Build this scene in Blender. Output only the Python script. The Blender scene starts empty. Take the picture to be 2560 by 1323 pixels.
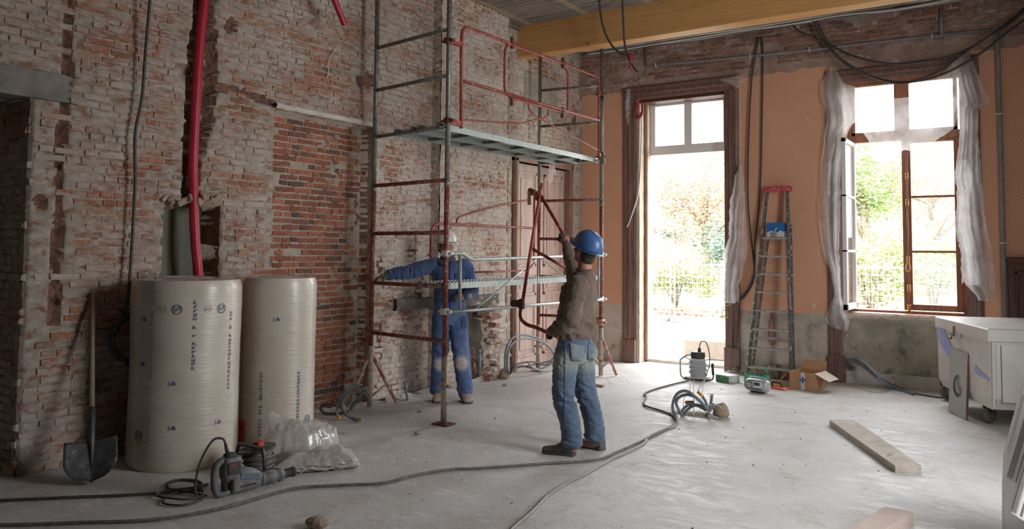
import bpy, bmesh, math, random
import numpy as np
from mathutils import Vector as V, Matrix, noise as mn
random.seed(7)
SC = bpy.context.scene
COL = SC.collection
# ---------------------------------------------------------------- camera
CAM_H, FOC, PPY = 1.58, 1976.2, 516.6
YAW, PIT, ROL = math.radians(-34.035), math.radians(3.297), math.radians(0.551)
FW = V((math.sin(YAW)*math.cos(PIT), math.cos(YAW)*math.cos(PIT), math.sin(PIT)))
_r = V((math.cos(YAW), -math.sin(YAW), 0)); _u = _r.cross(FW)
RT = _r*math.cos(ROL) + _u*math.sin(ROL); UP = -_r*math.sin(ROL) + _u*math.cos(ROL)
CAMP = V((0, 0, CAM_H))
cd = bpy.data.cameras.new('camera'); cam = bpy.data.objects.new('camera', cd); COL.objects.link(cam)
cam.matrix_world = Matrix.Translation(CAMP) @ Matrix((RT, UP, -FW)).transposed().to_4x4()
cd.sensor_fit = 'HORIZONTAL'; cd.sensor_width = 36; cd.lens = FOC/2560*36
cd.shift_y = (PPY-661.5)/2560; cd.clip_end = 300
SC.camera = cam
# ---------------------------------------------------------------- light
SC.view_settings.view_transform = 'Standard'; SC.view_settings.look = 'None'
SC.view_settings.gamma = 1; SC.view_settings.use_curve_mapping = False
SC.view_settings.exposure = 1.76
SC.cycles.max_bounces = 10; SC.cycles.diffuse_bounces = 6; SC.cycles.glossy_bounces = 3
SC.cycles.transmission_bounces = 6; SC.cycles.transparent_max_bounces = 12
SC.cycles.sample_clamp_indirect = 8; SC.cycles.use_denoising = True
SC.cycles.caustics_reflective = False; SC.cycles.caustics_refractive = False
w = bpy.data.worlds.new('overcast_sky'); SC.world = w; w.use_nodes = True
bg = w.node_tree.nodes['Background']; bg.inputs[0].default_value = (0.95, 0.975, 1.0, 1); bg.inputs[1].default_value = 3.9
def area(name, loc, size, rot, power, col=(1, 1, 1), portal=False):
    l = bpy.data.lights.new(name, 'AREA'); l.shape = 'RECTANGLE'; l.size, l.size_y = size
    l.energy = power; l.color = col
    o = bpy.data.objects.new(name, l); COL.objects.link(o); o.location = loc; o.rotation_euler = rot
    if portal: l.cycles.is_portal = True
    return o
# portals tell the renderer where daylight comes in: the door, the windows of the garden wall, the windows of the side wall
XL, YB, ZC = -5.92, 10.6, 4.68
XR, YR = 1.15, -2.8
H90 = math.pi/2
area('daylight_portal', (-4.28, 11.12, 1.95), (1.5, 3.9), (-H90, 0, 0), 1, portal=True)
area('daylight_portal', (-1.42, 11.12, 2.35), (1.6, 3.1), (-H90, 0, 0), 1, portal=True)
area('daylight_portal', (XR+.4, 5.3, 2.35), (2.9, 1.8), (0, H90, 0), 1, portal=True)

# ---------------------------------------------------------------- pixel -> point on a real plane
def ray(x, y): return FW*FOC + RT*(x-1280) + UP*(PPY-y)
def fl(x, y, z=0.0):
    d = ray(x, y); return CAMP + d*((z-CAM_H)/d.z)
def onY(x, y, Y):
    d = ray(x, y); return d*(Y/d.y) + CAMP
def onX(x, y, X):
    d = ray(x, y); return d*(X/d.x) + CAMP
def atd(x, y, dep):
    return CAMP + ray(x, y)*(dep/FOC)
def proj(p):
    v = p-CAMP; z = v.dot(FW)
    return (1280+FOC*v.dot(RT)/z, PPY-FOC*v.dot(UP)/z, z)
# ---------------------------------------------------------------- materials
def _nt(name):
    m = bpy.data.materials.new(name); m.use_nodes = True
    nt = m.node_tree; return m, nt, nt.nodes['Principled BSDF']
def N(nt, t, **k):
    n = nt.nodes.new(t)
    for a, b in k.items():
        if a[0] == '_': n.inputs[int(a[1:]) if a[1:].isdigit() else a[1:]].default_value = b
        else: setattr(n, a, b)
    return n
def ramp(nt, fac, stops):
    r = nt.nodes.new('ShaderNodeValToRGB'); e = r.color_ramp.elements
    while len(e) < len(stops): e.new(0.5)
    for i, (p, c) in enumerate(stops):
        e[i].position = p; e[i].color = (*c, 1) if len(c) == 3 else c
    nt.links.new(fac, r.inputs[0]); return r.outputs[0]
def mixc(nt, fac, a, b, mode='MIX'):
    n = nt.nodes.new('ShaderNodeMix'); n.data_type = 'RGBA'; n.blend_type = mode
    for s, v in ((0, fac), (6, a), (7, b)):
        if hasattr(v, 'links'): nt.links.new(v, n.inputs[s])
        else: n.inputs[s].default_value = v if s == 0 else (*v, 1)
    return n.outputs[2]
def noise_out(nt, scale, detail=4, rough=.6, vec=None, dist=0):
    n = N(nt, 'ShaderNodeTexNoise', _Scale=scale, _Detail=detail, _Roughness=rough, _Distortion=dist)
    if vec is None: vec = nt.nodes.get('GEOPOS') or N(nt, 'ShaderNodeNewGeometry', name='GEOPOS'); vec = vec.outputs['Position']
    nt.links.new(vec, n.inputs['Vector']); return n.outputs['Fac']
def objco(nt):
    return N(nt, 'ShaderNodeTexCoord').outputs['Object']
def stretch(nt, vec, s):
    m = N(nt, 'ShaderNodeMapping'); m.inputs['Scale'].default_value = s; nt.links.new(vec, m.inputs[0]); return m.outputs[0]
def bump(nt, b, h, st=.3, dist=.01):
    n = N(nt, 'ShaderNodeBump', _Strength=st, _Distance=dist); nt.links.new(h, n.inputs['Height']); nt.links.new(n.outputs[0], b.inputs['Normal'])
def lin(c):  # sRGB 0-255 -> linear
    return tuple(((x/255)/12.92 if x/255 <= .04045 else ((x/255+.055)/1.055)**2.4) for x in c)
def mat(name, c1, c2=None, scale=8, rough=.6, metal=0, bmp=0, bscale=40, vec='obj', st=(1, 1, 1), lo=.35, hi=.65, c3=None, scale3=30, lo3=.6, hi3=.7, **k):
    """two-tone noise material with optional specks (c3) and fine relief"""
    m, nt, b = _nt(name)
    v = objco(nt) if vec == 'obj' else None
    if st != (1, 1, 1): v = stretch(nt, v if v else N(nt, 'ShaderNodeNewGeometry').outputs['Position'], st)
    col = None
    if c2: col = ramp(nt, noise_out(nt, scale, 5, .65, v), [(lo, c1), (hi, c2)])
    if c3:
        f = ramp(nt, noise_out(nt, scale3, 4, .6, v), [(lo3, (0, 0, 0)), (hi3, (1, 1, 1))])
        col = mixc(nt, f, col if col else c1, c3)
    if col: nt.links.new(col, b.inputs['Base Color'])
    else: b.inputs['Base Color'].default_value = (*c1, 1)
    b.inputs['Roughness'].default_value = rough; b.inputs['Metallic'].default_value = metal
    for a, x in k.items(): b.inputs[a.replace('_', ' ')].default_value = x
    if bmp: bump(nt, b, noise_out(nt, bscale, 5, .6, v), bmp)
    return m
M = {}
def brick_mat(name, wash_lo, wash_hi, wash_c, tones):
    m, nt, b = _nt(name)
    at = N(nt, 'ShaderNodeAttribute', attribute_name='tone')
    oi = N(nt, 'ShaderNodeObjectInfo')
    a = N(nt, 'ShaderNodeMath', operation='ADD'); nt.links.new(at.outputs['Fac'], a.inputs[0]); nt.links.new(oi.outputs['Random'], a.inputs[1])
    f = N(nt, 'ShaderNodeMath', operation='FRACT'); nt.links.new(a.outputs[0], f.inputs[0])
    base = ramp(nt, f.outputs[0], tones)
    base = mixc(nt, .55, base, ramp(nt, noise_out(nt, 45, 5, .7), [(.3, (.08, .05, .04)), (.5, (.5, .5, .5)), (.72, (.95, .85, .75))]), 'OVERLAY')
    sv = stretch(nt, N(nt, 'ShaderNodeNewGeometry').outputs['Position'], (1, 1, 2.4)); n1 = noise_out(nt, 1.0, 4, .6, sv); n2 = noise_out(nt, 9, 7, .8, sv)
    ad = N(nt, 'ShaderNodeMath', operation='MULTIPLY_ADD', _1=.55); nt.links.new(n1, ad.inputs[0]); 
    mu = N(nt, 'ShaderNodeMath', operation='MULTIPLY', _1=.45); nt.links.new(n2, mu.inputs[0]); nt.links.new(mu.outputs[0], ad.inputs[2])
    wf = ramp(nt, ad.outputs[0], [(wash_lo, (0, 0, 0)), (wash_hi, (1, 1, 1))])
    wc = ramp(nt, noise_out(nt, 6, 4, .6), [(.35, wash_c[0]), (.65, wash_c[1])])
    wk = N(nt, 'ShaderNodeMath', operation='MULTIPLY', _1=.9); nt.links.new(wf, wk.inputs[0]); nt.links.new(mixc(nt, wk.outputs[0], base, wc), b.inputs['Base Color'])
    b.inputs['Roughness'].default_value = .92; b.inputs['Specular IOR Level'].default_value = .15
    bump(nt, b, noise_out(nt, 70, 6, .7), .7, .006)
    return m
T1 = [(0, (.23, .105, .07)), (.25, (.37, .16, .095)), (.5, (.41, .19, .12)), (.7, (.31, .135, .088)), (.85, (.40, .25, .175)), (1, (.20, .13, .10))]
WASH = ((.40, .34, .285), (.52, .46, .405))
M['brick'] = brick_mat('washed_brick', .445, .525, WASH, T1)
M['brick_wash_lit'] = brick_mat('heavily_washed_lit_brick', .42, .50, ((.54, .47, .40), (.69, .615, .55)), T1)  # heavier lime wash, its colour also lightened to paint in light near the windows
M['mortar_lit'] = mat('lit_lime_mortar', (.42, .34, .27), (.64, .57, .50), 9, .95, bmp=.9, bscale=45, vec='w', st=(1, 1, 1.7), c3=(.36, .20, .13), scale3=10, lo3=.55, hi3=.66)  # lighter copy of the mortar: window light put into the colour
M['brick_red'] = brick_mat('red_brick', .57, .68, WASH, [(0, (.22, .085, .055)), (.3, (.36, .135, .08)), (.55, (.42, .165, .10)), (.75, (.29, .11, .07)), (.92, (.18, .10, .075)), (1, (.11, .08, .07))])
M['mortar'] = mat('lime_mortar', (.29, .23, .18), (.47, .41, .355), 9, .95, bmp=.9, bscale=45, vec='w', st=(1, 1, 1.7), c3=(.27, .14, .085), scale3=10, lo3=.53, hi3=.64)
M['mortar_red'] = mat('alcove_mortar', (.33, .26, .20), (.46, .385, .315), 5, .95, bmp=.9, bscale=45, vec='w', c3=(.16, .07, .045), scale3=9, lo3=.55, hi3=.66)
M['sooty'] = mat('sooty_plaster', (.09, .075, .065), (.22, .18, .15), 4, .95, bmp=.8, vec='w')
M['concrete'] = mat('old_concrete', (.16, .145, .13), (.27, .245, .22), 5, .95, bmp=.6, bscale=30, vec='w')
M['cement'] = mat('grey_cement', (.33, .30, .255), (.42, .385, .335), 9, .9, bmp=.5, bscale=60, vec='w')
M['wood_dark'] = mat('dark_varnished_wood', lin((106, 80, 72)), lin((138, 108, 98)), 5, .42, bmp=.12, bscale=60, st=(6, 6, .6), vec='w')
M['wood_win'] = mat('red_brown_window_wood', lin((138, 94, 72)), lin((172, 124, 98)), 5, .4, bmp=.1, bscale=60, st=(6, 6, .7), vec='w')
M['panel_dark'] = mat('brown_panelling', lin((74, 48, 36)), lin((98, 66, 50)), 5, .5, bmp=.15, st=(5, 5, .5), vec='w')
M['door_paint'] = mat('dusty_pink_door_paint', lin((190, 164, 152)), lin((208, 184, 172)), 4, .6, bmp=.1, st=(5, 5, .6), vec='w', c3=lin((182, 120, 92)), scale3=3, lo3=.55, hi3=.72)
M['white'] = mat('white_paint', (.88, .88, .88), (.82, .82, .83), 3, .45, bmp=.05, vec='w')
M['white_dirty'] = mat('dusty_white_paint', (.74, .74, .74), (.62, .61, .60), 5, .6, bmp=.1, vec='w')
M['jamb'] = mat('bare_jamb_plaster', lin((196, 178, 160)), lin((160, 134, 112)), 6, .9, bmp=.5, vec='w', st=(4, 4, .8))
M['steel'] = mat('worn_steel_tube', lin((104, 104, 98)), lin((146, 146, 138)), 25, .5, .55, bmp=.1, vec='w', c3=lin((170, 165, 152)), scale3=60)
M['steel_red'] = mat('red_painted_tube', lin((116, 48, 40)), lin((140, 70, 58)), 14, .55, .1, bmp=.15, vec='w', c3=lin((150, 132, 120)), scale3=34, lo3=.52, hi3=.62)
M['rail_red'] = mat('pink_red_rail_paint', lin((134, 50, 44)), lin((160, 78, 68)), 9, .5, .1, vec='w', c3=lin((196, 132, 122)), scale3=20, lo3=.55, hi3=.7)
M['tube_dusty'] = mat('dusty_tube', lin((170, 155, 140)), lin((196, 184, 170)), 14, .7, .1, vec='w', c3=lin((150, 86, 70)), scale3=22, lo3=.56, hi3=.66)
M['red_dusty'] = mat('dusty_red_tube', lin((168, 68, 58)), lin((196, 150, 138)), 9, .6, .1, vec='w', c3=lin((205, 196, 186)), scale3=18, lo3=.52, hi3=.62)
M['galv'] = mat('galvanised_steel', lin((150, 160, 156)), lin((184, 192, 188)), 30, .42, .45, bmp=.06, vec='w')
M['rust'] = mat('rusty_clamp', lin((84, 50, 40)), lin((120, 76, 60)), 30, .7, .3, bmp=.4, vec='w')
M['black'] = mat('black_plastic', (.03, .03, .032), (.055, .055, .055), 12, .5, bmp=.05)
M['cable'] = mat('dusty_black_cable', lin((84, 82, 80)), lin((120, 116, 112)), 30, .7, vec='w')
M['cable_dk'] = mat('dark_cable', lin((58, 58, 56)), lin((80, 80, 77)), 30, .6, vec='w')
M['conduit'] = mat('grey_conduit', lin((104, 114, 120)), lin((130, 140, 146)), 20, .55, vec='w')
M['conduit_w'] = mat('pale_cable', (.66, .66, .64), None, rough=.5)
M['duct_red'] = mat('red_corrugated_duct', lin((164, 26, 48)), lin((184, 40, 62)), 5, .4, vec='w', c3=lin((196, 96, 104)), scale3=6, lo3=.6, hi3=.8)
M['pipe'] = mat('grey_wall_pipe', lin((128, 126, 124)), lin((146, 143, 140)), 12, .5, vec='w')
M['brass'] = mat('brass_fitting', lin((188, 146, 84)), lin((160, 118, 66)), 30, .4, .6)
M['yellow'] = mat('yellow_tape', lin((214, 160, 52)), rough=.6)
M['pink'] = mat('pink_strap', lin((212, 62, 88)), lin((190, 50, 74)), 20, .6)
M['dirt'] = mat('grey_rubble', lin((148, 138, 128)), lin((188, 178, 166)), 8, .95, bmp=.8, bscale=30, vec='w')
M['stone'] = mat('brown_rubble_stone', lin((140, 118, 100)), lin((176, 156, 138)), 10, .95, bmp=.8, bscale=20, vec='w')
def glass_mat(name, haze):
    m = bpy.data.materials.new(name); m.use_nodes = True; nt = m.node_tree; nt.nodes.clear()
    o = N(nt, 'ShaderNodeOutputMaterial'); t = N(nt, 'ShaderNodeBsdfTransparent'); t.inputs[0].default_value = (.97, .98, .98, 1)
    g = N(nt, 'ShaderNodeBsdfGlossy', _Roughness=.03); g.inputs[0].default_value = (1, 1, 1, 1)
    mx = N(nt, 'ShaderNodeMixShader'); mx.inputs[0].default_value = .05
    nt.links.new(t.outputs[0], mx.inputs[1]); nt.links.new(g.outputs[0], mx.inputs[2]); out = mx
    if haze:
        d = N(nt, 'ShaderNodeBsdfTranslucent'); d.inputs[0].default_value = (.9, .9, .88, 1)
        m2 = N(nt, 'ShaderNodeMixShader'); m2.inputs[0].default_value = haze
        nt.links.new(mx.outputs[0], m2.inputs[1]); nt.links.new(d.outputs[0], m2.inputs[2]); out = m2
    nt.links.new(out.outputs[0], o.inputs[0]); return m
M['glass'] = glass_mat('clear_glass', 0)
M['glass_dusty'] = glass_mat('dusty_glass', .035)
def film_mat(name, dens, col=(.86, .86, .87), var=.25):
    m = bpy.data.materials.new(name); m.use_nodes = True; nt = m.node_tree; nt.nodes.clear()
    o = N(nt, 'ShaderNodeOutputMaterial'); t = N(nt, 'ShaderNodeBsdfTransparent')
    d = N(nt, 'ShaderNodeBsdfDiffuse'); d.inputs[0].default_value = (*col, 1)
    tl = N(nt, 'ShaderNodeBsdfTranslucent'); tl.inputs[0].default_value = (*col, 1)
    g = N(nt, 'ShaderNodeBsdfGlossy', _Roughness=.25)
    a = N(nt, 'ShaderNodeMixShader', _0=.5); nt.links.new(d.outputs[0], a.inputs[1]); nt.links.new(tl.outputs[0], a.inputs[2])
    b = N(nt, 'ShaderNodeMixShader', _0=.12); nt.links.new(a.outputs[0], b.inputs[1]); nt.links.new(g.outputs[0], b.inputs[2])
    c = N(nt, 'ShaderNodeMixShader')
    f = ramp(nt, noise_out(nt, 3, 5, .6), [(.3, (dens-var,)*3), (.7, (min(1, dens+var),)*3)]); nt.links.new(f, c.inputs[0])
    nt.links.new(t.outputs[0], c.inputs[1]); nt.links.new(b.outputs[0], c.inputs[2]); nt.links.new(c.outputs[0], o.inputs[0])
    bm = N(nt, 'ShaderNodeBump', _Strength=.25, _Distance=.01); nt.links.new(noise_out(nt, 10, 3, .5), bm.inputs['Height'])
    for s in (g,): nt.links.new(bm.outputs[0], s.inputs['Normal'])
    return m
M['film'] = film_mat('plastic_film', .44, (.96, .96, .97), .16)
M['film_dense'] = film_mat('crumpled_plastic_film', .8, (.80, .77, .73), .15)
# ---------------------------------------------------------------- mesh building
def spline(pts, n=8, closed=False):
    """Catmull-Rom through pts"""
    P = [V(p) for p in pts]
    if len(P) < 3 or n <= 1: return P
    out = []
    L = len(P)
    for i in range(L if closed else L-1):
        if closed: a, b, c, d = P[i-1], P[i], P[(i+1) % L], P[(i+2) % L]
        else: a, b, c, d = P[max(i-1, 0)], P[i], P[i+1], P[min(i+2, L-1)]
        for k in range(n):
            t = k/n
            out.append(.5*((2*b)+(c-a)*t+(2*a-5*b+4*c-d)*t*t+(3*b-a-3*c+d)*t**3))
    if not closed: out.append(P[-1])
    return out
class MB:
    def __init__(s): s.v = []; s.f = []; s.m = []; s.attr = None
    def add(s, vs, fs, mi=0):
        o = len(s.v); s.v += [V(p) for p in vs]; s.f += [tuple(i+o for i in f) for f in fs]; s.m += [mi]*len(fs); return s
    def box(s, c, size, rot=None, bev=0, mi=0):
        """box by centre and size, rot a 3x3 matrix; bev chamfers all edges"""
        c = V(c); hx, hy, hz = (x/2 for x in size)
        if bev:
            b = min(bev, hx*.9, hy*.9, hz*.9); vs = []; 
            for sx in (-1, 1):
                for sy in (-1, 1):
                    for sz in (-1, 1):
                        vs += [(sx*(hx-b), sy*(hy-b), sz*hz), (sx*(hx-b), sy*hy, sz*(hz-b)), (sx*hx, sy*(hy-b), sz*(hz-b))]
            bm = bmesh.new()
            for p in vs: bm.verts.new(p)
            r = bmesh.ops.convex_hull(bm, input=bm.verts); bm.verts.index_update()
            bmesh.ops.dissolve_limit(bm, angle_limit=.02, verts=bm.verts, edges=bm.edges); bm.verts.index_update()
            vs = [v.co.copy() for v in bm.verts]; fs = [[v.index for v in f.verts] for f in bm.faces]; bm.free()
        else:
            vs = [V((x*hx, y*hy, z*hz)) for x in (-1, 1) for y in (-1, 1) for z in (-1, 1)]
            fs = [(0, 1, 3, 2), (4, 6, 7, 5), (0, 4, 5, 1), (2, 3, 7, 6), (0, 2, 6, 4), (1, 5, 7, 3)]
        if rot is not None: vs = [rot @ V(p) for p in vs]
        return s.add([V(p)+c for p in vs], fs, mi)
    def bb(s, lo, hi, bev=0, mi=0):
        lo, hi = V(lo), V(hi)
        return s.box((lo+hi)/2, [abs(x) for x in (hi-lo)], None, bev, mi)
    def beam(s, a, b, wd, th, upv=(0, 0, 1), bev=0, mi=0):
        """rectangular bar from a to b: wd across, th along upv"""
        a, b = V(a), V(b); x = (b-a); L = x.length; x.normalize(); u = V(upv); u = (u-x*u.dot(x))
        if u.length < 1e-5: u = V((0, 1, 0)); u = u-x*u.dot(x)
        u.normalize(); y = u.cross(x); R = Matrix((x, y, u)).transposed()
        return s.box((a+b)/2, (L, wd, th), R, bev, mi)
    def tube(s, pts, r, n=8, cap=True, closed=False, mi=0, ry=None):
        """swept tube; r a number or one per point; ry gives an elliptical section (second axis)"""
        P = [V(p) for p in pts]; k = len(P); rs = r if isinstance(r, (list, tuple)) else [r]*k
        rys = ry if isinstance(ry, (list, tuple)) else ([ry]*k if ry else rs)
        t0 = (P[1]-P[0]).normalized(); u = V((0, 0, 1)) if abs(t0.z) < .9 else V((0, 1, 0))
        u = (u-t0*u.dot(t0)).normalized(); vs = []
        for i in range(k):
            a = P[i-1] if i or closed else P[i]; b = P[(i+1) % k] if i < k-1 or closed else P[i]
            t = b-a
            if t.length < 1e-9: t = t0
            t = t.normalized(); u = u-t*u.dot(t)
            if u.length < 1e-6: u = V((1, 0, 0))-t*t.x
            u.normalize(); w_ = t.cross(u)
            for j in range(n):
                an = 2*math.pi*j/n; vs.append(P[i]+u*(math.cos(an)*rs[i])+w_*(math.sin(an)*rys[i]))
        fs = []
        for i in range(k if closed else k-1):
            for j in range(n):
                a, b = i*n+j, i*n+(j+1) % n; c, d = ((i+1) % k)*n+(j+1) % n, ((i+1) % k)*n+j
                fs.append((a, b, c, d))
        if cap and not closed: fs += [tuple(range(n-1, -1, -1)), tuple((k-1)*n+j for j in range(n))]
        return s.add(vs, fs, mi)
    def cyl(s, a, b, r, n=12, r2=None, mi=0): return s.tube([a, b], [r, r if r2 is None else r2], n, mi=mi)
    def lathe(s, c, prof, n=24, axis=(0, 0, 1), mi=0, arc=(0, 2*math.pi), xdir=None):
        """prof: list of (radius, height)"""
        ax = V(axis).normalized(); x = V(xdir) if xdir else (V((1, 0, 0)) if abs(ax.x) < .9 else V((0, 1, 0))); x = (x-ax*x.dot(ax)).normalized(); y = ax.cross(x); c = V(c)
        full = abs(arc[1]-arc[0]-2*math.pi) < 1e-6; cn = n if full else n+1; vs = []
        for (r, h) in prof:
            for j in range(cn):
                an = arc[0]+(arc[1]-arc[0])*j/n; vs.append(c+ax*h+x*(r*math.cos(an))+y*(r*math.sin(an)))
        fs = []
        for i in range(len(prof)-1):
            for j in range(n):
                j2 = (j+1) % cn; fs.append((i*cn+j, i*cn+j2, (i+1)*cn+j2, (i+1)*cn+j))
        return s.add(vs, fs, mi)
    def ell(s, c, r, n=12, rot=None, mi=0):
        vs = []; fs = []; m_ = n//2+1; c = V(c)
        for i in range(m_+1):
            th = math.pi*i/m_
            for j in range(n):
                ph = 2*math.pi*j/n; p = V((r[0]*math.sin(th)*math.cos(ph), r[1]*math.sin(th)*math.sin(ph), r[2]*math.cos(th)))
                vs.append((rot @ p if rot is not None else p)+c)
        for i in range(m_):
            for j in range(n): fs.append((i*n+j, (i+1)*n+j, (i+1)*n+(j+1) % n, i*n+(j+1) % n))
        return s.add(vs, fs, mi)
    def grid(s, nu, nv, fn, mi=0):
        vs = [fn(i/nu, j/nv) for j in range(nv+1) for i in range(nu+1)]
        fs = [(j*(nu+1)+i, j*(nu+1)+i+1, (j+1)*(nu+1)+i+1, (j+1)*(nu+1)+i) for j in range(nv) for i in range(nu)]
        return s.add(vs, fs, mi)
    def prism(s, poly, d, mi=0):
        """extrude a planar polygon (list of points) by vector d"""
        P = [V(p) for p in poly]; d = V(d); n = len(P)
        return s.add(P+[p+d for p in P], [tuple(range(n-1, -1, -1)), tuple(range(n, 2*n))]+[(i, (i+1) % n, n+(i+1) % n, n+i) for i in range(n)], mi)
    def build(s, name, mt, parent=None, smooth=False, at=None, weld=False, solid=0):
        mts = mt if isinstance(mt, (list, tuple)) else [mt]
        if at is None:
            if parent is not None: org = world_loc(parent)
            else:
                xs = [p.x for p in s.v]; ys = [p.y for p in s.v]; zs = [p.z for p in s.v]
                org = V(((min(xs)+max(xs))/2, (min(ys)+max(ys))/2, min(zs)))
        else: org = V(at)
        me = bpy.data.meshes.new(name); me.from_pydata([p-org for p in s.v], [], s.f)
        for m_ in mts: me.materials.append(M[m_] if isinstance(m_, str) else m_)
        if len(mts) > 1: me.polygons.foreach_set('material_index', s.m)
        bm = bmesh.new(); bm.from_mesh(me)
        if weld: bmesh.ops.remove_doubles(bm, verts=bm.verts, dist=1e-4)
        bmesh.ops.recalc_face_normals(bm, faces=bm.faces); bm.to_mesh(me); bm.free()
        if s.attr is not None:
            a = me.attributes.new('tone', 'FLOAT', 'POINT'); a.data.foreach_set('value', s.attr)
        if smooth: 
            me.shade_smooth()
            if smooth is not True: me.set_sharp_from_angle(angle=math.radians(smooth))
        o = bpy.data.objects.new(name, me); COL.objects.link(o)
        if parent is not None: o.parent = parent; o.location = org-world_loc(parent)
        else: o.location = org
        if solid:
            md = o.modifiers.new('thickness', 'SOLIDIFY'); md.thickness = solid; md.offset = 0
        return o
def world_loc(o):
    l = V(o.location)
    while o.parent is not None: o = o.parent; l += V(o.location)
    return l
def tag(o, label, cat=None, group=None, kind=None):
    if label: o['label'] = label
    if cat: o['category'] = cat
    if group: o['group'] = group
    if kind: o['kind'] = kind
    return o
def thing(name, loc, label, cat, group=None, kind=None):
    o = bpy.data.objects.new(name, None); COL.objects.link(o); o.location = loc; o.empty_display_size = .1
    return tag(o, label, cat, group, kind)
def struct(o, label=None):
    o['kind'] = 'structure'; o['category'] = o.name.split('_')[0].split('.')[0]
    if label: o['label'] = label
    return o
def sm(a, b, x):
    t = min(1, max(0, (x-a)/(b-a))); return t*t*(3-2*t)
def nz(x, y, z=0, s=1): return mn.noise(V((x*s, y*s, z*s)))
def cableobj(name, pts, r, mt, label, cat, n=8, seg=7, parent=None, smooth=True, group=None):
    o = MB().tube(spline(pts, seg), r, n).build(name, mt, parent, smooth)
    if parent is None: tag(o, label, cat, group)
    return o
# ================================================================ SETTING
def mk_wallpaper():
    m, nt, b = _nt('orange_dotted_wallpaper')
    pos = N(nt, 'ShaderNodeNewGeometry').outputs['Position']
    mp = N(nt, 'ShaderNodeMapping'); mp.inputs['Scale'].default_value = (38, 38, 38); mp.inputs['Rotation'].default_value = (0, math.radians(45), 0)
    nt.links.new(pos, mp.inputs[0])
    fr = N(nt, 'ShaderNodeVectorMath', operation='FRACTION'); nt.links.new(mp.outputs[0], fr.inputs[0])
    sb = N(nt, 'ShaderNodeVectorMath', operation='SUBTRACT'); sb.inputs[1].default_value = (.5, .5, .5); nt.links.new(fr.outputs[0], sb.inputs[0])
    ml = N(nt, 'ShaderNodeVectorMath', operation='MULTIPLY'); ml.inputs[1].default_value = (1, 0, 1); nt.links.new(sb.outputs[0], ml.inputs[0])
    ln = N(nt, 'ShaderNodeVectorMath', operation='LENGTH'); nt.links.new(ml.outputs[0], ln.inputs[0])
    dots = ramp(nt, ln.outputs['Value'], [(.26, (1, 1, 1)), (.34, (0, 0, 0))])
    base = ramp(nt, noise_out(nt, 1.6, 4, .6), [(.35, lin((214, 156, 120))), (.65, lin((222, 167, 132)))])
    c = mixc(nt, dots, base, lin((232, 190, 164)))
    sp = ramp(nt, noise_out(nt, 7, 3, .5), [(.735, (0, 0, 0)), (.755, (1, 1, 1))])
    c = mixc(nt, sp, c, lin((224, 200, 184)))
    nt.links.new(c, b.inputs['Base Color']); b.inputs['Roughness'].default_value = .75
    bump(nt, b, noise_out(nt, 90, 3), .15, .003); return m
M['wallpaper'] = mk_wallpaper()
def mk_floor():
    m, nt, b = _nt('dusty_cement_floor')
    base = ramp(nt, noise_out(nt, .7, 6, .62, None, .6), [(.3, (.48, .45, .42)), (.5, (.58, .56, .54)), (.7, (.65, .645, .635))])
    st = stretch(nt, N(nt, 'ShaderNodeNewGeometry').outputs['Position'], (1.0, 2.6, 1))
    n2 = noise_out(nt, 3.2, 7, .72, st, 1.5)
    c = mixc(nt, ramp(nt, n2, [(.54, (0, 0, 0)), (.66, (.8, .8, .8))]), base, (.73, .735, .74))
    c = mixc(nt, ramp(nt, noise_out(nt, 2.3, 8, .78, None, .8), [(.52, (0, 0, 0)), (.66, (.75, .75, .75))]), c, (.43, .37, .325))
    c = mixc(nt, ramp(nt, noise_out(nt, 14, 5, .8, st, 2.5), [(.56, (0, 0, 0)), (.68, (.5, .5, .5))]), c, (.46, .42, .39))
    c = mixc(nt, ramp(nt, noise_out(nt, 42, 3, .6), [(.68, (0, 0, 0)), (.74, (.7, .7, .7))]), c, (.2, .17, .15))
    nt.links.new(c, b.inputs['Base Color'])
    nt.links.new(ramp(nt, n2, [(.4, (.5, .5, .5)), (.65, (.78, .78, .78))]), b.inputs['Roughness'])
    b.inputs['Specular IOR Level'].default_value = .3
    bump(nt, b, noise_out(nt, 22, 7, .7), .35, .01); return m
M['floor'] = mk_floor()
M['plaster'] = mat('stained_grey_plaster', lin((190, 176, 160)), lin((216, 204, 190)), 2.6, .92, bmp=.5, bscale=25, vec='w', c3=lin((160, 150, 138)), scale3=3.4, lo3=.52, hi3=.68)
M['plaster_dark'] = mat('rough_dark_plaster', lin((150, 142, 130)), lin((188, 178, 164)), 3.2, .95, bmp=.9, bscale=30, vec='w', c3=lin((128, 122, 114)), scale3=6, lo3=.55, hi3=.68)
M['frieze'] = mat('brown_frieze_mortar', lin((150, 126, 112)), lin((184, 162, 148)), 4, .95, bmp=.9, bscale=30, vec='w', c3=lin((214, 200, 190)), scale3=5, lo3=.58, hi3=.68)
M['brick_frieze'] = brick_mat('frieze_brick', .49, .60, ((.46, .38, .33), (.58, .51, .46)), [(0, (.22, .12, .09)), (.3, (.32, .18, .13)), (.6, (.38, .22, .16)), (.8, (.27, .16, .125)), (1, (.2, .15, .125))])

# ---- floor
fb = MB().grid(60, 76, lambda u, v: (XL-.8+(XR-XL+.8)*u, YR+(YB+.35-YR)*v, .004*nz(u*30, v*40)-.002 if v < .99 else 0))
floor = struct(fb.build('floor', 'floor', None, True), 'pale dusty cement floor covered in scuffs and grit')

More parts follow.
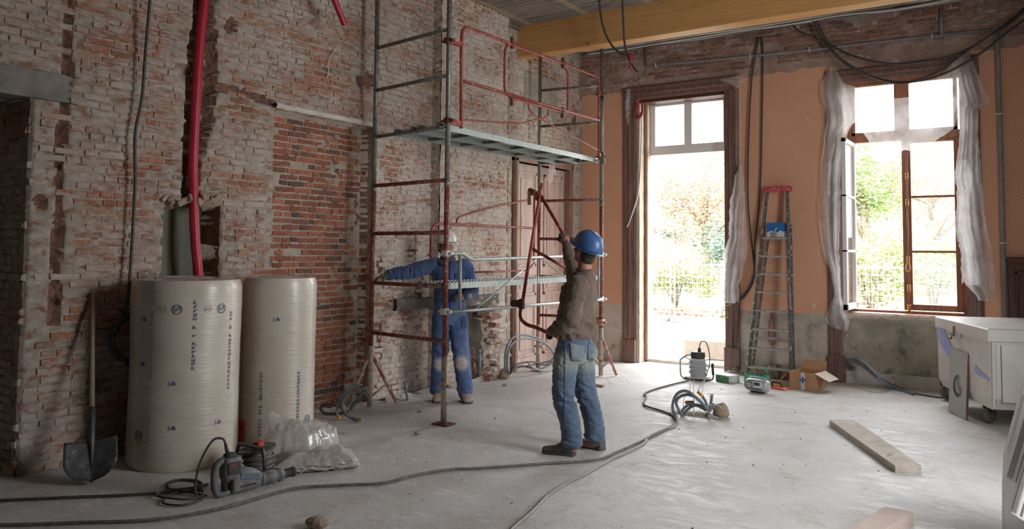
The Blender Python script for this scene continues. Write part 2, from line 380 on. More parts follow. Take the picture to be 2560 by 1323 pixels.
# ---- brick walls: a mortar bed with relief, and bricks laid over it course by course
def shape_brick(L, Hh, sd):
    """one worn brick: face grid pushed about, chamfered rim running back into the wall; (u, v, out)"""
    rd = random.Random(sd); mb = MB(); nu, nv = 3, 2; c = .005
    vs = []
    for j in range(nv+1):
        for i in range(nu+1):
            u = -L/2+c+(L-2*c)*i/nu; v = -Hh/2+c+(Hh-2*c)*j/nv; e = i in (0, nu) or j in (0, nv)
            vs.append((u+rd.uniform(-.004, .004), v+rd.uniform(-.003, .003), (-.002 if e else 0)+rd.uniform(-.006, .002)))
    ring = [(i, 0) for i in range(nu+1)]+[(nu, j) for j in range(1, nv+1)]+[(i, nv) for i in range(nu-1, -1, -1)]+[(0, j) for j in range(nv-1, 0, -1)]
    fs = [(j*(nu+1)+i, j*(nu+1)+i+1, (j+1)*(nu+1)+i+1, (j+1)*(nu+1)+i) for j in range(nv) for i in range(nu)]
    b0 = len(vs)
    for (i, j) in ring:
        vs.append((-L/2+L*i/nu, -Hh/2+Hh*j/nv, -.035))
    k = len(ring)
    for q in range(k):
        (i, j), (i2, j2) = ring[q], ring[(q+1) % k]
        fs.append((j*(nu+1)+i, b0+q, b0+(q+1) % k, j2*(nu+1)+i2))
    return vs, fs
VARS = {'s': [shape_brick(.212, .052, i) for i in range(10)], 'h': [shape_brick(.098, .052, 50+i) for i in range(8)]}
def brick_face(owner, O, U, W, Hh, nrm, depth, mt_of, nparts, skip=None, smear=1.0, course=.061, v0=0.0):
    """lay bricks on the face O + u*U + v*Z (0..W, 0..Hh); nearest nparts in view become parts, the rest one joined part"""
    O, U, nrm = V(O), V(U), V(nrm); Z = V((0, 0, 1)); items = []
    j = 0; v = v0+course/2; rd = random.Random(int(W*1000)+nparts)
    while v < Hh-.02:
        u = -rd.uniform(0, .2); k = j % 2
        while u < W:
            kind = 'h' if (k % 2 and rd.random() < .8) or rd.random() < .12 else 's'; L = .22 if kind == 's' else .106
            k += 1; uc = u+L/2; u += L
            if uc-L/2 < -.02 or uc+L/2 > W+.02: continue
            d = [depth(uc+e*L*.45, v+f*.02) for e in (-1, 0, 1) for f in (-1, 1)]
            if max(d)-min(d) > .03: continue
            if skip and skip(uc, v): continue
            s_ = nz(uc*1.3, v*1.6, O.x, 1.0)*.6+nz(uc*5, v*7, O.y, 1.0)*.4
            if s_*smear > .42 and rd.random() < .12: continue          # buried under old lime wash
            if rd.random() < .02: continue
            p = O+U*uc+Z*(v+rd.uniform(-.003, .003))-nrm*(sum(d)/6)+nrm*(rd.uniform(.007, .016)-.003*max(0, s_))
            q = proj(p)
            if q[2] < .3 or not (-350 < q[0] < 2900 and -420 < q[1] < 1500): continue
            inv = -30 < q[0] < 2590 and -25 < q[1] < 1350
            items.append((q[2] if inv else 1e3+q[2], p, kind, mt_of(uc, v), rd.random(), rd.uniform(.97, 1.03), rd.uniform(-.02, .02)))
        v += course; j += 1
    items.sort(key=lambda t: t[0])
    R = Matrix((U, Z, nrm)).transposed()
    cache = {}; n = 0; rest = {}
    wl = world_loc(owner)
    for it in items:
        _, p, kind, mtn, tone, sc, rot = it
        vi = int(tone*997) % len(VARS[kind])
        if n < nparts and it[0] < 900:
            key = (kind, vi, mtn)
            if key not in cache:
                vs, fs = VARS[kind][vi]; mb = MB().add([R @ V(q) for q in vs], fs); mb.attr = [vi*.137 % 1]*len(vs)
                o = mb.build('brick', mtn, owner, False, at=(0, 0, 0)); cache[key] = o.data
            else:
                o = bpy.data.objects.new('brick', cache[key]); COL.objects.link(o); o.parent = owner
            o.location = p-wl; o.scale = (1, 1, sc); n += 1
        else:
            mb = rest.setdefault(mtn, (MB(), []))
            vs, fs = VARS[kind][vi]; cr, sr = math.cos(rot*.5), math.sin(rot*.5)
            mb[0].add([p+R @ V((q[0]*sc*cr-q[1]*sr, q[1]*cr+q[0]*sr, q[2])) for q in vs], fs); mb[1].extend([tone]*len(vs))
    for mtn, (mb, at) in rest.items():
        mb.attr = at; tag(mb.build('brickwork', mtn, owner), None, kind='stuff')
# -- left wall
M['chase'] = mat('raw_red_chase', (.15, .07, .045), (.27, .15, .10), 9, .95, bmp=.9, bscale=40, vec='w', c3=(.10, .055, .04), scale3=20, lo3=.5, hi3=.6)
def dleft(y, z):
    r = .035*nz(y*7, z*7, 3)+.02*nz(y*23, z*23, 9)
    if y < 2.68+.01*nz(z*9, 1) and z < 2.64: return .55
    if 3.73+r*.5 < y < 4.25+r and z < 1.97+2*r: return .24
    if z >= 1.9+r:
        yl = 3.885+.04*sm(3, 3.7, z); yr = 4.02+.15*sm(2.1, 2.9, z)-.04*sm(3.0, 3.7, z)
        if yl+r*.7 < y < yr+r*1.2: return .13
    if abs(y-2.90-.03*nz(z*2, 4)-.012*(z-2)) < .024+r*.7 and 1.0 < z: return .05
    if 4.15 < y < 4.82 and abs(z-(2.99-.1*(y-4.18))) < .035+r: return .05
    if 4.82 < y < 6.12 and z < 2.895+r*.2: return .17
    if 8.77 < y < 10.39 and z < 2.92: return .14
    d = 0
    for (a, b, s_) in ((4.30, 3.56, .06), (6.02, 3.38, .08), (3.75, 1.35, .05), (2.78, 1.9, .04), (5.9, 3.36, .05), (10.45, 3.6, .05)):
        q = math.hypot(y-a, z-b)
        if q < s_+r: d = max(d, .05)
    if 6.15 < y < 7.07 and z < 1.6: d += .03*nz(y*6, z*6, 2)+.02
    return d
wl_ = MB(); NU, NV = 376, 184; Y0 = 1.2
def leftpt(u, v):
    y = Y0+(YB-Y0)*u; z = ZC*v; d = dleft(y, z)
    s_ = nz(y*1.3, z*1.6, XL, 1)*.6+nz(y*5, z*7, Y0, 1)*.4
    jy = .006*nz(y*40, z*40, 7); jz = .006*nz(y*40, z*40, 17)
    return (XL-d+.006*max(-.6, min(1, s_*2.2))+.005*nz(y*18, z*18)+.003*nz(y*55, z*55), y+jy*(0 < u < 1), z+jz*(0 < v < 1))
wl_.grid(NU, NV, leftpt)
alc = lambda p: 4.85 < p.y < 6.1 and p.z < 2.9
wl_.m = [1 if alc(wl_.v[f[0]]) else (3 if .03 < XL-wl_.v[f[0]].x < .2 and not (8.7 < wl_.v[f[0]].y < 10.45 and wl_.v[f[0]].z < 3) else 2 if wl_.v[f[0]].y < 2.66 and wl_.v[f[0]].z < 2.64 else 0) for f in wl_.f]
wl_.m = [4 if (m_ == 0 and wl_.v[f[0]].y > 6.1 and (wl_.v[f[0]].z < 2.9 or wl_.v[f[0]].y > 8.5)) else m_ for m_, f in zip(wl_.m, wl_.f)]
# top and back closure gives the wall its thickness
wall_left = wl_.build('wall_left', ['mortar', 'mortar_red', 'concrete', 'chase', 'mortar_lit'], None, True, at=(XL, 5.9, 0))
struct(wall_left, 'long brick wall with patchy lime wash, chases and a red brick alcove')
def lskip(u, v):
    y = u+Y0
    if 8.7 < y < 10.42 and v < 2.95: return True
    if 3.7 < y < 4.28 and v < 2.0: return True
    if y < 3.0 and 2.6 < v < 2.86: return True
    if 7.05 < y < 8.55: return True
    if y < 2.66 and v < 2.62: return True
    if 9.0 < y < 9.95 and 3.5 < v < 4.05: return True
    return False
brick_face(wall_left, (XL, Y0, 0), (0, 1, 0), YB-Y0, ZC, (1, 0, 0), lambda u, v: dleft(u+Y0, v), lambda u, v: 'brick_red' if 4.83 < u+Y0 < 6.12 and v < 2.9 else ('brick_wash_lit' if u+Y0 > 6.1 and (v < 2.9 or u+Y0 > 8.5) else 'brick'), 300, lskip)
# alcove far jamb, doorway jamb: brick ends facing the room
for (yy, x0, wd, h, mt_) in ((6.12, XL-.17, .17, 2.88, 'brick_red'), (2.68, XL-.55, .55, 2.62, 'brick')):
    brick_face(wall_left, (x0, yy-.006, 0), (1, 0, 0), wd, h, (0, -1, 0), lambda u, v: 0, lambda u, v: mt_, 0, None, .5)
jm = MB()
for (yy, x0, x1, h) in ((6.118, XL-.18, XL-.002, 2.89), (2.678, XL-.56, XL-.002, 2.63)):
    jm.grid(8, 70, lambda u, v: (x0+(x1-x0)*u, yy-.004+.004*nz(u*9, v*60), h*v))
jm.build('jamb_mortar', 'mortar_red', wall_left, True)
MB().grid(2, 60, lambda u, v: (XL+.016-.55+.57*u if False else XL-.235, 3.70+.6*u, 2.02*v)).build('niche_board', mat('grey_green_board', lin((92, 92, 78)), lin((116, 114, 98)), 4, .7, vec='w', st=(6, 6, .5), bmp=.2), wall_left)
cl = MB()
cl.grid(60, 10, lambda u, v: (XL+.035+.012*nz(u*20, v*4)-(.06*sm(.9, 1, u+.05*nz(v*9, 2))), 1.3+1.72*u+.03*nz(v*7, 3)*(u > .9), 2.635+.20*v+.01*nz(u*9, v)))
cl.grid(60, 4, lambda u, v: (XL-.5+(.535+.01*nz(u*20, 0))*v, 1.3+1.70*u, 2.635+.01*nz(u*9, 0)))
cl.grid(60, 1, lambda u, v: (XL+(.035)*v, 1.3+1.70*u, 2.835+.008*nz(u*9, 2)))
tag(cl.build('concrete_lintel', 'concrete', wall_left, True), 'grey concrete lintel')
al = MB().grid(70, 5, lambda u, v: (XL+.02+.022*math.sin(v*3.1)+.008*nz(u*30, v*5), 4.80+1.34*u, 2.895+.055*v+.008*nz(u*14, 1)))
al.grid(70, 2, lambda u, v: (XL-.17+.19*v, 4.82+1.30*u, 2.897+.004*nz(u*20, v)))
tag(al.build('alcove_lintel', mat('white_lime_render', (.55, .48, .41), (.68, .62, .55), 6, .9, bmp=.6, vec='w'), wall_left, True), 'pale rendered lintel')
nr = MB().grid(8, 60, lambda u, v: (XL-.24+.245*u, 4.25+.012*nz(u*9, v*30)-.004, 1.98*v)); nr.build('niche_jamb', mat('brown_niche_plaster', lin((128, 92, 70)), lin((160, 128, 104)), 5, .95, bmp=.8, vec='w'), wall_left, True)
# broken stonework round the head of the niche
hb = MB()
for k in range(15):
    y = 3.70+.58*random.random(); z = 1.96+.05*random.random(); rr = .025+.03*random.random()
    rt = Matrix.Rotation(random.random()*6, 3, 'X') @ Matrix.Rotation(random.random()*6, 3, 'Z'); hb.box((XL+.0+random.uniform(-.05, .01), y, z), (rr*2, rr*2.4, rr*1.2), rt, .008)
tag(hb.build('broken_plaster', 'stone', wall_left), None, kind='stuff')
# cement patch high on the wall, built up over the bricks
pt = MB().grid(24, 26, lambda u, v: (XL+.018+.006*nz(u*9, v*9)-.02*(v < .42)*(1 if nz(u*5, v*1.5, 4)+v*.9-.35 < .06 else 0)-.03*(u in (0, 1) or v in (0, 1)), 9.0+.95*u, 3.42+.70*v))
tag(pt.build('cement_patch', 'cement', wall_left, True), 'grey cement patch')
# -- chimney breast
XB = -5.78; B0 = 7.07; B1 = onX(1272, 500, XB).y
fy0, fy1 = onX(1150, 860, XB).y, onX(1204, 860, XB).y
ZF = onX(1185, 762, XB).z
def dbr(y, z):
    r = .04*nz(y*7, z*7, 23)
    if fy0+r*.6 < y < fy1+r*.8 and z < ZF: return .13 if z > .02 else .13
    d = .012*nz(y*3, z*3, 8)
    if z < ZF+.12: d += .035*nz(y*8, z*8, 5)
    if y > B1-.03+r: d += .06
    q = math.hypot(y-7.95, z-3.05)
    return d
cb = MB()
def brpt(u, v):
    y = B0+(B1-B0)*u; z = ZC*v; s_ = nz(y*1.3, z*1.6, XB, 1)*.6+nz(y*5, z*7, B0, 1)*.4
    return (XB-dbr(y, z)+.006*max(-.6, min(1, s_*2.2))+.005*nz(y*18, z*18)+.003*nz(y*55, z*55), y, z)
cb.grid(60, 184, brpt)
cb.grid(6, 150, lambda u, v: (XL-.02+(XB-XL+.02-.012+.012*nz(v*90, 2))*u, B0+.006*nz(u*9, v*70), ZC*v))
cb.grid(6, 150, lambda u, v: (XL-.02+(XB-XL+.02-.012+.012*nz(v*90, 5))*u, B1+.006*nz(u*9, v*70), ZC*v))
cb.m = [1 if (fy0-.02 < cb.v[f[0]].y < fy1 and cb.v[f[0]].z < ZF and cb.v[f[0]].x < XB-.03) else 0 for f in cb.f]
chim = cb.build('chimney_breast', ['mortar_lit', 'sooty'], None, True, at=(XB, (B0+B1)/2, 0)); struct(chim, 'projecting washed brick chimney breast with a broken fireplace'); chim['category'] = 'wall'
brick_face(chim, (XB, B0, 0), (0, 1, 0), B1-B0, ZC, (1, 0, 0), lambda u, v: dbr(u+B0, v), lambda u, v: 'brick_wash_lit', 300, lambda u, v: fy0-.05 < u+B0 < fy1+.05 and v < ZF+.05, 1.15)
brick_face(chim, (XL, B0, 0), (1, 0, 0), XB-XL, ZC, (0, -1, 0), lambda u, v: 0, lambda u, v: 'brick_wash_lit', 0, None, .6)
ml = MB(); y_a, y_b = onX(985, 755, XL).y, onX(1243, 750, XB).y
ml.grid(40, 8, lambda u, v: ((XB+.02+.02*nz(u*30, v*3)) if u > .3 else (XL+.03+.02*nz(u*40, v*4)+.01*math.sin(v*3.1)), y_a+(y_b-y_a)*u, ZF-.01+.13*v+.018*nz(u*12, v*2)))
ml.grid(40, 2, lambda u, v: (XL-.02+(XB-XL+.02)*v*(1 if u > .3 else .3), y_a+(y_b-y_a)*u, ZF-.01+.018*nz(u*12, 0)))
ml.grid(40, 2, lambda u, v: (XL-.02+(XB-XL+.04)*v*(1 if u > .3 else .3), y_a+(y_b-y_a)*u, ZF+.12+.018*nz(u*12, 2)))
tag(ml.build('mantel_lintel', 'sooty', chim, True), 'blackened broken mantel lintel')
jb = MB()
for k in range(26):
    z = .03+k*.04*random.uniform(.9, 1.1); rt = Matrix.Rotation(random.uniform(-.3, .3), 3, 'X') @ Matrix.Rotation(random.uniform(-.4, .4), 3, 'Z')
    jb.box((XB-.03+random.uniform(-.05, .06), fy1+.06+random.uniform(-.04, .18), min(z, ZF-.05)), (.16, random.uniform(.08, .2), .05), rt, .008)
tag(jb.build('broken_jamb_bricks', 'brick', chim), None, kind='stuff')
# -- back wall with door and window openings
wb = MB(); TH = .5
DX0, DX1, DZ = -4.92, -3.60, 3.86; WX0, WX1, WZ0, WZ1 = -2.13, -.70, .86, 3.80; V0, V1 = 1.0, 2.5
for (a, b, z0, z1) in ((XL-.6, DX0, 0, ZC), (DX0, DX1, DZ, ZC), (DX1, WX0, 0, ZC), (WX0, WX1, 0, WZ0), (WX0, WX1, WZ1, ZC), (WX1, XR+.5, 0, ZC)):
    wb.bb((a, YB, z0), (b, YB+TH, z1))
wall_back = struct(wb.build('wall_back', 'plaster', None, False, at=(-1, YB, 0)), 'garden wall with orange dotted wallpaper above bare grey plaster')
def sheet(name, x0, x1, zlo, zhi, mt_, ylift=.006, rl=.012, rh=.04, nx=40):
    return MB().grid(nx, 14, lambda u, v: (x0+(x1-x0)*u, YB-ylift, zlo+(zhi-zlo)*v+(rl*nz(u*(x1-x0)*9, 1, x0) if v == 0 else 0)+(rh*(nz(u*(x1-x0)*5, 3, x0)+.5*nz(u*(x1-x0)*17, 3, x0)) if v == 1 else 0))).build(name, mt_, wall_back)
for (a, b, hi) in ((XL+.05, -5.10, 3.98), (-3.50, -2.22, 4.0), (-.68, XR, 3.98)):
    sheet('wallpaper', a, b, .835, hi, 'wallpaper')
bd = sheet('brown_plaster_band', XL, XR, 3.93, 4.22, 'frieze', .003, .02, .05, 200)
fm = MB().grid(300, 22, lambda u, v: (XL+(XR-XL)*u, YB-.016+.012*nz(u*60, v*6)+.006*nz(u*200, v*15), 4.08+.62*v+.02*nz(u*80, 2)*(v == 0))).build('frieze_mortar', 'frieze', wall_back, True)
brick_face(wall_back, (XL, YB-.018, 4.1), (1, 0, 0), XR-XL, ZC-4.1, (0, -1, 0), lambda u, v: 0, lambda u, v: 'brick_frieze', 300, lambda u, v: nz(u*1.2, v*3, 55) > .25, 1.3)
MB().grid(80, 34, lambda u, v: (WX0-.01+(WX1-WX0+.7)*u, YB-.012+.018*nz(u*16, v*8)+.01*nz(u*50, v*25)-(.02*sm(.86, .95, v)), .06+.77*v+.014*nz(u*20, 9)*(v == 1))).build('rough_plaster', 'plaster_dark', wall_back, True)
MB().grid(60, 3, lambda u, v: (WX0+(WX1-WX0)*u, YB-.02-.025*math.sin(v*3.14)+.012*nz(u*40, v*4), .795+.07*v+.012*nz(u*22, v))).build('sill_mortar', mat('pale_sill_mortar', lin((190, 176, 158)), lin((214, 204, 190)), 9, .95, bmp=.7, vec='w'), wall_back, True)
# -- unseen side and rear walls: position, dark finish and side opening chosen to shape the daylight
wr = MB()
for (a, b, z0, z1) in ((YR-.3, 4.4, 0, ZC), (4.4, 6.2, 0, .9), (4.4, 6.2, 3.8, ZC), (6.2, YB+.5, 0, ZC)):
    wr.bb((XR, a, z0), (XR+.4, b, z1))
struct(wr.build('wall_right', 'concrete', None, False), 'bare side wall with one tall opening')
wf = MB()
for (a, b, z0, z1) in ((XL-.6, XR+.4, 0, ZC),):
    wf.bb((a, YR-.3, z0), (b, YR, z1))
struct(wf.build('wall_front', 'concrete', None, False), 'bare wall behind the camera')
struct(MB().bb((XL-.62, YR, 0), (XL-.60, YB, ZC)).bb((XL-.62, YR, 0), (XL, 1.2, ZC)).build('wall_left_outer', 'concrete', None, False), 'outer leaf of the brick side wall')
# -- ceiling: corrugated steel decking with ribs across the room, laid in sheets
M['deck'] = None
def mk_deck():
    m, nt, b = _nt('rusted_corrugated_deck')
    st = stretch(nt, N(nt, 'ShaderNodeNewGeometry').outputs['Position'], (.8, 12, 1))
    c = ramp(nt, noise_out(nt, 1.5, 5, .6, st), [(.3, lin((120, 112, 108))), (.5, lin((158, 148, 140))), (.7, lin((176, 156, 142)))])
    sx = N(nt, 'ShaderNodeSeparateXYZ'); nt.links.new(N(nt, 'ShaderNodeNewGeometry').outputs['Position'], sx.inputs[0])
    sn = N(nt, 'ShaderNodeMath', operation='FRACT'); dv = N(nt, 'ShaderNodeMath', operation='MULTIPLY', _1=1.15); nt.links.new(sx.outputs[0], dv.inputs[0]); nt.links.new(dv.outputs[0], sn.inputs[0])
    f = ramp(nt, sn.outputs[0], [(.36, (0, 0, 0)), (.40, (.8, .8, .8)), (.47, (.8, .8, .8)), (.5, (0, 0, 0))])  # pale bands paint light caught on the rib crests
    f2 = N(nt, 'ShaderNodeMath', operation='LESS_THAN', _1=ZC-.012); nt.links.new(sx.outputs[2], f2.inputs[0])
    mu = N(nt, 'ShaderNodeMath', operation='MULTIPLY'); nt.links.new(f, mu.inputs[0]); nt.links.new(f2.outputs[0], mu.inputs[1])
    nt.links.new(mixc(nt, mu.outputs[0], c, lin((206, 186, 150))), b.inputs['Base Color'])
    b.inputs['Roughness'].default_value = .6; b.inputs['Metallic'].default_value = .25; return m
M['deck'] = mk_deck()
ceil_ = MB().bb((XL-.6, YR-.3, ZC+.06), (XR+.4, YB+.5, ZC+.2))
ceiling = struct(ceil_.build('ceiling', 'concrete', None), 'ceiling of rusty corrugated steel decking'); 
pitch = .085
for k in range(16):
    y0 = YR+k*.85; y1 = min(y0+.85, YB)
    if y1 <= y0: break
    prof = []; y = y0
    while y < y1-1e-6:
        prof += [(y, ZC), (y+pitch*.42, ZC), (y+pitch*.52, ZC-.028), (y+pitch*.88, ZC-.028)]; y += pitch
    prof.append((y1, ZC)); prof = [(min(a, y1), b-.001*(k % 2)) for a, b in prof]
    pm = MB(); n = len(prof); vs = [(x, a, b) for x in (XL-.02, XR+.02) for a, b in prof]
    pm.add(vs, [(i, i+1, n+i+1, n+i) for i in range(n-1)]).build('ceiling_sheet', 'deck', ceiling)
cr = MB()
cr.beam((XL+.03, 3.0, ZC-.06), (XL+.03, 8.86, ZC-.06), .05, .05)
struct(cr.build('trim_1', mat('grey_timber_batten', lin((112, 104, 96)), lin((140, 130, 120)), 6, .8, vec='w'), None), 'grey batten under the ceiling along the brick wall')
# -- laminated timber beam
def mk_beam():
    m, nt, b = _nt('honey_laminated_timber')
    st = stretch(nt, N(nt, 'ShaderNodeNewGeometry').outputs['Position'], (.5, 8, 14))
    c = ramp(nt, noise_out(nt, 2.2, 6, .6, st, .4), [(.3, lin((190, 140, 84))), (.55, lin((206, 156, 98))), (.75, lin((216, 170, 112)))])
    k = ramp(nt, noise_out(nt, 5.5, 2, .4), [(.74, (0, 0, 0)), (.79, (1, 1, 1))])
    nt.links.new(mixc(nt, k, c, lin((136, 90, 52))), b.inputs['Base Color']); b.inputs['Roughness'].default_value = .5; return m
M['beam'] = mk_beam()
bz = ZC-.44
bm_ = MB().bb((XL-.02, 8.86, bz), (XR, 9.08, ZC), .008)
beam = bm_.build('ceiling_beam', 'beam', None, at=(-1, 8.97, bz)); struct(beam, 'honey coloured laminated timber beam spanning the room'); beam['category'] = 'beam'
MB().bb((XL+.03, 9.5, ZC-.14), (XR, 9.62, ZC-.03)).build('ceiling_joist', 'beam', None)
j2 = bpy.data.objects['ceiling_joist']; struct(j2, 'slim timber joist between the beam and the garden wall'); j2['category'] = 'beam'
# ================================================================ DOORS, WINDOWS, TRIM
YF = 10.93            # plane of the door and window joinery
def bar(mb, x0, x1, z0, z1, y0, y1, bev=.004): mb.bb((x0, y0, z0), (x1, y1, z1), bev); return mb
# -- garden door: white frame, two-pane transom light, leaves taken off
a = onY(1611, 500, YF).x; a2 = onY(1629, 600, YF).x; b = DX1+.02
zt = onY(1716, 232, YF).z; zb1 = onY(1720, 383, YF).z; zb0 = onY(1720, 364, YF).z
d1 = thing('door_1', ((a+b)/2, YF, 0), 'white garden door frame with a two-pane light over the open doorway', 'door'); d1['kind'] = 'structure'
fr = MB()
bar(fr, a, a2, 0, zt, YF-.04, YF+.05); bar(fr, b-.09, b, 0, zt, YF-.04, YF+.05); bar(fr, a2, b-.09, zt-.07, zt, YF-.04, YF+.05)
fr.build('frame', 'white', d1)
zx0, zx1 = onY(1645, 366, YF).z+.02, zt-.06
tl = MB(); px = [onY(1642, 300, YF).x, onY(1714, 300, YF).x, onY(1733, 300, YF).x, onY(1811, 300, YF).x]
pz0, pz1 = onY(1714, 362, YF).z, onY(1714, 262, YF).z
bar(tl, a2, b-.09, zb1-.01, pz0, YF-.055, YF+.04); bar(tl, a2, px[0], pz0, pz1, YF-.055, YF+.04); bar(tl, px[1], px[2], pz0, pz1, YF-.06, YF+.04); bar(tl, px[3], b-.09, pz0, pz1, YF-.055, YF+.04); bar(tl, a2, b-.09, pz1, zt-.07, YF-.055, YF+.04)
sash = tl.build('transom_sash', 'white', d1)
for i in (0, 2): MB().bb((px[i], YF-.004, pz0), (px[i+1], YF+.004, pz1)).build('pane', 'glass', sash)
MB().bb((DX0+.02, YF-.12, -.02), (DX1-.02, YF+.12, .045), .01).build('threshold', mat('worn_threshold', lin((196, 186, 172)), lin((222, 216, 206)), 7, .85, bmp=.4, vec='w'), d1)
# reveal: bare plaster and timber lining at the left of the doorway
jl = MB(); 
jl.grid(4, 60, lambda u, v: (DX0+.008+.006*nz(u*3, v*40), YB+.0+(YF-YB-.05)*u, DZ*v))
jl.grid(4, 60, lambda u, v: (DX1-.008-.006*nz(u*3, v*40), YB+.0+(YF-YB-.05)*u, DZ*v))
jl.build('plaster_reveal', 'jamb', wall_back, True)
MB().bb((DX0+.02, YF-.16, .03), (DX0+.06, YF-.05, DZ-.05), .004).build('door_lining', mat('weathered_lining', lin((150, 120, 100)), lin((186, 166, 148)), 6, .8, vec='w', st=(5, 5, .7), bmp=.3), wall_back)
MB().bb((DX0, YB+.02, DZ-.07), (DX1, YF+.1, DZ), .004).build('head_lining', 'panel_dark', wall_back)
# -- architraves: stepped dark moulding with plinth blocks
def architrave(nm, x0, x1, ztop, wd, label, plinth=True, sides=(1, 1), dep=.055, z0=0.0):
    t = thing(nm, ((x0+x1)/2, YB, z0), label, 'trim', None, 'structure')
    prof = [(0, .6), (.16, 1), (.2, .8), (.42, .72), (.46, .95), (.62, .95), (.66, .6), (.9, .5), (1, .35)]
    def leg(xa, sg, nm2):
        mb = MB(); vs = []; n = len(prof)+2
        pts = [(0, 0)]+[(p, q*dep) for p, q in prof]+[(1, 0)]
        for z in (z0+(.33 if plinth else 0), ztop): vs += [(xa+sg*p*wd, YB-q-.001, z) for p, q in pts]
        mb.add(vs, [(i, i+1, n+i+1, n+i) for i in range(n-1)]+[tuple(range(n)), tuple(range(2*n-1, n-1, -1))])
        o = mb.build(nm2, 'wood_dark', t)
        if plinth: MB().bb((min(xa, xa+sg*wd)-.008, YB-dep-.012, z0), (max(xa, xa+sg*wd)+.008, YB-.001, z0+.33), .008).build('plinth_block', 'wood_dark', t)
    if sides[0]: leg(x0, 1, 'upright')
    if sides[1]: leg(x1, -1, 'upright')
    mb = MB(); vs = []; n = len(prof)+2; pts = [(0, 0)]+[(p, q*dep) for p, q in prof]+[(1, 0)]
    for x in (x0, x1): vs += [(x, YB-q-.0015, ztop+wd*.98-p*wd) for p, q in pts]
    mb.add(vs, [(i, i+1, n+i+1, n+i) for i in range(n-1)]+[tuple(range(n)), tuple(range(2*n-1, n-1, -1))]).build('head', 'wood_dark', t)
    return t
architrave('trim_2', -5.16, -3.435, 3.84, .20, 'dark moulded wooden architrave round the garden doorway')
architrave('trim_3', -2.30, -.60, 3.77, .17, 'dark moulded wooden architrave round the casement window')
# -- casement window
w1 = thing('window_1', ((WX0+WX1)/2, YF, WZ0), 'tall red-brown casement window, one leaf swung inwards', 'window'); w1['kind'] = 'structure'
fr = MB(); X0, X1 = WX0, WX1
lx0 = onY(2141, 560, YF).x; lx1 = onY(2257, 560, YF).x; rx0 = onY(2281, 560, YF).x; rx1 = onY(2389, 560, YF).x
tz0, tz1 = onY(2200, 356, YF).z, onY(2200, 338, YF).z
bz0 = onY(2200, 772, YF).z; tpz = onY(2200, 214, YF).z
bar(fr, X0, lx0-.03, WZ0, WZ1, YF-.05, YF+.05); bar(fr, rx1+.07, X1, WZ0, WZ1, YF-.05, YF+.05); bar(fr, X0, X1, WZ0, bz0-.01, YF-.09, YF+.06); bar(fr, X0, X1, tz0, tz1, YF-.07, YF+.05); bar(fr, X0, X1, tpz+.06, WZ1, YF-.05, YF+.05)
fr.build('frame', 'wood_win', w1)
# side linings with sunk panels and the deep sill and head boards
ln = MB()
for xs, sg in ((WX0, 1), (WX1, -1)):
    ln.bb((xs-.005, YB, WZ0), (xs+sg*.03, YF-.05, WZ1), .003)
    for q in ((.95, 2.55), (2.65, 3.7)):
        ln.bb((xs+sg*.03, YB+.06, q[0]), (xs+sg*.038, YF-.1, q[1]), .004); ln.bb((xs+sg*.036, YB+.1, q[0]+.05), (xs+sg*.044, YF-.14, q[1]-.05), .004)
ln.bb((WX0, YB-.01, WZ0-.035), (WX1, YF-.04, WZ0+.012), .006); ln.bb((WX0, YB, WZ1-.05), (WX1, YF, WZ1), .004)
ln.bb((WX0, YB+.02, WZ1-.10), (WX1, YB+.07, WZ1-.03), .01)
ln.build('lining', 'wood_win', w1)
mx0, mx1 = onY(2240, 280, YF).x, onY(2271, 280, YF).x
for (p0, p1) in ((lx0-.03, mx0+.03), (mx1-.03, rx1+.05)):
    s_ = MB(); z0, z1 = tz1, tpz+.06
    bar(s_, p0, p0+.045, z0, z1, YF-.06, YF+.03); bar(s_, p1-.045, p1, z0, z1, YF-.06, YF+.03); bar(s_, p0, p1, z1-.06, z1, YF-.06, YF+.03); bar(s_, p0, p1, z0, z0+.04, YF-.06, YF+.03)
    so = s_.build('top_light', 'wood_win', w1); MB().bb((p0+.04, YF-.012, z0+.03), (p1-.04, YF-.006, z1-.05)).build('pane', 'glass', so)
MB().bb((mx0+.02, YF-.07, tz1), (mx1-.02, YF+.05, WZ1-.02), .004).build('mullion', 'wood_win', w1)
# right leaf, closed
s_ = MB(); bars = [onY(2390, y, YF).z for y in (490, 630)]
bar(s_, lx1+.005, rx0, bz0, tz0, YF-.055, YF+.02); bar(s_, rx1, rx1+.07, bz0, tz0, YF-.055, YF+.02); bar(s_, rx0, rx1, bz0, bz0+.075, YF-.055, YF+.02); bar(s_, rx0, rx1, tz0-.04, tz0, YF-.055, YF+.02)
for z in bars: bar(s_, rx0, rx1, z-.014, z+.014, YF-.045, YF+.01)
so = s_.build('casement', 'wood_win', w1); zz = [bz0+.075, bars[1], bars[0], tz0-.04]
for i in range(3): MB().bb((rx0-.01, YF-.022, zz[i]+.01), (rx1+.01, YF-.016, zz[i+1]-.01)).build('pane', 'glass_dusty', so)
# left leaf, open into the room at a right angle
s_ = MB(); xo = lx0-.015; L = .62; ys = YF-.05
def leaf_bar(y0, y1, z0, z1): s_.bb((xo-.025, y0, z0), (xo+.025, y1, z1), .004)
leaf_bar(ys-L, ys-L+.055, bz0, tz0); leaf_bar(ys-.055, ys, bz0, tz0); leaf_bar(ys-L, ys, bz0, bz0+.075); leaf_bar(ys-L, ys, tz0-.05, tz0)
for z in bars: leaf_bar(ys-L, ys, z-.014, z+.014)
so = tag(s_.build('casement', 'white', w1), 'open casement leaf, white outer face')
for i in range(3): MB().bb((xo-.004, ys-L+.05, zz[i]+.01), (xo+.004, ys-.05, zz[i+1]-.01)).build('pane', 'glass', so)
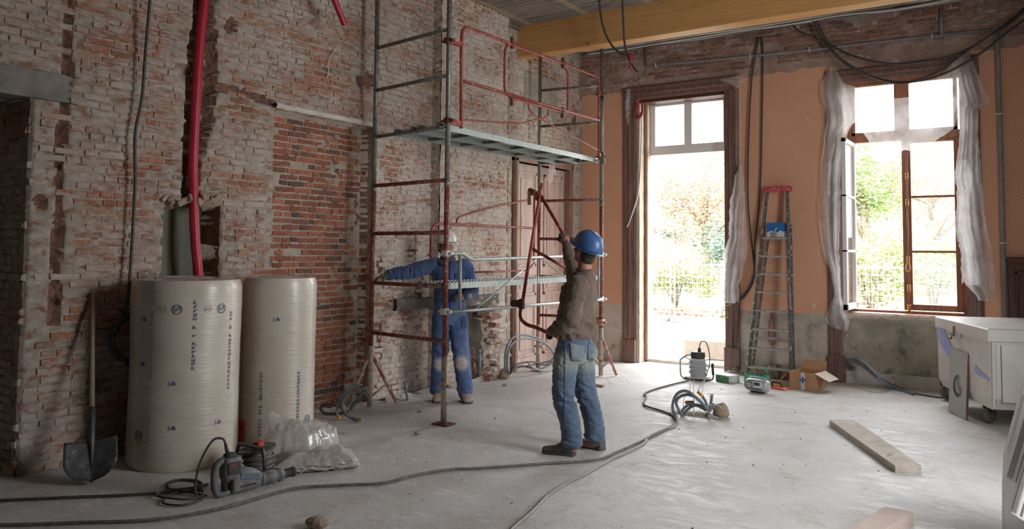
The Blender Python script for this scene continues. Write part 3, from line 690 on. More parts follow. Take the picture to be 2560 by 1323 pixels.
# espagnolette bolt with handle
cb_ = MB(); xc = (lx1+rx0)/2+.01; yc = YF-.075
cb_.tube([(xc, yc, bz0-.02), (xc, yc, tz0-.05)], .011, 8)
ek = cb_.build('espagnolette_rod', 'wood_win', w1, True)
gd = MB()
for py in (443, 508, 650, 720, 770):
    z = onY(2263, py, YF).z; gd.lathe((xc, yc, z-.05), [(.0, 0), (.02, .005), (.016, .03), (.022, .05), (.016, .07), (.02, .095), (0, .1)], 10)
gd.build('rod_guide', 'brass', ek, True)
hz = onY(2267, 668, YF).z
MB().tube(spline([(xc, yc-.015, hz+.05), (xc-.02, yc-.035, hz+.02), (xc-.022, yc-.04, hz-.03), (xc, yc-.03, hz-.06), (xc+.022, yc-.04, hz-.03), (xc+.02, yc-.035, hz+.02)], 5, True), .007, 8, closed=True).build('handle', 'brass', ek, True)
# -- panelled double door in the brick wall
d2 = thing('door_2', (XL-.08, 9.58, 0), 'tall dusty pink panelled double door in the brick wall', 'door'); d2['kind'] = 'structure'
DY0, DY1, DH = 8.79, 10.37, 2.90; xd = XL-.075
f2 = MB()
for (y0, y1, z0, z1) in ((DY0, DY0+.10, 0, DH), (DY1-.09, DY1, 0, DH), (DY0, DY1, DH-.09, DH)):
    f2.bb((XL-.13, y0, z0), (XL+.03, y1, z1), .008); f2.bb((XL-.1, y0+.02, z0), (XL+.045, y1-.03, z1), .008)
f2.build('frame', mat('dusty_brown_frame', lin((134, 102, 86)), lin((160, 128, 112)), 5, .6, vec='w', st=(5, 5, .6)), d2)
mid = (DY0+DY1)/2
for k, (ya, yb) in enumerate(((DY0+.10, mid-.004), (mid+.004, DY1-.09))):
    lf = MB().bb((xd-.03, ya, .015), (xd, yb, DH-.09), .003).build('leaf', 'door_paint', d2)
    for (za, zb) in ((.14, .86), (.98, 1.26), (1.38, 2.70)):
        p = MB(); pa, pb = ya+.10, yb-.10
        for (o_, h_, w_) in ((0, .020, .035), (.035, .010, .02), (.055, .003, .012)):
            y0, y1, z0, z1 = pa+o_, pb-o_, za+o_, zb-o_
            for bx in (((y0, y0+w_), (z0, z1)), ((y1-w_, y1), (z0, z1)), ((y0, y1), (z0, z0+w_)), ((y0, y1), (z1-w_, z1))):
                p.bb((xd-.001, bx[0][0], bx[1][0]), (xd+h_, bx[0][1], bx[1][1]), .004)
        p.bb((xd-.001, pa+.09, za+.09), (xd+.012, pb-.09, zb-.09), .008)
        p.build('panel', 'door_paint', lf)
dh = MB().bb((xd, mid-.04, 1.05), (xd+.012, mid-.005, 1.3), .004); dh.tube(spline([(xd+.01, mid-.022, 1.2), (xd+.05, mid-.022, 1.2), (xd+.055, mid-.08, 1.2)], 4), .008, 8)
dh.build('door_handle', mat('worn_pale_fitting', lin((196, 178, 160)), None, rough=.5, metal=.4), d2)
# -- skirting
sk = MB().grid(70, 3, lambda u, v: (-2.10+1.6*u, YB-.02-.012*(1-v)-.01*nz(u*9, 1), .0+(.15+.02*nz(u*6, 4))*v))
struct(sk.build('baseboard_back', mat('pale_skirting_plaster', lin((188, 180, 172)), lin((206, 200, 194)), 5, .9, bmp=.3, vec='w'), None, True), 'low pale plaster skirting under the casement window')
sk2 = MB().grid(60, 3, lambda u, v: (XB+.035-.02*v+.012*nz(u*12, v), 6.2+2.2*u, (.05+.02*nz(u*7, 4))*v))
struct(sk2.build('baseboard_left', 'cement', None, True), 'rough pale plaster skirting along the foot of the brick wall')
# -- dark panelling at the right end of the garden wall
wn = thing('trim_4', (1.0, YB, 0), 'dark brown wooden wall panelling beside the grey pipe', 'trim', None, 'structure')
MB().bb((-.365, YB-.05, 0), (.9, YB-.002, 1.52), .004).build('backing', 'panel_dark', wn)
MB().bb((-.375, YB-.075, 1.50), (.9, YB-.002, 1.575), .01).build('cap_rail', 'panel_dark', wn)
for (p0, p1) in ((-.30, .2), (.3, .8)):
    for (z0, z1) in ((.2, .75), (.85, 1.42)):
        q = MB(); 
        for bx in (((p0, p0+.03), (z0, z1)), ((p1-.03, p1), (z0, z1)), ((p0, p1), (z0, z0+.03)), ((p0, p1), (z1-.03, z1))): q.bb((bx[0][0], YB-.065, bx[1][0]), (bx[0][1], YB-.048, bx[1][1]), .004)
        q.build('panel_moulding', 'panel_dark', wn)
# ================================================================ OUTSIDE
GZ = -.30
def mk_ground():
    m, nt, b = _nt('dry_lawn_and_gravel')
    sx = N(nt, 'ShaderNodeSeparateXYZ'); nt.links.new(N(nt, 'ShaderNodeNewGeometry').outputs['Position'], sx.inputs[0])
    g = ramp(nt, noise_out(nt, 9, 6, .7), [(.3, lin((96, 104, 66))), (.6, lin((120, 124, 86))), (.8, lin((140, 132, 104)))])
    gr = ramp(nt, noise_out(nt, 6, 5, .7), [(.3, lin((142, 136, 124))), (.7, lin((158, 152, 142)))])
    lv = ramp(nt, noise_out(nt, 30, 3, .6), [(.5, (0, 0, 0)), (.6, (1, 1, 1))])
    def band(lo, hi):
        n = N(nt, 'ShaderNodeMapRange', _1=lo, _2=hi); nt.links.new(sx.outputs[1], n.inputs[0]); return n.outputs[0]
    c = mixc(nt, band(24, 25), gr, g); 
    lf = N(nt, 'ShaderNodeMath', operation='MULTIPLY'); nt.links.new(band(30, 33), lf.inputs[0]); nt.links.new(lv, lf.inputs[1])
    c = mixc(nt, lf.outputs[0], c, lin((136, 88, 60))); nt.links.new(c, b.inputs['Base Color']); b.inputs['Roughness'].default_value = .95; return m
M['ground'] = mk_ground()
gd = MB().grid(40, 40, lambda u, v: (-60+110*u, 11.0+85*v, GZ-.02+(.06*nz(u*30, v*30) if v > .05 else 0)))
gobj = struct(gd.build('ground', 'ground', None, True), 'pale gravel running into a dry lawn under the trees'); gobj['category'] = 'ground'
st_ = thing('terrace_step', (-4.4, 12.4, GZ), 'pale stone steps outside the garden door', 'steps', None, 'structure')
MB().bb((-7, 11.05, GZ-.05), (1.5, 12.9, -.06), .02).build('slab', mat('pale_terrace_stone', lin((166, 160, 152)), lin((182, 177, 170)), 3, .9, bmp=.2, vec='w'), st_)
MB().bb((-7, 12.9, GZ-.05), (1.5, 13.5, -.19), .02).build('slab', bpy.data.materials['pale_terrace_stone'], st_)
sb = MB().box((-4.42, 12.15, .09), (.75, .42, .32), Matrix.Rotation(.1, 3, 'Z'), .03)
tag(sb.build('stone_block', mat('weathered_stone', lin((140, 130, 120)), lin((156, 147, 138)), 6, .9, bmp=.4, vec='w')), 'squared pale stone block on the step outside the doorway', 'block')
def leafmass(nm, c, r, n, sz, cols, parent, seed, squash=1.0, trunks=()):
    """loose cloud of small leaf quads clustered in boughs"""
    rd = random.Random(seed); mb = MB(); at = []
    boughs = []
    for _ in range(max(10, n//90)):
        v_ = V((rd.gauss(0, 1), rd.gauss(0, 1), rd.gauss(0, 1))).normalized()*rd.uniform(.35, 1)
        boughs.append(V((c[0]+v_.x*r[0], c[1]+v_.y*r[1], c[2]+v_.z*r[2])))
    rb = sum(r)/3*.34
    for _ in range(n):
        b_ = rd.choice(boughs); p = b_+V((rd.gauss(0, rb*.55), rd.gauss(0, rb*.55), rd.gauss(0, rb*.4)))
        if p.z < GZ+.05: p.z = GZ+.05+rd.random()*.3
        s_ = sz*rd.uniform(.6, 1.3); R = Matrix.Rotation(rd.uniform(0, 6.3), 3, 'Z') @ Matrix.Rotation(rd.uniform(-1.2, 1.2), 3, 'X')
        mb.add([p+R @ V(q) for q in ((-s_*.5, 0, 0), (0, -s_*.3, .1*s_), (s_*.5, 0, 0), (0, s_*.3, .1*s_))], [(0, 1, 2, 3)]); at += [rd.random()]*4
    mb.attr = at
    o = mb.build(nm, cols, parent); return tag(o, None, kind='stuff')
def leaf_mat(name, stops):
    m, nt, b = _nt(name); a_ = N(nt, 'ShaderNodeAttribute', attribute_name='tone')
    nt.links.new(ramp(nt, a_.outputs['Fac'], stops), b.inputs['Base Color']); b.inputs['Roughness'].default_value = .7
    b.inputs['Transmission Weight'].default_value = 0; b.inputs['Subsurface Weight'].default_value = 0
    return m
M['leaf_tan'] = leaf_mat('autumn_leaves', [(0, lin((160, 122, 94))), (.4, lin((178, 148, 120))), (.7, lin((168, 150, 124))), (1, lin((136, 132, 108)))])
M['leaf_green'] = leaf_mat('bright_green_leaves', [(0, lin((96, 130, 66))), (.5, lin((124, 150, 86))), (1, lin((154, 162, 108)))])
M['leaf_yellow'] = leaf_mat('yellow_green_leaves', [(0, lin((122, 134, 80))), (.5, lin((150, 156, 106))), (1, lin((174, 172, 130)))])
M['leaf_dark'] = leaf_mat('dark_green_leaves', [(0, lin((72, 98, 82))), (.6, lin((100, 122, 106))), (1, lin((130, 144, 124)))])
M['bark'] = mat('grey_bark', lin((110, 96, 84)), lin((140, 126, 112)), 8, .95, bmp=.6, vec='w')
def tree(px, py0, Y, h, r, n, sz, lm, label, seed, trunk=True, cz=None):
    b_ = onY(px, 640, Y); x = b_.x; c = (x, Y, GZ+(cz if cz else h-r[2]*.9))
    t = thing('tree' if trunk else 'bush', (x, Y, GZ), label, 'tree' if trunk else 'bush')
    leafmass('foliage', c, r, n, sz, lm, t, seed)
    rd = random.Random(seed)
    if trunk:
        tk = MB().tube(spline([(x, Y, GZ-.1), (x+.1, Y, GZ+h*.3), (x-.1, Y+.1, GZ+h*.7)], 5), [.28-.018*i for i in range(11)], 9)
        for _ in range(7):
            v_ = V((rd.uniform(-1, 1), rd.uniform(-1, 1), rd.uniform(.2, .9))); s0 = V((x+.05, Y, GZ+h*rd.uniform(.3, .6)))
            tk.tube([s0, s0+V((v_.x*r[0]*.4, v_.y*r[1]*.4, v_.z*h*.2)), s0+V((v_.x*r[0]*.8, v_.y*r[1]*.8, v_.z*h*.33))], [.1, .06, .02], 6)
        tk.build('trunk', 'bark', t, True)
    else:
        tk = MB()
        for _ in range(7): 
            q = V((rd.uniform(-.5, .5), rd.uniform(-.3, .3), 1)); tk.tube([(x, Y, GZ-.05), (x+q.x*r[0]*.5, Y+q.y, GZ+r[2]*.8), (x+q.x*r[0], Y+q.y*r[1], GZ+r[2]*1.4)], [.04, .03, .012], 5)
        tk.build('stem', 'bark', t, True)
    return t
tree(1760, 500, 34, 6.6, (3.4, 2.6, 2.5), 9000, .15, 'leaf_tan', 'large tan-leaved autumn tree seen through the open doorway', 3)
tree(2330, 500, 43, 7.6, (3.4, 3, 2.6), 7000, .18, 'leaf_tan', 'tan-leaved tree seen dimly through the dusty right casement leaf', 5)
tree(2160, 460, 33, 6.8, (1.4, 1.4, 2.2), 4200, .15, 'leaf_green', 'bright green leafy tree at the left edge of the open casement', 8)
tree(1812, 620, 31.2, 3, (1.6, 1.3, 1.5), 2400, .16, 'leaf_dark', 'dark green bush on the right of the doorway view', 11, False, 1.9)
tree(1690, 680, 27, 2.4, (1.9, 1.2, .9), 2600, .15, 'leaf_yellow', 'low pale green shrubs behind the fence in the doorway view', 12, False, 1.1)
tree(2175, 640, 26, 3, (1.7, 1.2, 1.25), 3000, .15, 'leaf_yellow', 'yellow-green bush behind the fence in the open casement', 13, False, 1.5)
tree(2335, 660, 29.5, 3, (1.8, 1.1, 1.4), 2200, .16, 'leaf_green', 'green bush behind the dusty right casement leaf', 14, False, 1.5)
# leaf litter bank under the bushes
rd = random.Random(4); lt = MB()
for _ in range(2600):
    x, y = rd.uniform(-16, 2), rd.uniform(22.3, 24.4); z = GZ+.05+.1*max(0, nz(x*.5, y*.5)); R = Matrix.Rotation(rd.uniform(0, 6), 3, 'Z') @ Matrix.Rotation(rd.uniform(-.6, .6), 3, 'X')
    lt.add([V((x, y, z))+R @ V(q) for q in ((-.07, 0, 0), (0, -.05, .02), (.07, 0, 0), (0, .05, .02))], [(0, 1, 2, 3)])
tag(lt.build('leaf_litter', mat('fallen_leaves', lin((124, 76, 50)), lin((144, 102, 74)), .8, .8, vec='w')), 'fallen rust-coloured leaves on the lawn beyond the fence', 'leaves', kind='stuff')
# house across the garden
hp = onY(1690, 600, 60); hs = thing('house', (hp.x, 60, GZ), 'white rendered house with a flower box far across the garden', 'house')
MB().bb((hp.x-12, 60, GZ), (hp.x+26, 66, 5.2)).build('wall', mat('white_render', (.5, .49, .47), (.55, .54, .52), 2, .9), hs)
MB().prism([(hp.x-12.5, 59.5, 5.1), (hp.x-12.5, 66.5, 5.1), (hp.x-12.5, 63, 7.6)], (39, 0, 0)).build('roof', mat('grey_slate_roof', lin((120, 120, 124)), lin((136, 136, 140)), 3, .8), hs)
for px_ in (1698, 2010, 2330):
    c = onY(px_, 572, 60); MB().bb((c.x-.45, 59.93, c.z-.7), (c.x+.45, 60.02, c.z+.7), .01).build('window', mat('grey_pane', lin((120, 132, 142))), hs)
gw = onY(1690, 585, 46); gwl = thing('garden_wall', (gw.x, 46, GZ), 'low pale garden wall topped with a clipped hedge and red flowers', 'wall')
MB().bb((gw.x-14, 46, GZ), (gw.x+24, 46.3, gw.z-.25), .02).build('wall_body', mat('pale_garden_wall', lin((150, 148, 142)), lin((164, 162, 156)), 3, .9), gwl)
leafmass('hedge_top', (gw.x-1, 46.1, gw.z), (3.2, .3, .3), 700, .2, 'leaf_dark', gwl, 31); leafmass('red_flowers', (gw.x-2, 46, gw.z+.2), (.8, .3, .3), 160, .18, mat('red_petals', lin((190, 70, 70)), lin((206, 110, 104)), 3, .8), gwl, 32)
# temporary mesh fence
FY = 21.0
def fence(x0, x1, hz, y=FY):
    t = thing('mesh_fence', ((x0+x1)/2, y, GZ), 'x', 'fence', 'temporary fence panels on the lawn')
    for x in (x0, x1): MB().cyl((x, y, GZ), (x, y, hz), .024, 8).build('post', 'galv', t, True)
    MB().cyl((x0, y, hz), (x1, y, hz), .022, 8).build('top_rail', 'galv', t, True); MB().cyl((x0, y, GZ+.25), (x1, y, GZ+.25), .02, 8).build('bottom_rail', 'galv', t, True)
    wm = MB(); n = int((x1-x0)/.13)
    for i in range(1, n): 
        x = x0+(x1-x0)*i/n; wm.tube([(x, y, GZ+.25), (x, y, hz)], .005, 4, False)
    for i in range(1, 8): wm.tube([(x0, y, GZ+.25+(hz-GZ-.25)*i/8), (x1, y, GZ+.25+(hz-GZ-.25)*i/8)], .004, 4, False)
    tag(wm.build('mesh_wires', 'galv', t), None, kind='stuff')
    for x in (x0+.1, x1-.1): MB().bb((x-.12, y-.3, GZ-.02), (x+.12, y+.3, GZ+.12), .03).build('foot', 'concrete', t)
    return t
fz = onY(1760, 662, FY).z; xp = onY(1681, 700, FY).x
tag(fence(xp-3.5, xp-.06, fz), 'grey wire mesh fence panel at the left of the doorway view'); tag(fence(xp+.06, xp+3.5, fz), 'grey wire mesh fence panel across the middle of the doorway view')
tag(fence(xp+3.6, xp+7.0, fz), 'grey wire mesh fence panel seen through the open casement leaf'); tag(fence(xp+7.1, xp+10.6, fz), 'grey wire mesh fence panel seen through the dusty casement leaf')
# ================================================================ SCAFFOLD
def zat(px, py, b):
    d = ray(px, py); t = math.hypot(b[0], b[1])/math.hypot(d.x, d.y); return (CAMP+d*t).z
def onP(px, py, a, b):
    """pixel -> vertical plane through floor points a and b"""
    n = V((b[1]-a[1], a[0]-b[0], 0)); d = ray(px, py); return CAMP+d*((V(a)-CAMP).dot(n)/d.dot(n))
nL, nR, fL, fR = fl(924, 1019), fl(1109, 1061), fl(1345, 928), fl(1502, 941)
for p_ in (nL, nR, fL, fR): p_.z = 0
nL.x = max(nL.x, XL+.12)
sc = thing('scaffold', ((nL.x+fR.x)/2, (nL.y+fR.y)/2, 0), 'tall tube scaffold of red and grey ladder frames with a steel deck', 'scaffold')
zs = zat(939, 470, nL)
RP = .0245
def post(b, ztop, upper):
    p = MB().tube([(b.x, b.y, .5), (b.x, b.y, zs)], RP, 12).build('post', 'steel_red', sc, True)
    MB().tube([(b.x, b.y, .01), (b.x, b.y, .62)], RP+.004, 12).build('jack_tube', 'tube_dusty', p, True)
    if upper:
        tag(MB().tube([(b.x, b.y, zs), (b.x, b.y, ztop)], RP, 12).build('upper_post', 'steel', sc, True), 'grey steel upper post')
        MB().tube([(b.x, b.y, zs-.04), (b.x, b.y, zs+.02)], RP+.003, 12).build('socket', 'steel', p, True)
    return p
ztf = zat(1502, 113, fR)
pNL, pNR, pFL, pFR = post(nL, 4.6, 1), post(nR, 4.6, 1), post(fL, ztf, 1), post(fR, ztf, 1)
tag(MB().bb((nR.x-.09, nR.y-.07, 0), (nR.x+.09, nR.y+.07, .012), .003).build('foot_plate', 'rust', sc), None)
MB().bb((fL.x-.08, fL.y-.06, 0), (fL.x+.08, fL.y+.06, .012), .003).build('foot_plate', 'tube_dusty', sc)
def rung(a, b, za, zb, mt_, r=.019, half=None):
    A, B = V((a.x, a.y, za)), V((b.x, b.y, zb))
    return MB().cyl(A, B, r, 10).build('rung', mt_, sc, True)
near = [(115, 77.6, 'steel'), (222, 192, 'steel'), (340, 318, 'steel'), (463, 452, 'steel_red'), (585, 581, 'steel_red'), (710, 714, 'steel_red'), (836, 849, 'steel_red')]
zn = []
for (ya, yb, mt_) in near:
    z = (zat(937, ya, nL)+zat(1112, yb, nR))/2; zn.append(z); rung(nL, nR, z, z, mt_)
far = [(228, 212), (318, 304), (412, 397), (504, 498), (598, 597), (692, 694), (786, 797)]
zf = []
for k, (ya, yb) in enumerate(far):
    z = (zat(1349, ya, fL)+zat(1500, yb, fR))/2; zf.append(z); rung(fL, fR, z, z, 'steel' if k < 3 else 'steel_red')
rung(fL, fR, ztf-.02, ztf-.02, 'steel')
# decks: galvanised planks with turned-down edges and cross ribs
def lerp(a, b, t): return a+(b-a)*t
def plank(t0, t1, zA, zB, parent, nm='deck_plank', s0=0.0, s1=1.0):
    """plank between fractions t0..t1 of the frame width"""
    def P(t, s, z): 
        a = lerp(nL, nR, t); b = lerp(fL, fR, t); q = lerp(a, b, s); return V((q.x, q.y, z+lerp(zA, zB, s)))
    mb = MB(); m_ = (t1-t0)
    pr_ = [(t0, -.055), (t0, 0), (t0+.3*m_, 0), (t0+.33*m_, -.012), (t0+.37*m_, 0), (t0+.63*m_, 0), (t0+.67*m_, -.012), (t0+.7*m_, 0), (t1, 0), (t1, -.055)]
    pr2 = [(t0+.045*m_, -.055), (t1-.045*m_, -.055)]
    vs = []
    for s in (s0, s1): vs += [P(t, s, z+.03) for t, z in [pr2[0]]+pr_+[pr2[1]]]
    n = 12; mb.add(vs, [(i, i+1, n+i+1, n+i) for i in range(n-1)])
    o = mb.build(nm, 'galv', parent, False, solid=.004)
    for k in range(1, 6): MB().beam(P(t0+.02, s0+(s1-s0)*k/6, .0), P(t1-.02, s0+(s1-s0)*k/6, .0), .05, .03).build('cross_rib', 'steel', o)
    hk = MB()
    for s in (s0, s1):
        for t in (t0+.12*m_, t1-.12*m_): hk.box(P(t, s, .012), (.05, .07, .06), None, .006)
    tag(hk.build('hooks', 'steel', o), None, kind='stuff')
    return o
plank(.30, .60, zn[2], zf[2], sc); plank(.62, .94, zn[2], zf[2], sc)
lp = plank(.66, .98, zn[5], zf[5], sc)
# row of punched lugs along the lower plank edge
lg = MB()
for k in range(60):
    s = (k+.5)/60
    for t in (.70, .94):
        a = lerp(lerp(nL, nR, t), lerp(fL, fR, t), s); lg.bb((a.x-.008, a.y-.012, lerp(zn[5], zf[5], s)+.028), (a.x+.008, a.y+.012, lerp(zn[5], zf[5], s)+.04))
tag(lg.build('punched_lugs', 'galv', lp), None, kind='stuff')
# galvanised truss guard on the room side
off = V((.045, -.01, 0))
def Q(x, y): return onP(x, y, nR, fR)+off
tg = MB()
tg.tube(spline([Q(1120, 634), Q(1143, 634), Q(1150, 636), Q(1168, 647), Q(1176, 649)], 4)+[Q(1300, 645), Q(1502, 637)], .016, 8)
tg.tube([Q(1112, 780), Q(1502, 748)], .017, 8)
tgo = tag(tg.build('truss_guard', 'galv', sc, True), 'galvanised truss guard rail')
tv = MB()
for (x0, y0, x1, y1, r) in ((1142, 636, 1142, 776, .016), (1490, 639, 1490, 748, .016), (1338, 645, 1337, 760, .007)): tv.tube([Q(x0, y0), Q(x1, y1)], r, 8)
for (x0, y0, x1, y1) in ((1181, 772, 1333, 648), (1346, 648, 1478, 748)): tv.tube([Q(x0, y0), Q(x1, y1)], .008, 6)
tv.build('truss_strut', 'galv', tgo, True)
def clamp(p, mt_, par, s=.05):
    mb = MB().box(p, (s*1.2, s*1.2, s), None, .01).tube([V(p)+V((-.07, 0, 0)), V(p)+V((.07, 0, 0))], .011, 6); mb.box(V(p)+V((.06, 0, 0)), (.03, .045, .03), None, .006)
    return mb.build('clamp', mt_, par)
M['clamp_pale'] = mat('pale_plastic_clamp', (.7, .7, .69), None, rough=.5)
for (q, par) in ((Q(1116, 634), pNR), (Q(1112, 779), pNR), (Q(1503, 637), pFR), (Q(1503, 748), pFR)): clamp(q-off, 'clamp_pale', par, .06)
# red hoop guard rail above the deck
def hoop(mb, pts, r, n=6): mb.tube(spline(pts, n), r, 8); return mb
def Z6(x, y): return Q(920+x/2.876, 20+y/2.876)
gr = MB()
gr.tube([Z6(648, 870), Z6(650, 300)]+spline([Z6(652, 230), Z6(658, 178), Z6(675, 152), Z6(705, 150)], 5)+[Z6(1000, 262), Z6(1380, 402), Z6(1580, 480)]+spline([Z6(1600, 486), Z6(1622, 496), Z6(1638, 530), Z6(1641, 580)], 5)+[Z6(1640, 1065)], .0165, 8)
gr.tube([Z6(660, 530), Z6(1640, 812)], .0165, 8)
go = tag(gr.build('guard_rail', 'rail_red', sc, True), 'red hooped guard rail over the deck')
gi = MB(); gi.tube(spline([Z6(1385, 408), Z6(1012, 272), Z6(985, 275), Z6(968, 300), Z6(962, 350)], 6)+[Z6(960, 560)]+spline([Z6(962, 590), Z6(975, 620), Z6(1000, 640), Z6(1030, 655)], 5)+[Z6(1380, 755)]+spline([Z6(1400, 752), Z6(1414, 735), Z6(1416, 700)], 4)+[Z6(1418, 500)]+spline([Z6(1412, 465), Z6(1395, 440), Z6(1378, 425)], 4), .013, 8)
gi.build('gate_hoop', 'rail_red', go, True)
gt = MB(); gt.tube(spline([Z6(655, 808), Z6(850, 822), Z6(1050, 834), Z6(1130, 820), Z6(1215, 800), Z6(1262, 788), Z6(1273, 770), Z6(1273, 738)], 5), .009, 6)
gt.tube(spline([Z6(1133, 690), Z6(1135, 720), Z6(1150, 752), Z6(1195, 785), Z6(1290, 840), Z6(1632, 1025)], 5), .009, 6)
gt.build('bent_tie_rod', 'rail_red', go, True)
for (x, y, dz) in ((1015, 272, .05), (1380, 415, .05), (1012, 650, -.04), (1376, 745, -.04)):
    c = Z6(x, y); MB().box(c+V((.0, 0, dz*.5)), (.035, .035, .13), None, .008).tube([c+V((0, -.04, 0)), c+V((0, .04, 0))], .012, 6).build('rail_clip', 'rust', go)
for (x, y) in ((1119, 102), (1119, 302)):
    c = Q(x, y)-off; clamp(c, 'rust', pNR, .055); e = Q(x+25, y+10); MB().beam(c, e, .03, .05).build('rail_bracket', 'rail_red', go)
for (x, y) in ((1502, 235), (1502, 392)):
    c = Q(x, y)-off; clamp(c, 'rust', pFR, .05); e = Q(x-12, y-6); MB().beam(c, e, .03, .045).build('rail_bracket', 'rail_red', go)
    MB().tube([c+V((.05, -.02, .05)), c+V((.06, -.02, -.1))], .014, 6).build('wedge_pin', 'steel', pFR)
# red hoop guard rail on the wall side, one level down
off2 = V((.03, 0, 0))
def K(x, y): return onP(x, y, nL, fL)+off2
g2 = MB()
g2.tube([K(1072, 690), K(1072, 600)]+spline([K(1073, 578), K(1082, 562), K(1100, 559)], 5)+[K(1122, 559.6), K(1315, 570), K(1333, 571)], .015, 8)
g2.tube(spline([K(1137, 560), K(1138, 549), K(1146, 542), K(1180, 531), K(1240, 515)], 5)+[K(1300, 503), K(1320, 500)], .013, 8)
g2.tube([K(1331, 492), K(1330, 640)]+spline([K(1329, 655), K(1322, 668), K(1310, 676)], 4)+[K(1240, 679), K(1178, 681)], .012, 8)
tag(g2.build('guard_rail', 'rail_red', sc, True), 'faded red guard rail on the wall side')
# tripod legs
def tripod(b, zt_, feet, mt_):
    for (fx, fy, m_) in feet:
        f = fl(fx, fy); f.z = .015
        if f.x < XL+.03: f.x = XL+.03
        top = V((b.x, b.y, zt_)); d_ = (f-top); s_ = top+d_*.06
        lg_ = MB().cyl(s_, f, .018, 8).build('stabiliser_leg', m_, sc, True)
        k = top+d_*.62; MB().cyl(k, (b.x, b.y, .10), .012, 6).build('stabiliser_brace', mt_, lg_, True)
tripod(nL, zat(925, 880, nL), ((868, 1022, 'tube_dusty'), (992, 1012, 'red_dusty')), 'tube_dusty')
tripod(fR, zat(1503, 838, fR), ((1541, 941, 'red_dusty'), (1478, 928, 'red_dusty')), 'tube_dusty')
clamp((fR.x, fR.y, zat(1503, 806, fR)), 'red_dusty', pFR, .075); clamp((fL.x, fL.y, zat(1346, 866, fL)), 'tube_dusty', pFL, .05); clamp((nR.x, nR.y, zat(1108, 965, nR)), 'tube_dusty', pNR, .05)
tag(MB().box(fl(1490, 962, .012), (.24, .045, .02), Matrix.Rotation(-.25, 3, 'Z'), .003).build('wood_strip', mat('raw_wood_strip', lin((176, 138, 108)), lin((196, 160, 132)), 6, .7, st=(2, 8, 8))), 'thin strip of raw wood on the floor by the stabiliser', 'wood')

# ================================================================ INSULATION ROLLS
def shrink_wrap(name, r, h, cx, cy, label):
    """one wrapped roll: slightly dented cylinder, wrap gathered over the rim"""
    t = thing(name, (cx, cy, 0), label, 'roll', 'wrapped insulation rolls')
    nu, nv = 72, 46; mb = MB(); sd = cx*7
    def body(u, v):
        a = u*2*math.pi; z = h*v; rr = r*(1+.012*nz(math.cos(a)*2, math.sin(a)*2, z*1.2+sd)+.006*nz(math.cos(a)*3, math.sin(a)*3, z*16+sd)-.010*math.exp(-((v-.5)*4)**2))
        rr *= 1-.045*sm(.965, 1, v)-.03*sm(.03, 0, v)
        return (cx+rr*math.cos(a), cy+rr*math.sin(a), z)
    mb.grid(nu, nv, body)
    def topf(u, v):
        a = u*2*math.pi; rr = r*.955*(1-v); return (cx+rr*math.cos(a), cy+rr*math.sin(a), h+.012*math.sin(v*3)+.012*nz(math.cos(a)*5*(1-v), math.sin(a)*5*(1-v), sd)*(v > 0)-.02*(v > .85))
    mb.grid(nu, 8, topf)
    w_ = mb.build('wrap', 'wrap', t, True, weld=True)
    MB().lathe((cx, cy, h+.002), [(r*.42, .006), (r*.44, .02), (r*.5, .014), (r*.55, .004)], 40).build('gathered_wrap', 'film_dense', t, True)
    return t, body
def mk_wrap():
    m, nt, b = _nt('taut_cream_plastic_wrap')
    p = N(nt, 'ShaderNodeNewGeometry').outputs['Position']
    c = ramp(nt, noise_out(nt, 3, 4, .6), [(.3, lin((190, 178, 164))), (.7, lin((208, 198, 185)))])
    nt.links.new(c, b.inputs['Base Color']); b.inputs['Roughness'].default_value = .32; b.inputs['Coat Weight'].default_value = .25; b.inputs['Coat Roughness'].default_value = .15
    bump(nt, b, noise_out(nt, 5, 5, .6, stretch(nt, p, (1, 1, 9))), .35, .015); return m
M['wrap'] = mk_wrap()
ink = mat('blue_ink', lin((66, 82, 122)), lin((104, 116, 148)), 40, .5)
ink2 = mat('faded_ink', lin((150, 150, 156)), lin((172, 168, 166)), 40, .5)
def ringpts(body, u, z, h, pts, lift=.003):
    out = []
    return [V(body(u+dx, z/h+dz/h)) for dx, dz in pts]
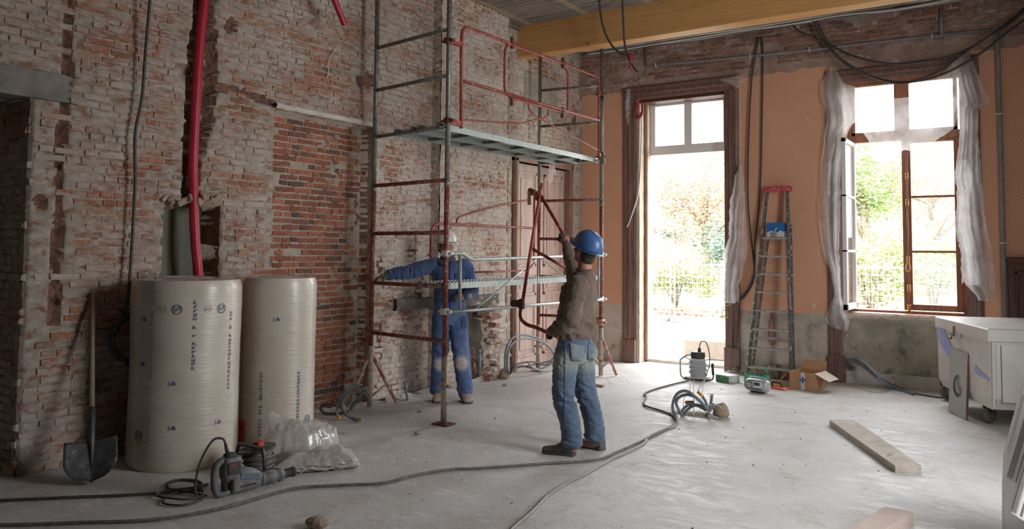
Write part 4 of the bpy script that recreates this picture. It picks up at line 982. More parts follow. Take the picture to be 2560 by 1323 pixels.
def print_on(t, body, r, h, c, items):
    """flat print lying on the wrap; items: (kind, px, py)"""
    for kind, u, z, s in items:
        mb = MB()
        def P(dx, dz):
            q = V(body((u+dx/(2*math.pi*r)) % 1, (z+dz)/h)); o_ = V((q.x-c[0], q.y-c[1], 0)).normalized(); return q+o_*.003
        def quad(x0, z0, x1, z1, n=1):
            for k in range(n):
                a, b = x0+(x1-x0)*k/n, x0+(x1-x0)*(k+1)/n; mb.add([P(a, z0), P(b, z0), P(b, z1), P(a, z1)], [(0, 1, 2, 3)])
        def ringp(r0, r1, n=22, ca=(0, 0)):
            for k in range(n):
                a, b = 2*math.pi*k/n, 2*math.pi*(k+1)/n
                mb.add([P(ca[0]+r0*math.cos(a), ca[1]+r0*math.sin(a)), P(ca[0]+r1*math.cos(a), ca[1]+r1*math.sin(a)), P(ca[0]+r1*math.cos(b), ca[1]+r1*math.sin(b)), P(ca[0]+r0*math.cos(b), ca[1]+r0*math.sin(b))], [(0, 1, 2, 3)])
        def line(x0, z0, x1, z1, w):
            d = V((x1-x0, z1-z0)); d.normalize(); nx, nz_ = -d.y*w/2, d.x*w/2
            mb.add([P(x0+nx, z0+nz_), P(x1+nx, z1+nz_), P(x1-nx, z1-nz_), P(x0-nx, z0-nz_)], [(0, 1, 2, 3)])
        if kind == 'arrow':        # ring with a tick-shaped arrow in it
            ringp(.82*s, s); line(-.45*s, .5*s, .5*s, .5*s, .12*s); line(-.45*s, .5*s, -.45*s, -.45*s, .12*s); line(-.2*s, -.35*s, .5*s, .42*s, .2*s); line(-.45*s, -.05*s, .0, -.1*s, .16*s); line(.5*s, .5*s, .5*s, -.3*s, .1*s)
            mb.build('printed_arrow_ring', ink, t)
        elif kind == 'ring':       # ring with small letters ACERMI-like block marks
            ringp(.86*s, s); 
            for k in range(3): quad(-.5*s+k*.36*s, -.28*s, -.26*s+k*.36*s, .28*s)
            mb.build('printed_round_stamp', ink2, t)
        elif kind == 'trefoil':    # three-arrow recycling mark with a line of small print beside it
            for a in (90, 210, 330): 
                ca = (.5*s*math.cos(math.radians(a)), .5*s*math.sin(math.radians(a))); ringp(.18*s, .52*s, 10, ca)
            for k in range(6): quad(-2.1*s, -s+k*.36*s, -1.5*s, -.8*s+k*.36*s)
            mb.build('printed_recycling_mark', ink, t)
        elif kind == 'text':       # vertical line of lettering
            rd = random.Random(int(u*999)); zc = -s
            while zc < s:
                g = rd.choice((.016, .02, .024)); 
                for q in range(rd.choice((2, 3))): line(-.013+.009*q, zc, -.013+.009*q+rd.choice((0, 0, .008)), zc+g, .0042)
                line(-.013, zc+(0 if rd.random() < .5 else g), .013, zc+(0 if rd.random() < .5 else g), .004); zc += g+.009
                if rd.random() < .16: zc += .03
            tag(mb.build('printed_lettering', ink2 if s > .5 else ink, t), None, kind='stuff')
def uz(body, r, c, px, py):
    """pixel -> (angle fraction, height) on the roll"""
    d = ray(px, py); D = V((d.x, d.y)); Cc = V((c[0], c[1])); a = D.dot(D); b = D.dot(Cc); q = b*b-a*(Cc.dot(Cc)-r*r)
    t = (b-math.sqrt(max(q, 0)))/a; p = CAMP+d*t; return (math.atan2(p.y-c[1], p.x-c[0])/(2*math.pi)) % 1, p.z
def roll(pf, pxl, pxr, ytop, label, marks):
    f = fl(*pf); hd = V((f.x, f.y)).normalized(); dep = (f-CAMP).dot(FW)
    r = (pxr-pxl)/2/FOC*dep; r = r*(1+r/dep); c = (f.x+hd.x*r, f.y+hd.y*r)
    h = zat(pf[0], ytop, f)
    t, body = shrink_wrap('insulation_roll', r, h, c[0], c[1], label)
    its = []
    for (k, px, py, s) in marks:
        u, z = uz(body, r, c, px, py); its.append((k, u, z, s))
    print_on(t, body, r, h, c, its); return t, body, r, h, c
A_ = .036; B_ = .026
r1 = roll((455, 1182), 331, 590, 703, 'larger cream plastic-wrapped insulation roll standing by the wall', [('arrow', 443, 774, A_), ('arrow', 553, 771, A_), ('ring', 409, 773, B_), ('ring', 520, 773, B_), ('trefoil', 361, 799, .017), ('trefoil', 434, 960, .017), ('trefoil', 434, 1071, .017), ('trefoil', 548, 1055, .017), ('arrow', 346, 1090, A_), ('text', 487, 840, .24), ('text', 377, 900, .62), ('text', 575, 870, .3), ('trefoil', 357, 911, .017)])
r2 = roll((690, 1121), 592, 772, 697, 'narrower cream plastic-wrapped insulation roll standing on the right', [('trefoil', 695, 799, .017), ('arrow', 691, 1065, A_), ('ring', 721, 1064, B_), ('text', 652, 1010, .25), ('text', 746, 1010, .25), ('arrow', 768, 1048, A_)])
# orange label on the narrower roll
u0, z0 = uz(r2[1], r2[2], r2[4], 604, 1080)
def lab(u, v):
    q = V(r2[1]((u0-.040+.068*u) % 1, (z0-.10+.20*v)/r2[3])); o_ = V((q.x-r2[4][0], q.y-r2[4][1], 0)).normalized(); return q+o_*.005
tag(MB().grid(8, 4, lab).build('orange_label', mat('orange_label_paper', lin((226, 78, 30)), lin((214, 92, 44)), 8, .6), r2[0]), 'bright orange label')
gl = MB()
for (v0_, v1_, a0, a1) in ((.72, .78, .35, .85), (.62, .67, .4, .8), (.38, .43, .3, .75), (.12, .3, .25, .32), (.12, .3, .6, .67), (.28, .32, .25, .67), (.1, .13, .25, .67), (.05, .08, .1, .9)):
    gl.add([lab(a, v)+V((.002, -.003, 0)) for a, v in ((a0, v0_), (a1, v0_), (a1, v1_), (a0, v1_))], [(0, 1, 2, 3)])
tag(gl.build('label_print', mat('dark_label_ink', (.06, .03, .02)), r2[0]), None, kind='stuff')

# ================================================================ RED DUCTS, WALL CABLE
def duct(pts, r, name, label):
    P = spline(pts, 40); L = [0]
    for i in range(1, len(P)): L.append(L[-1]+(P[i]-P[i-1]).length)
    n = int(L[-1]/.006); Q_ = []; j = 0
    for i in range(n+1):
        s = L[-1]*i/n
        while j < len(L)-2 and L[j+1] < s: j += 1
        t = (s-L[j])/max(1e-9, L[j+1]-L[j]); Q_.append(P[j].lerp(P[j+1], t))
    o = MB().tube(Q_, [r*(1.04 if (i//1) % 2 else .93) for i in range(n+1)], 14, True).build(name, 'duct_red', None, True)
    return tag(o, label, 'duct')
xr = XL-.035
duct([onX(516, -60, xr), onX(511, 0, xr), onX(500, 100, xr), onX(490, 250, xr), onX(483, 400, xr), onX(484, 500, xr+.03), onX(488, 600, xr+.06), onX(496, 690, xr+.07), onX(500, 790, xr+.05), onX(500, 900, xr-.02)], .041, 'red_duct', 'long red ribbed duct running down the chase behind the insulation rolls')
xr2 = -5.55
rd2 = duct([onX(812, -60, xr2), onX(836, 0, xr2), onX(850, 34, xr2), onX(861, 62, xr2)], .03, 'red_duct', 'short cut end of red ribbed duct hanging from above the brick wall')
xc = XL+.05
wc = cableobj('wall_cable', [onX(377, -40, xc+.1), onX(375, 0, xc+.1), onX(364, 130, xc+.06), onX(355, 245, xc+.05), onX(341, 315, xc+.04), onX(337, 365, xc+.04), onX(338, 450, xc+.04), onX(333, 560, xc+.04), onX(327, 660, xc+.04), onX(321, 730, xc+.05), onX(308, 790, xc+.05), onX(285, 815, xc+.05), onX(274, 850, xc+.06), onX(283, 888, xc+.06), onX(312, 900, xc+.06), onX(345, 880, xc+.06), onX(358, 840, xc+.05), onX(340, 800, xc+.04), onX(310, 805, xc+.05), onX(290, 830, xc+.08), onX(278, 868, xc+.08), onX(300, 896, xc+.07), onX(335, 905, xc+.06), onX(362, 870, xc+.05), onX(345, 795, xc+.04), onX(318, 788, xc+.06), onX(292, 812, xc+.1), onX(283, 858, xc+.1), onX(305, 893, xc+.1), onX(335, 922, xc+.06), onX(360, 918, xc+.05)], .0125, 'cable_dk', 'grey cable hanging down the brick wall into a coil beside the rolls', 'cable')

# ================================================================ SHOVEL
sb_ = fl(229, 1210); st0 = onX(231, 733, XL+.03); ax = (st0-sb_).normalized(); sidev = V((.62, .78, 0)); sidev = (sidev-ax*sidev.dot(ax)).normalized(); nv_ = sidev.cross(ax)
if nv_.x < 0: nv_ = -nv_
sh = thing('shovel', (sb_.x, sb_.y, 0), 'round-bladed shovel with a wooden handle leaning on the dark brick wall', 'shovel')
MB().tube([sb_+ax*.42, sb_+ax*.9, st0], [.019, .017, .018], 10).build('handle', mat('grey_wood_handle', lin((120, 104, 88)), lin((146, 128, 108)), 6, .7, st=(9, 9, 1)), sh, True)
hb_ = .165
def blade(u, v):
    x = (u-.5)*2; 
    wdt = hb_*(math.sqrt(max(0, 1-(1-v/.55)**2)) if v < .55 else 1-.04*(v-.55)) ; wdt = max(wdt, .004)
    zz_ = .005+.285*v; cup = .035*x*x+.02*(1-v)-.012*math.exp(-(x*3.2)**2)
    return sb_+ax*zz_+sidev*(x*wdt)+nv_*(cup+.004)
M['spade'] = mat('dusty_dark_spade', lin((72, 74, 76)), lin((104, 106, 106)), 12, .5, .5, bmp=.2, c3=lin((150, 146, 140)), scale3=22)
MB().grid(18, 14, blade).build('blade', 'spade', sh, True, solid=.004)
MB().tube([sb_+ax*.10+nv_*.004, sb_+ax*.28, sb_+ax*.40, sb_+ax*.52], [.006, .02, .024, .022], 10).build('socket', 'spade', sh, True)
# ================================================================ PEOPLE
from mathutils.bvhtree import BVHTree
def remesh(mb, name, mt_, parent, vox, it=5, disp=None, tone=None, fac=.5):
    """union of overlapping closed shells -> one continuous smooth surface; disp(p, n) gives relief, tone(p) a mask"""
    o = mb.build(name, mt_, parent, False)
    md = o.modifiers.new('r', 'REMESH'); md.mode = 'VOXEL'; md.voxel_size = vox
    if it:
        m2 = o.modifiers.new('s', 'SMOOTH'); m2.factor = fac; m2.iterations = it
    dg = bpy.context.evaluated_depsgraph_get(); me = bpy.data.meshes.new_from_object(o.evaluated_get(dg)); o.modifiers.clear()
    old = o.data; o.data = me; me.name = name; bpy.data.meshes.remove(old)
    org = world_loc(o)
    if disp:
        nv = [(v.co.copy(), v.normal.copy()) for v in me.vertices]
        for v, (c, n) in zip(me.vertices, nv): v.co = c+n*disp(c+org, n)
    if tone:
        a = me.attributes.new('tone', 'FLOAT', 'POINT'); a.data.foreach_set('value', [tone(v.co+org) for v in me.vertices])
    me.shade_smooth(); me.materials.clear(); me.materials.append(M[mt_] if isinstance(mt_, str) else mt_)
    return o
def frame3(s, f, u): return Matrix((V(s), V(f), V(u))).transposed()
def rings(mb, rs, n=20, p=2.3):
    """closed shell lofted through super-ellipse rings: (centre, side vec * halfwidth, front vec * halfdepth)"""
    vs = []
    for c, a, b in rs:
        for j in range(n):
            t = 2*math.pi*j/n; ct, st = math.cos(t), math.sin(t)
            vs.append(V(c)+V(a)*(math.copysign(abs(ct)**(2/p), ct))+V(b)*(math.copysign(abs(st)**(2/p), st)))
    k = len(rs); fs = [(i*n+j, i*n+(j+1) % n, (i+1)*n+(j+1) % n, (i+1)*n+j) for i in range(k-1) for j in range(n)]
    fs += [tuple(range(n-1, -1, -1)), tuple((k-1)*n+j for j in range(n))]
    return mb.add(vs, fs)
def limb(mb, pts, rs, seg=6, n=14):
    P = spline(pts, seg); k = len(P); R = []
    for i in range(k):
        t = i/seg; a = int(min(t, len(rs)-2)); f = t-a; R.append(rs[a]+(rs[a+1]-rs[a])*min(1, f))
    mb.tube(P, R, n); mb.ell(P[0], (R[0],)*3, 10); mb.ell(P[-1], (R[-1],)*3, 10); return mb
def head_shell(mb, c, s, f, u, k=1.0):
    R = frame3(s, f, u); c = V(c)
    def at(x, y, z): return c+R @ V((x*k, y*k, z*k))
    mb.ell(at(0, -.012, .035), (.076*k, .094*k, .088*k), 20, R); mb.ell(at(0, .012, -.03), (.064*k, .078*k, .082*k), 18, R)
    mb.ell(at(0, .045, -.078), (.042*k, .040*k, .034*k), 14, R)            # jaw and chin
    mb.tube([at(0, .078, .028), at(0, .096, -.004), at(0, .104, -.022)], [.009*k, .012*k, .015*k], 10); mb.ell(at(0, .098, -.026), (.018*k, .014*k, .011*k), 10, R)   # nose
    mb.tube(spline([at(-.055, .062, .036), at(0, .088, .04), at(.055, .062, .036)], 4), .011*k, 8)         # brow
    mb.tube(spline([at(-.024, .084, -.055), at(0, .091, -.053), at(.024, .084, -.055)], 3), .008*k, 8); mb.tube(spline([at(-.02, .083, -.067), at(0, .089, -.068), at(.02, .083, -.067)], 3), .008*k, 8)   # lips
    for q in (-1, 1):
        mb.ell(at(q*.046, .066, -.01), (.022*k, .018*k, .018*k), 10, R)      # cheekbone
        mb.ell(at(q*.078, -.012, .0), (.010*k, .024*k, .034*k), 12, R @ Matrix.Rotation(q*.3, 3, 'Z')); mb.ell(at(q*.076, -.006, -.026), (.008*k, .012*k, .014*k), 8, R)
    return at
def fingers(mb, w_, d, nrm, side, curl, spread=.0, k=1.0):
    """palm and five separate fingers from wrist w_: d forward, nrm out of the back of the hand, side towards the thumb"""
    d, nrm, side = V(d).normalized(), V(nrm), V(side); nrm = (nrm-d*nrm.dot(d)).normalized(); sd = d.cross(nrm)
    if sd.dot(side) < 0: sd = -sd
    R = frame3(sd, d, nrm); w_ = V(w_)
    def P(x, y, z): return w_+R @ V((x*k, y*k, z*k))
    mb.ell(P(0, .045, 0), (.042*k, .055*k, .017*k), 14, R); mb.tube([P(0, -.05, 0), P(0, .02, 0)], [.028*k, .027*k], 12)
    for i, (x, L, y0) in enumerate(((.031, .072, .083), (.0105, .080, .089), (-.010, .074, .086), (-.030, .058, .078))):
        pts = [P(x*.8, y0-.035, 0)]; a = -.1; p = P(x, y0, 0); pts.append(p); dirx = x*spread
        for seg_, c in ((.45, .55), (.32, .75), (.25, .45)):
            a += curl*c; q = pts[-1]+R @ V((dirx*seg_, math.cos(a)*L*seg_*k, -math.sin(a)*L*seg_*k)); pts.append(q)
        mb.tube(pts, [.0105*k, .0105*k, .0098*k, .009*k, .0075*k], 9); mb.ell(pts[-1], (.0075*k,)*3, 8)
        for j in (1, 2): mb.ell(pts[j], (.0106*k,)*3, 8)
    tp = [P(.020, .018, -.004), P(.043, .038, -.014), P(.052, .062, -.03-.012*curl), P(.044-.012*curl, .084, -.042-.016*curl)]
    mb.tube(tp, [.015*k, .0125*k, .0115*k, .009*k], 9); mb.ell(tp[-1], (.009*k,)*3, 8)
    return P
def hard_hat(parent, c, s, f, u, mt_, name='hard_hat', k=1.0):
    """shell with a ridge, a brim all round that runs forward into a peak"""
    R = frame3(s, f, u); c = V(c); mb = MB(); nu, nv = 36, 14; a0, b0, h0 = .112*k, .137*k, .128*k
    def P(i, j):
        t = 2*math.pi*i/nu; v = j/nv; ph = v*math.pi/2
        ct, st = math.cos(t), math.sin(t)
        r = math.cos(ph)**.8; z = math.sin(ph)*h0
        rid = .006*k*math.exp(-((ct*r*a0)/.014)**2)*(v > .15)+.003*k*math.exp(-((abs(ct*r*a0)-.045)/.01)**2)*(v > .3)
        return c+R @ V((ct*r*a0, st*r*b0-.004, z+rid))
    vs = [P(i, j) for j in range(nv+1) for i in range(nu)]
    fs = [(j*nu+i, j*nu+(i+1) % nu, (j+1)*nu+(i+1) % nu, (j+1)*nu+i) for j in range(nv) for i in range(nu)]
    mb.add(vs, fs); br = []
    for j in range(4):
        for i in range(nu):
            t = 2*math.pi*i/nu; st = math.sin(t); e = (.010+.036*max(0, st)**3)*k*j/3
            br.append(c+R @ V((math.cos(t)*(a0+e), st*(b0+e)-.004, -.004-.010*j/3*max(0, st)-(.004 if j == 3 else 0))))
    mb.add(br, [(j*nu+i, j*nu+(i+1) % nu, (j+1)*nu+(i+1) % nu, (j+1)*nu+i) for j in range(3) for i in range(nu)])
    o = mb.build(name, mt_, parent, True, weld=True, solid=.003); return o
def boot(parent, heel, toe, mt_, sole_m, hgt=.1, wd=.046, name='shoe'):
    h, t = V(heel), V(toe); h.z = t.z = 0; d = (t-h).normalized(); s = V((-d.y, d.x, 0)); L = (t-h).length; mb = MB()
    prof = [(-.01, .6, .55), (.03, .86, 1.0), (.2, .92, 1.0), (.38, .88, .9), (.55, .98, .68), (.72, 1.08, .56), (.88, 1.0, .5), (.97, .72, .42), (1.0, .4, .25)]
    rings(mb, [(h+d*(L*a)+V((0, 0, hgt*hh*.5+.008)), s*(wd*w_), V((0, 0, hgt*hh*.5))) for a, w_, hh in prof], 16, 2.6)
    mb.tube([h+d*(L*.16)+V((0, 0, hgt*.5)), h+d*(L*.17)+V((0, 0, hgt*1.35))], [wd*.95, wd*.9], 14)
    o = remesh(mb, name, mt_, parent, .006, 3, lambda p, n: .002*nz(p.x*60, p.y*60, p.z*60))
    sm_ = MB(); pl = [h+d*(L*a)+s*(wd*w_*q*1.06) for q in (1, -1) for a, w_, hh in (prof if q == 1 else prof[::-1])]
    sm_.prism([p+V((0, 0, .0)) for p in pl], (0, 0, .022)).build('sole', sole_m, o)
    lc = MB()
    for k in range(4):
        a = .36+.07*k; z = hgt*(.95-.11*k)+.016; c = h+d*(L*a); lc.tube([c+s*wd*.45+V((0, 0, z-.012)), c+V((0, 0, z)), c-s*wd*.45+V((0, 0, z-.012))], .0035, 5)
    tag(lc.build('laces', 'cable', o), None, kind='stuff')
    return o
def decal(o, quad, nm, mt_, parent, nu=8, nv=8, lift=.004, solid=.003):
    """a patch sewn on o: the quad of picture points is laid on its surface"""
    org = world_loc(o); bv = BVHTree.FromPolygons([v.co+org for v in o.data.vertices], [tuple(p.vertices) for p in o.data.polygons]); last = None
    def fn(u, v):
        nonlocal last
        x = (quad[0][0]*(1-u)+quad[1][0]*u)*(1-v)+(quad[3][0]*(1-u)+quad[2][0]*u)*v; y = (quad[0][1]*(1-u)+quad[1][1]*u)*(1-v)+(quad[3][1]*(1-u)+quad[2][1]*u)*v
        d = ray(x, y).normalized(); h = bv.ray_cast(CAMP, d)
        if h[0] is None: return last if last else CAMP+d*8
        last = h[0]+h[1]*lift; return last
    return MB().grid(nu, nv, fn).build(nm, mt_, parent, True, solid=solid)
def cloth_mat(name, stops, rough=.9, weave=160, bst=.25):
    m, nt, b = _nt(name); a_ = N(nt, 'ShaderNodeAttribute', attribute_name='tone')
    c = ramp(nt, a_.outputs['Fac'], stops)
    c = mixc(nt, .5, c, ramp(nt, noise_out(nt, 9, 5, .65), [(.3, (.36, .36, .36)), (.7, (.64, .64, .64))]), 'OVERLAY')
    nt.links.new(c, b.inputs['Base Color']); b.inputs['Roughness'].default_value = rough; b.inputs['Specular IOR Level'].default_value = .2
    b.inputs['Sheen Weight'].default_value = .15
    bump(nt, b, noise_out(nt, weave, 2, .5), bst, .003); return m
M['skin'] = mat('skin', lin((150, 100, 80)), lin((176, 122, 98)), 12, .55, vec='w')
M['skin'].node_tree.nodes['Principled BSDF'].inputs['Subsurface Weight'].default_value = .08
M['hair'] = mat('short_dark_hair', lin((40, 32, 28)), lin((66, 54, 46)), 60, .7, bmp=.8, bscale=120, vec='w')
M['shirt'] = cloth_mat('brown_jersey', [(0, lin((98, 83, 74))), (.6, lin((112, 96, 86))), (1, lin((138, 122, 110)))])
M['jeans'] = cloth_mat('faded_blue_denim', [(0, lin((76, 90, 112))), (.5, lin((98, 114, 134))), (1, lin((150, 154, 150)))], .9, 240)
M['overall'] = cloth_mat('blue_boiler_suit', [(0, lin((66, 84, 124))), (.35, lin((88, 108, 148))), (.6, lin((124, 138, 166))), (1, lin((186, 178, 174)))], .9, 200)
M['glove'] = mat('grey_work_glove', lin((92, 92, 88)), lin((130, 124, 114)), 25, .85, bmp=.5, bscale=90, vec='w')
M['glove_dk'] = mat('dark_coated_glove', lin((54, 66, 72)), lin((88, 92, 90)), 16, .75, bmp=.5, bscale=90, vec='w')
M['glove_pale'] = mat('pale_work_glove', lin((150, 140, 128)), lin((184, 174, 162)), 25, .85, bmp=.5, bscale=90, vec='w')
M['shoe_dk'] = mat('dusty_dark_shoe', lin((92, 86, 80)), lin((128, 120, 112)), 20, .8, bmp=.4, vec='w')
M['boot_tan'] = mat('dusty_tan_boot', lin((158, 132, 116)), lin((188, 164, 150)), 20, .85, bmp=.4, vec='w')
M['sole'] = mat('dark_rubber_sole', (.06, .055, .05), (.12, .11, .10), 20, .8)
M['eye'] = mat('eye_white', (.75, .73, .70), rough=.25)
M['iris'] = mat('dark_iris', (.03, .02, .015), rough=.2)
M['hat_blue'] = mat('scuffed_blue_hard_hat', lin((58, 94, 142)), lin((68, 104, 154)), 6, .35, vec='w', c3=lin((108, 118, 132)), scale3=9, lo3=.56, hi3=.72)
M['hat_white'] = mat('dusty_white_hard_hat', (.70, .68, .63), (.60, .57, .52), 8, .4, vec='w')
def wr(a, f=(14, 14, 22), a2=.0):
    def g(p, n):
        q = nz(p.x*f[0], p.y*f[1], p.z*f[2]); q2 = nz(p.x*f[0]*2.3+5, p.y*f[1]*2.3, p.z*f[2]*2.1)
        return a*(1-abs(q)*2.4)+a*.35*q2
    return g
def eyes(parent, at, f, k=1.0):
    for q in (-1, 1):
        e = MB().ell(at(q*.031, .074, .014), (.0125*k,)*3, 12).build('eye', 'eye', parent, True)
        MB().ell(V(at(q*.031, .0835, .014)), (.0052*k, .0052*k, .0052*k), 10).build('iris', 'iris', e, True)

# ---- man in the brown shirt, back half-turned, lifting the guard hoop
def J(px, py, Y): return onY(px, py, Y)
F1 = V((-1, .06, 0)).normalized(); S1 = V((F1.y, -F1.x, 0))*1.0; S1 = V((-.06, -1, 0)).normalized()     # S1 points to his left (towards us)
Uz = V((0, 0, 1))
hipL, hipR = J(1418, 882, 5.54), J(1456, 880, 5.70); knL, knR = J(1412, 998, 5.47), J(1468, 984, 5.73); anL, anR = J(1430, 1108, 5.455), J(1488, 1094, 5.745)
pel = (hipL+hipR)/2+V((0, 0, .03)); chest = J(1447, 745, 5.62); neck = J(1461, 683, 5.64); hd = J(1463, 630, 5.64)
shL, shR = J(1446, 716, 5.47), J(1441, 698, 5.78); elL, elR = J(1424, 806, 5.36), J(1429, 652, 5.96); wrL, wrR = J(1383, 826, 5.44), J(1416, 611, 6.02)
waist = J(1437, 822, 5.62)
p1 = MB(); limb(p1, [hipL, knL, anL+V((0, 0, -.02))], [.078, .055, .04]); limb(p1, [hipR, knR, anR+V((0, 0, -.02))], [.078, .055, .04])
rings(p1, [(pel-Uz*.09, S1*.12, F1*.085), (pel, S1*.155, F1*.105), (waist, S1*.135, F1*.095), (lerp(waist, chest, .6), S1*.145, F1*.10), (chest+Uz*.03, S1*.155, F1*.105), (chest+Uz*.12, S1*.13, F1*.085), (neck+Uz*.0, S1*.06, F1*.06)])
limb(p1, [shL, elL, wrL], [.05, .042, .03]); limb(p1, [shR, elR, wrR], [.05, .042, .03]); p1.tube([neck-Uz*.04, lerp(neck, hd, .7)], [.062, .056], 14)
p1.ell(lerp(shL, chest+Uz*.1, .3), (.07, .06, .06)); p1.ell(lerp(shR, chest+Uz*.1, .3), (.07, .06, .06))
# head tilted back, looking up and away to the left
hf = (F1*.86+V((0, .25, .42))).normalized(); hs = hf.cross(Uz).normalized(); hu = hs.cross(hf).normalized()
at1 = head_shell(p1, hd, hs, hf, hu)
dL = (wrL-elL).normalized(); dR = (wrR-elR).normalized(); dRh = (V((-.25, .0, 1))).normalized()
p1.ell(wrL+dL*.05, (.035,)*3); p1.ell(wrR+dRh*.05, (.035,)*3)
p1.ell(anL+F1*.05-Uz*.06, (.1, .035, .03)); p1.ell(anR+F1*.05-Uz*.06, (.1, .035, .03))
man1 = remesh(p1, 'person', 'skin', None, .0065, 4)
tag(man1, 'man in brown shirt and blue jeans, blue hard hat, lifting a red hoop', 'person')
eyes(man1, at1, hf)
# jeans
j = MB()
limb(j, [hipL+Uz*.0, lerp(hipL, knL, .5)+F1*.015, knL+F1*.008, lerp(knL, anL, .5)-F1*.012, anL+Uz*.022], [.102, .098, .083, .082, .079]); limb(j, [hipR, lerp(hipR, knR, .5)+F1*.015, knR+F1*.012, lerp(knR, anR, .5)-F1*.012, anR+Uz*.022], [.102, .098, .083, .082, .079])
for a_ in (anL, anR): j.tube([a_+Uz*.04, a_-Uz*.005+F1*.01], [.083, .087], 16); j.ell(a_+Uz*.02, (.088, .084, .02)); j.ell(a_+Uz*.075, (.086, .08, .02))
rings(j, [(pel-Uz*.11, S1*.135, F1*.10), (pel-Uz*.03, S1*.172, F1*.128), (pel+Uz*.04, S1*.168, F1*.12), (waist+Uz*.0, S1*.155, F1*.108)])
for hp_ in (hipL, hipR): j.ell(hp_-F1*.06-Uz*.0, (.075, .08, .09))
def jw(p, n):
    k = max(sm(.16, .02, abs(p.z-knL.z)), sm(.22, .03, p.z), .45*sm(.2, .05, abs(p.z-pel.z+.08)), .28)
    q = nz(p.x*11, p.y*11, p.z*26+p.x*9); return k*(.014*(1-abs(q)*2.6)-.003)+.002*nz(p.x*40, p.y*40, p.z*40)
jeans = remesh(j, 'jeans', 'jeans', man1, .008, 6, jw, lambda p: min(1, max(0, .35+.5*nz(p.x*4, p.y*4, p.z*3)+.5*sm(.12, 0, abs(p.z-.72)))))
# shirt
s_ = MB()
rings(s_, [(waist-Uz*.07, S1*.172, F1*.122), (waist, S1*.178, F1*.132), (lerp(waist, chest, .5), S1*.172, F1*.128), (chest, S1*.178, F1*.13), (chest+Uz*.09, S1*.168, F1*.112), (neck-Uz*.035, S1*.105, F1*.085), (neck+Uz*.012, S1*.072, F1*.072)])
limb(s_, [lerp(shL, chest+Uz*.06, .35), shL, lerp(shL, elL, .5), elL, lerp(elL, wrL, .5), wrL-dL*.01], [.085, .083, .072, .066, .058, .046]); limb(s_, [lerp(shR, chest+Uz*.06, .35), shR, lerp(shR, elR, .5), elR, lerp(elR, wrR, .5), wrR-dR*.03], [.085, .08, .07, .064, .056, .046])
def sw_(p, n):
    q = nz(p.x*10+p.z*6, p.y*10, p.z*12); q2 = nz(p.x*24, p.y*24, p.z*30); k = .6+.7*sm(.22, .02, abs(p.z-waist.z)); return k*.011*(1-abs(q)*2.6)+.004*q2
shirt = remesh(s_, 'shirt', 'shirt', man1, .0075, 5, sw_, lambda p: min(1, max(0, .45+.6*nz(p.x*5, p.y*5, p.z*5))))
col = MB().lathe(neck+Uz*.0, [(.066, -.01), (.072, .02), (.07, .035), (.062, .03)], 20, (0.05, 0, 1)); col.build('collar', 'shirt', shirt, True)
decal(jeans, ((1423, 858), (1462, 864), (1454, 904), (1428, 902)), 'back_pocket', mat('faded_pocket_denim', lin((104, 118, 132)), lin((140, 146, 146)), 14, .9, vec='w'), jeans, 8, 6)
decal(jeans, ((1470, 862), (1486, 866), (1485, 900), (1470, 900)), 'back_pocket', bpy.data.materials['faded_pocket_denim'], jeans, 6, 6)
for (q0, q1) in (((1412, 845), (1409, 1100)), ((1473, 848), (1466, 900))): decal(jeans, (q0, (q0[0]+2, q0[1]), (q1[0]+2, q1[1]), q1), 'seam', 'jeans', jeans, 1, 30, .003, .002)
decal(jeans, ((1445, 838), (1488, 833), (1488, 838), (1445, 843)), 'belt', mat('worn_leather_belt', lin((70, 60, 56)), lin((96, 84, 76)), 12, .6), jeans, 12, 2)
boot(man1, fl(1437, 1140), fl(1357, 1131), 'shoe_dk', 'sole', .095, .046); boot(man1, fl(1508, 1126), fl(1452, 1112), 'shoe_dk', 'sole', .095, .046)
g = MB(); fingers(g, wrL, dL, Uz*.6+S1*.8, Uz, 1.5); g.tube([wrL-dL*.05, wrL+dL*.02], [.042, .038], 14); remesh(g, 'glove', 'glove_dk', man1, .004, 2)
g = MB(); fingers(g, wrR, dRh, V((.75, -.65, 0)), V((-.6, -.8, 0)), 1.9); g.tube([wrR-dRh*.05, wrR+dRh*.02], [.042, .038], 14); remesh(g, 'glove', 'glove_dk', man1, .004, 2)
hat = hard_hat(man1, hd+hu*.052-hf*.008, hs, hf, hu, 'hat_blue')
hr = MB(); R_ = frame3(hs, hf, hu)
hr.ell(hd+R_ @ V((0, -.020, .028)), (.0795, .094, .088), 22, R_); hr.ell(hd+R_ @ V((0, -.052, -.035)), (.062, .052, .055), 16, R_)
remesh(hr, 'hair', 'hair', man1, .006, 2, lambda p, n: .002*nz(p.x*90, p.y*90, p.z*60))
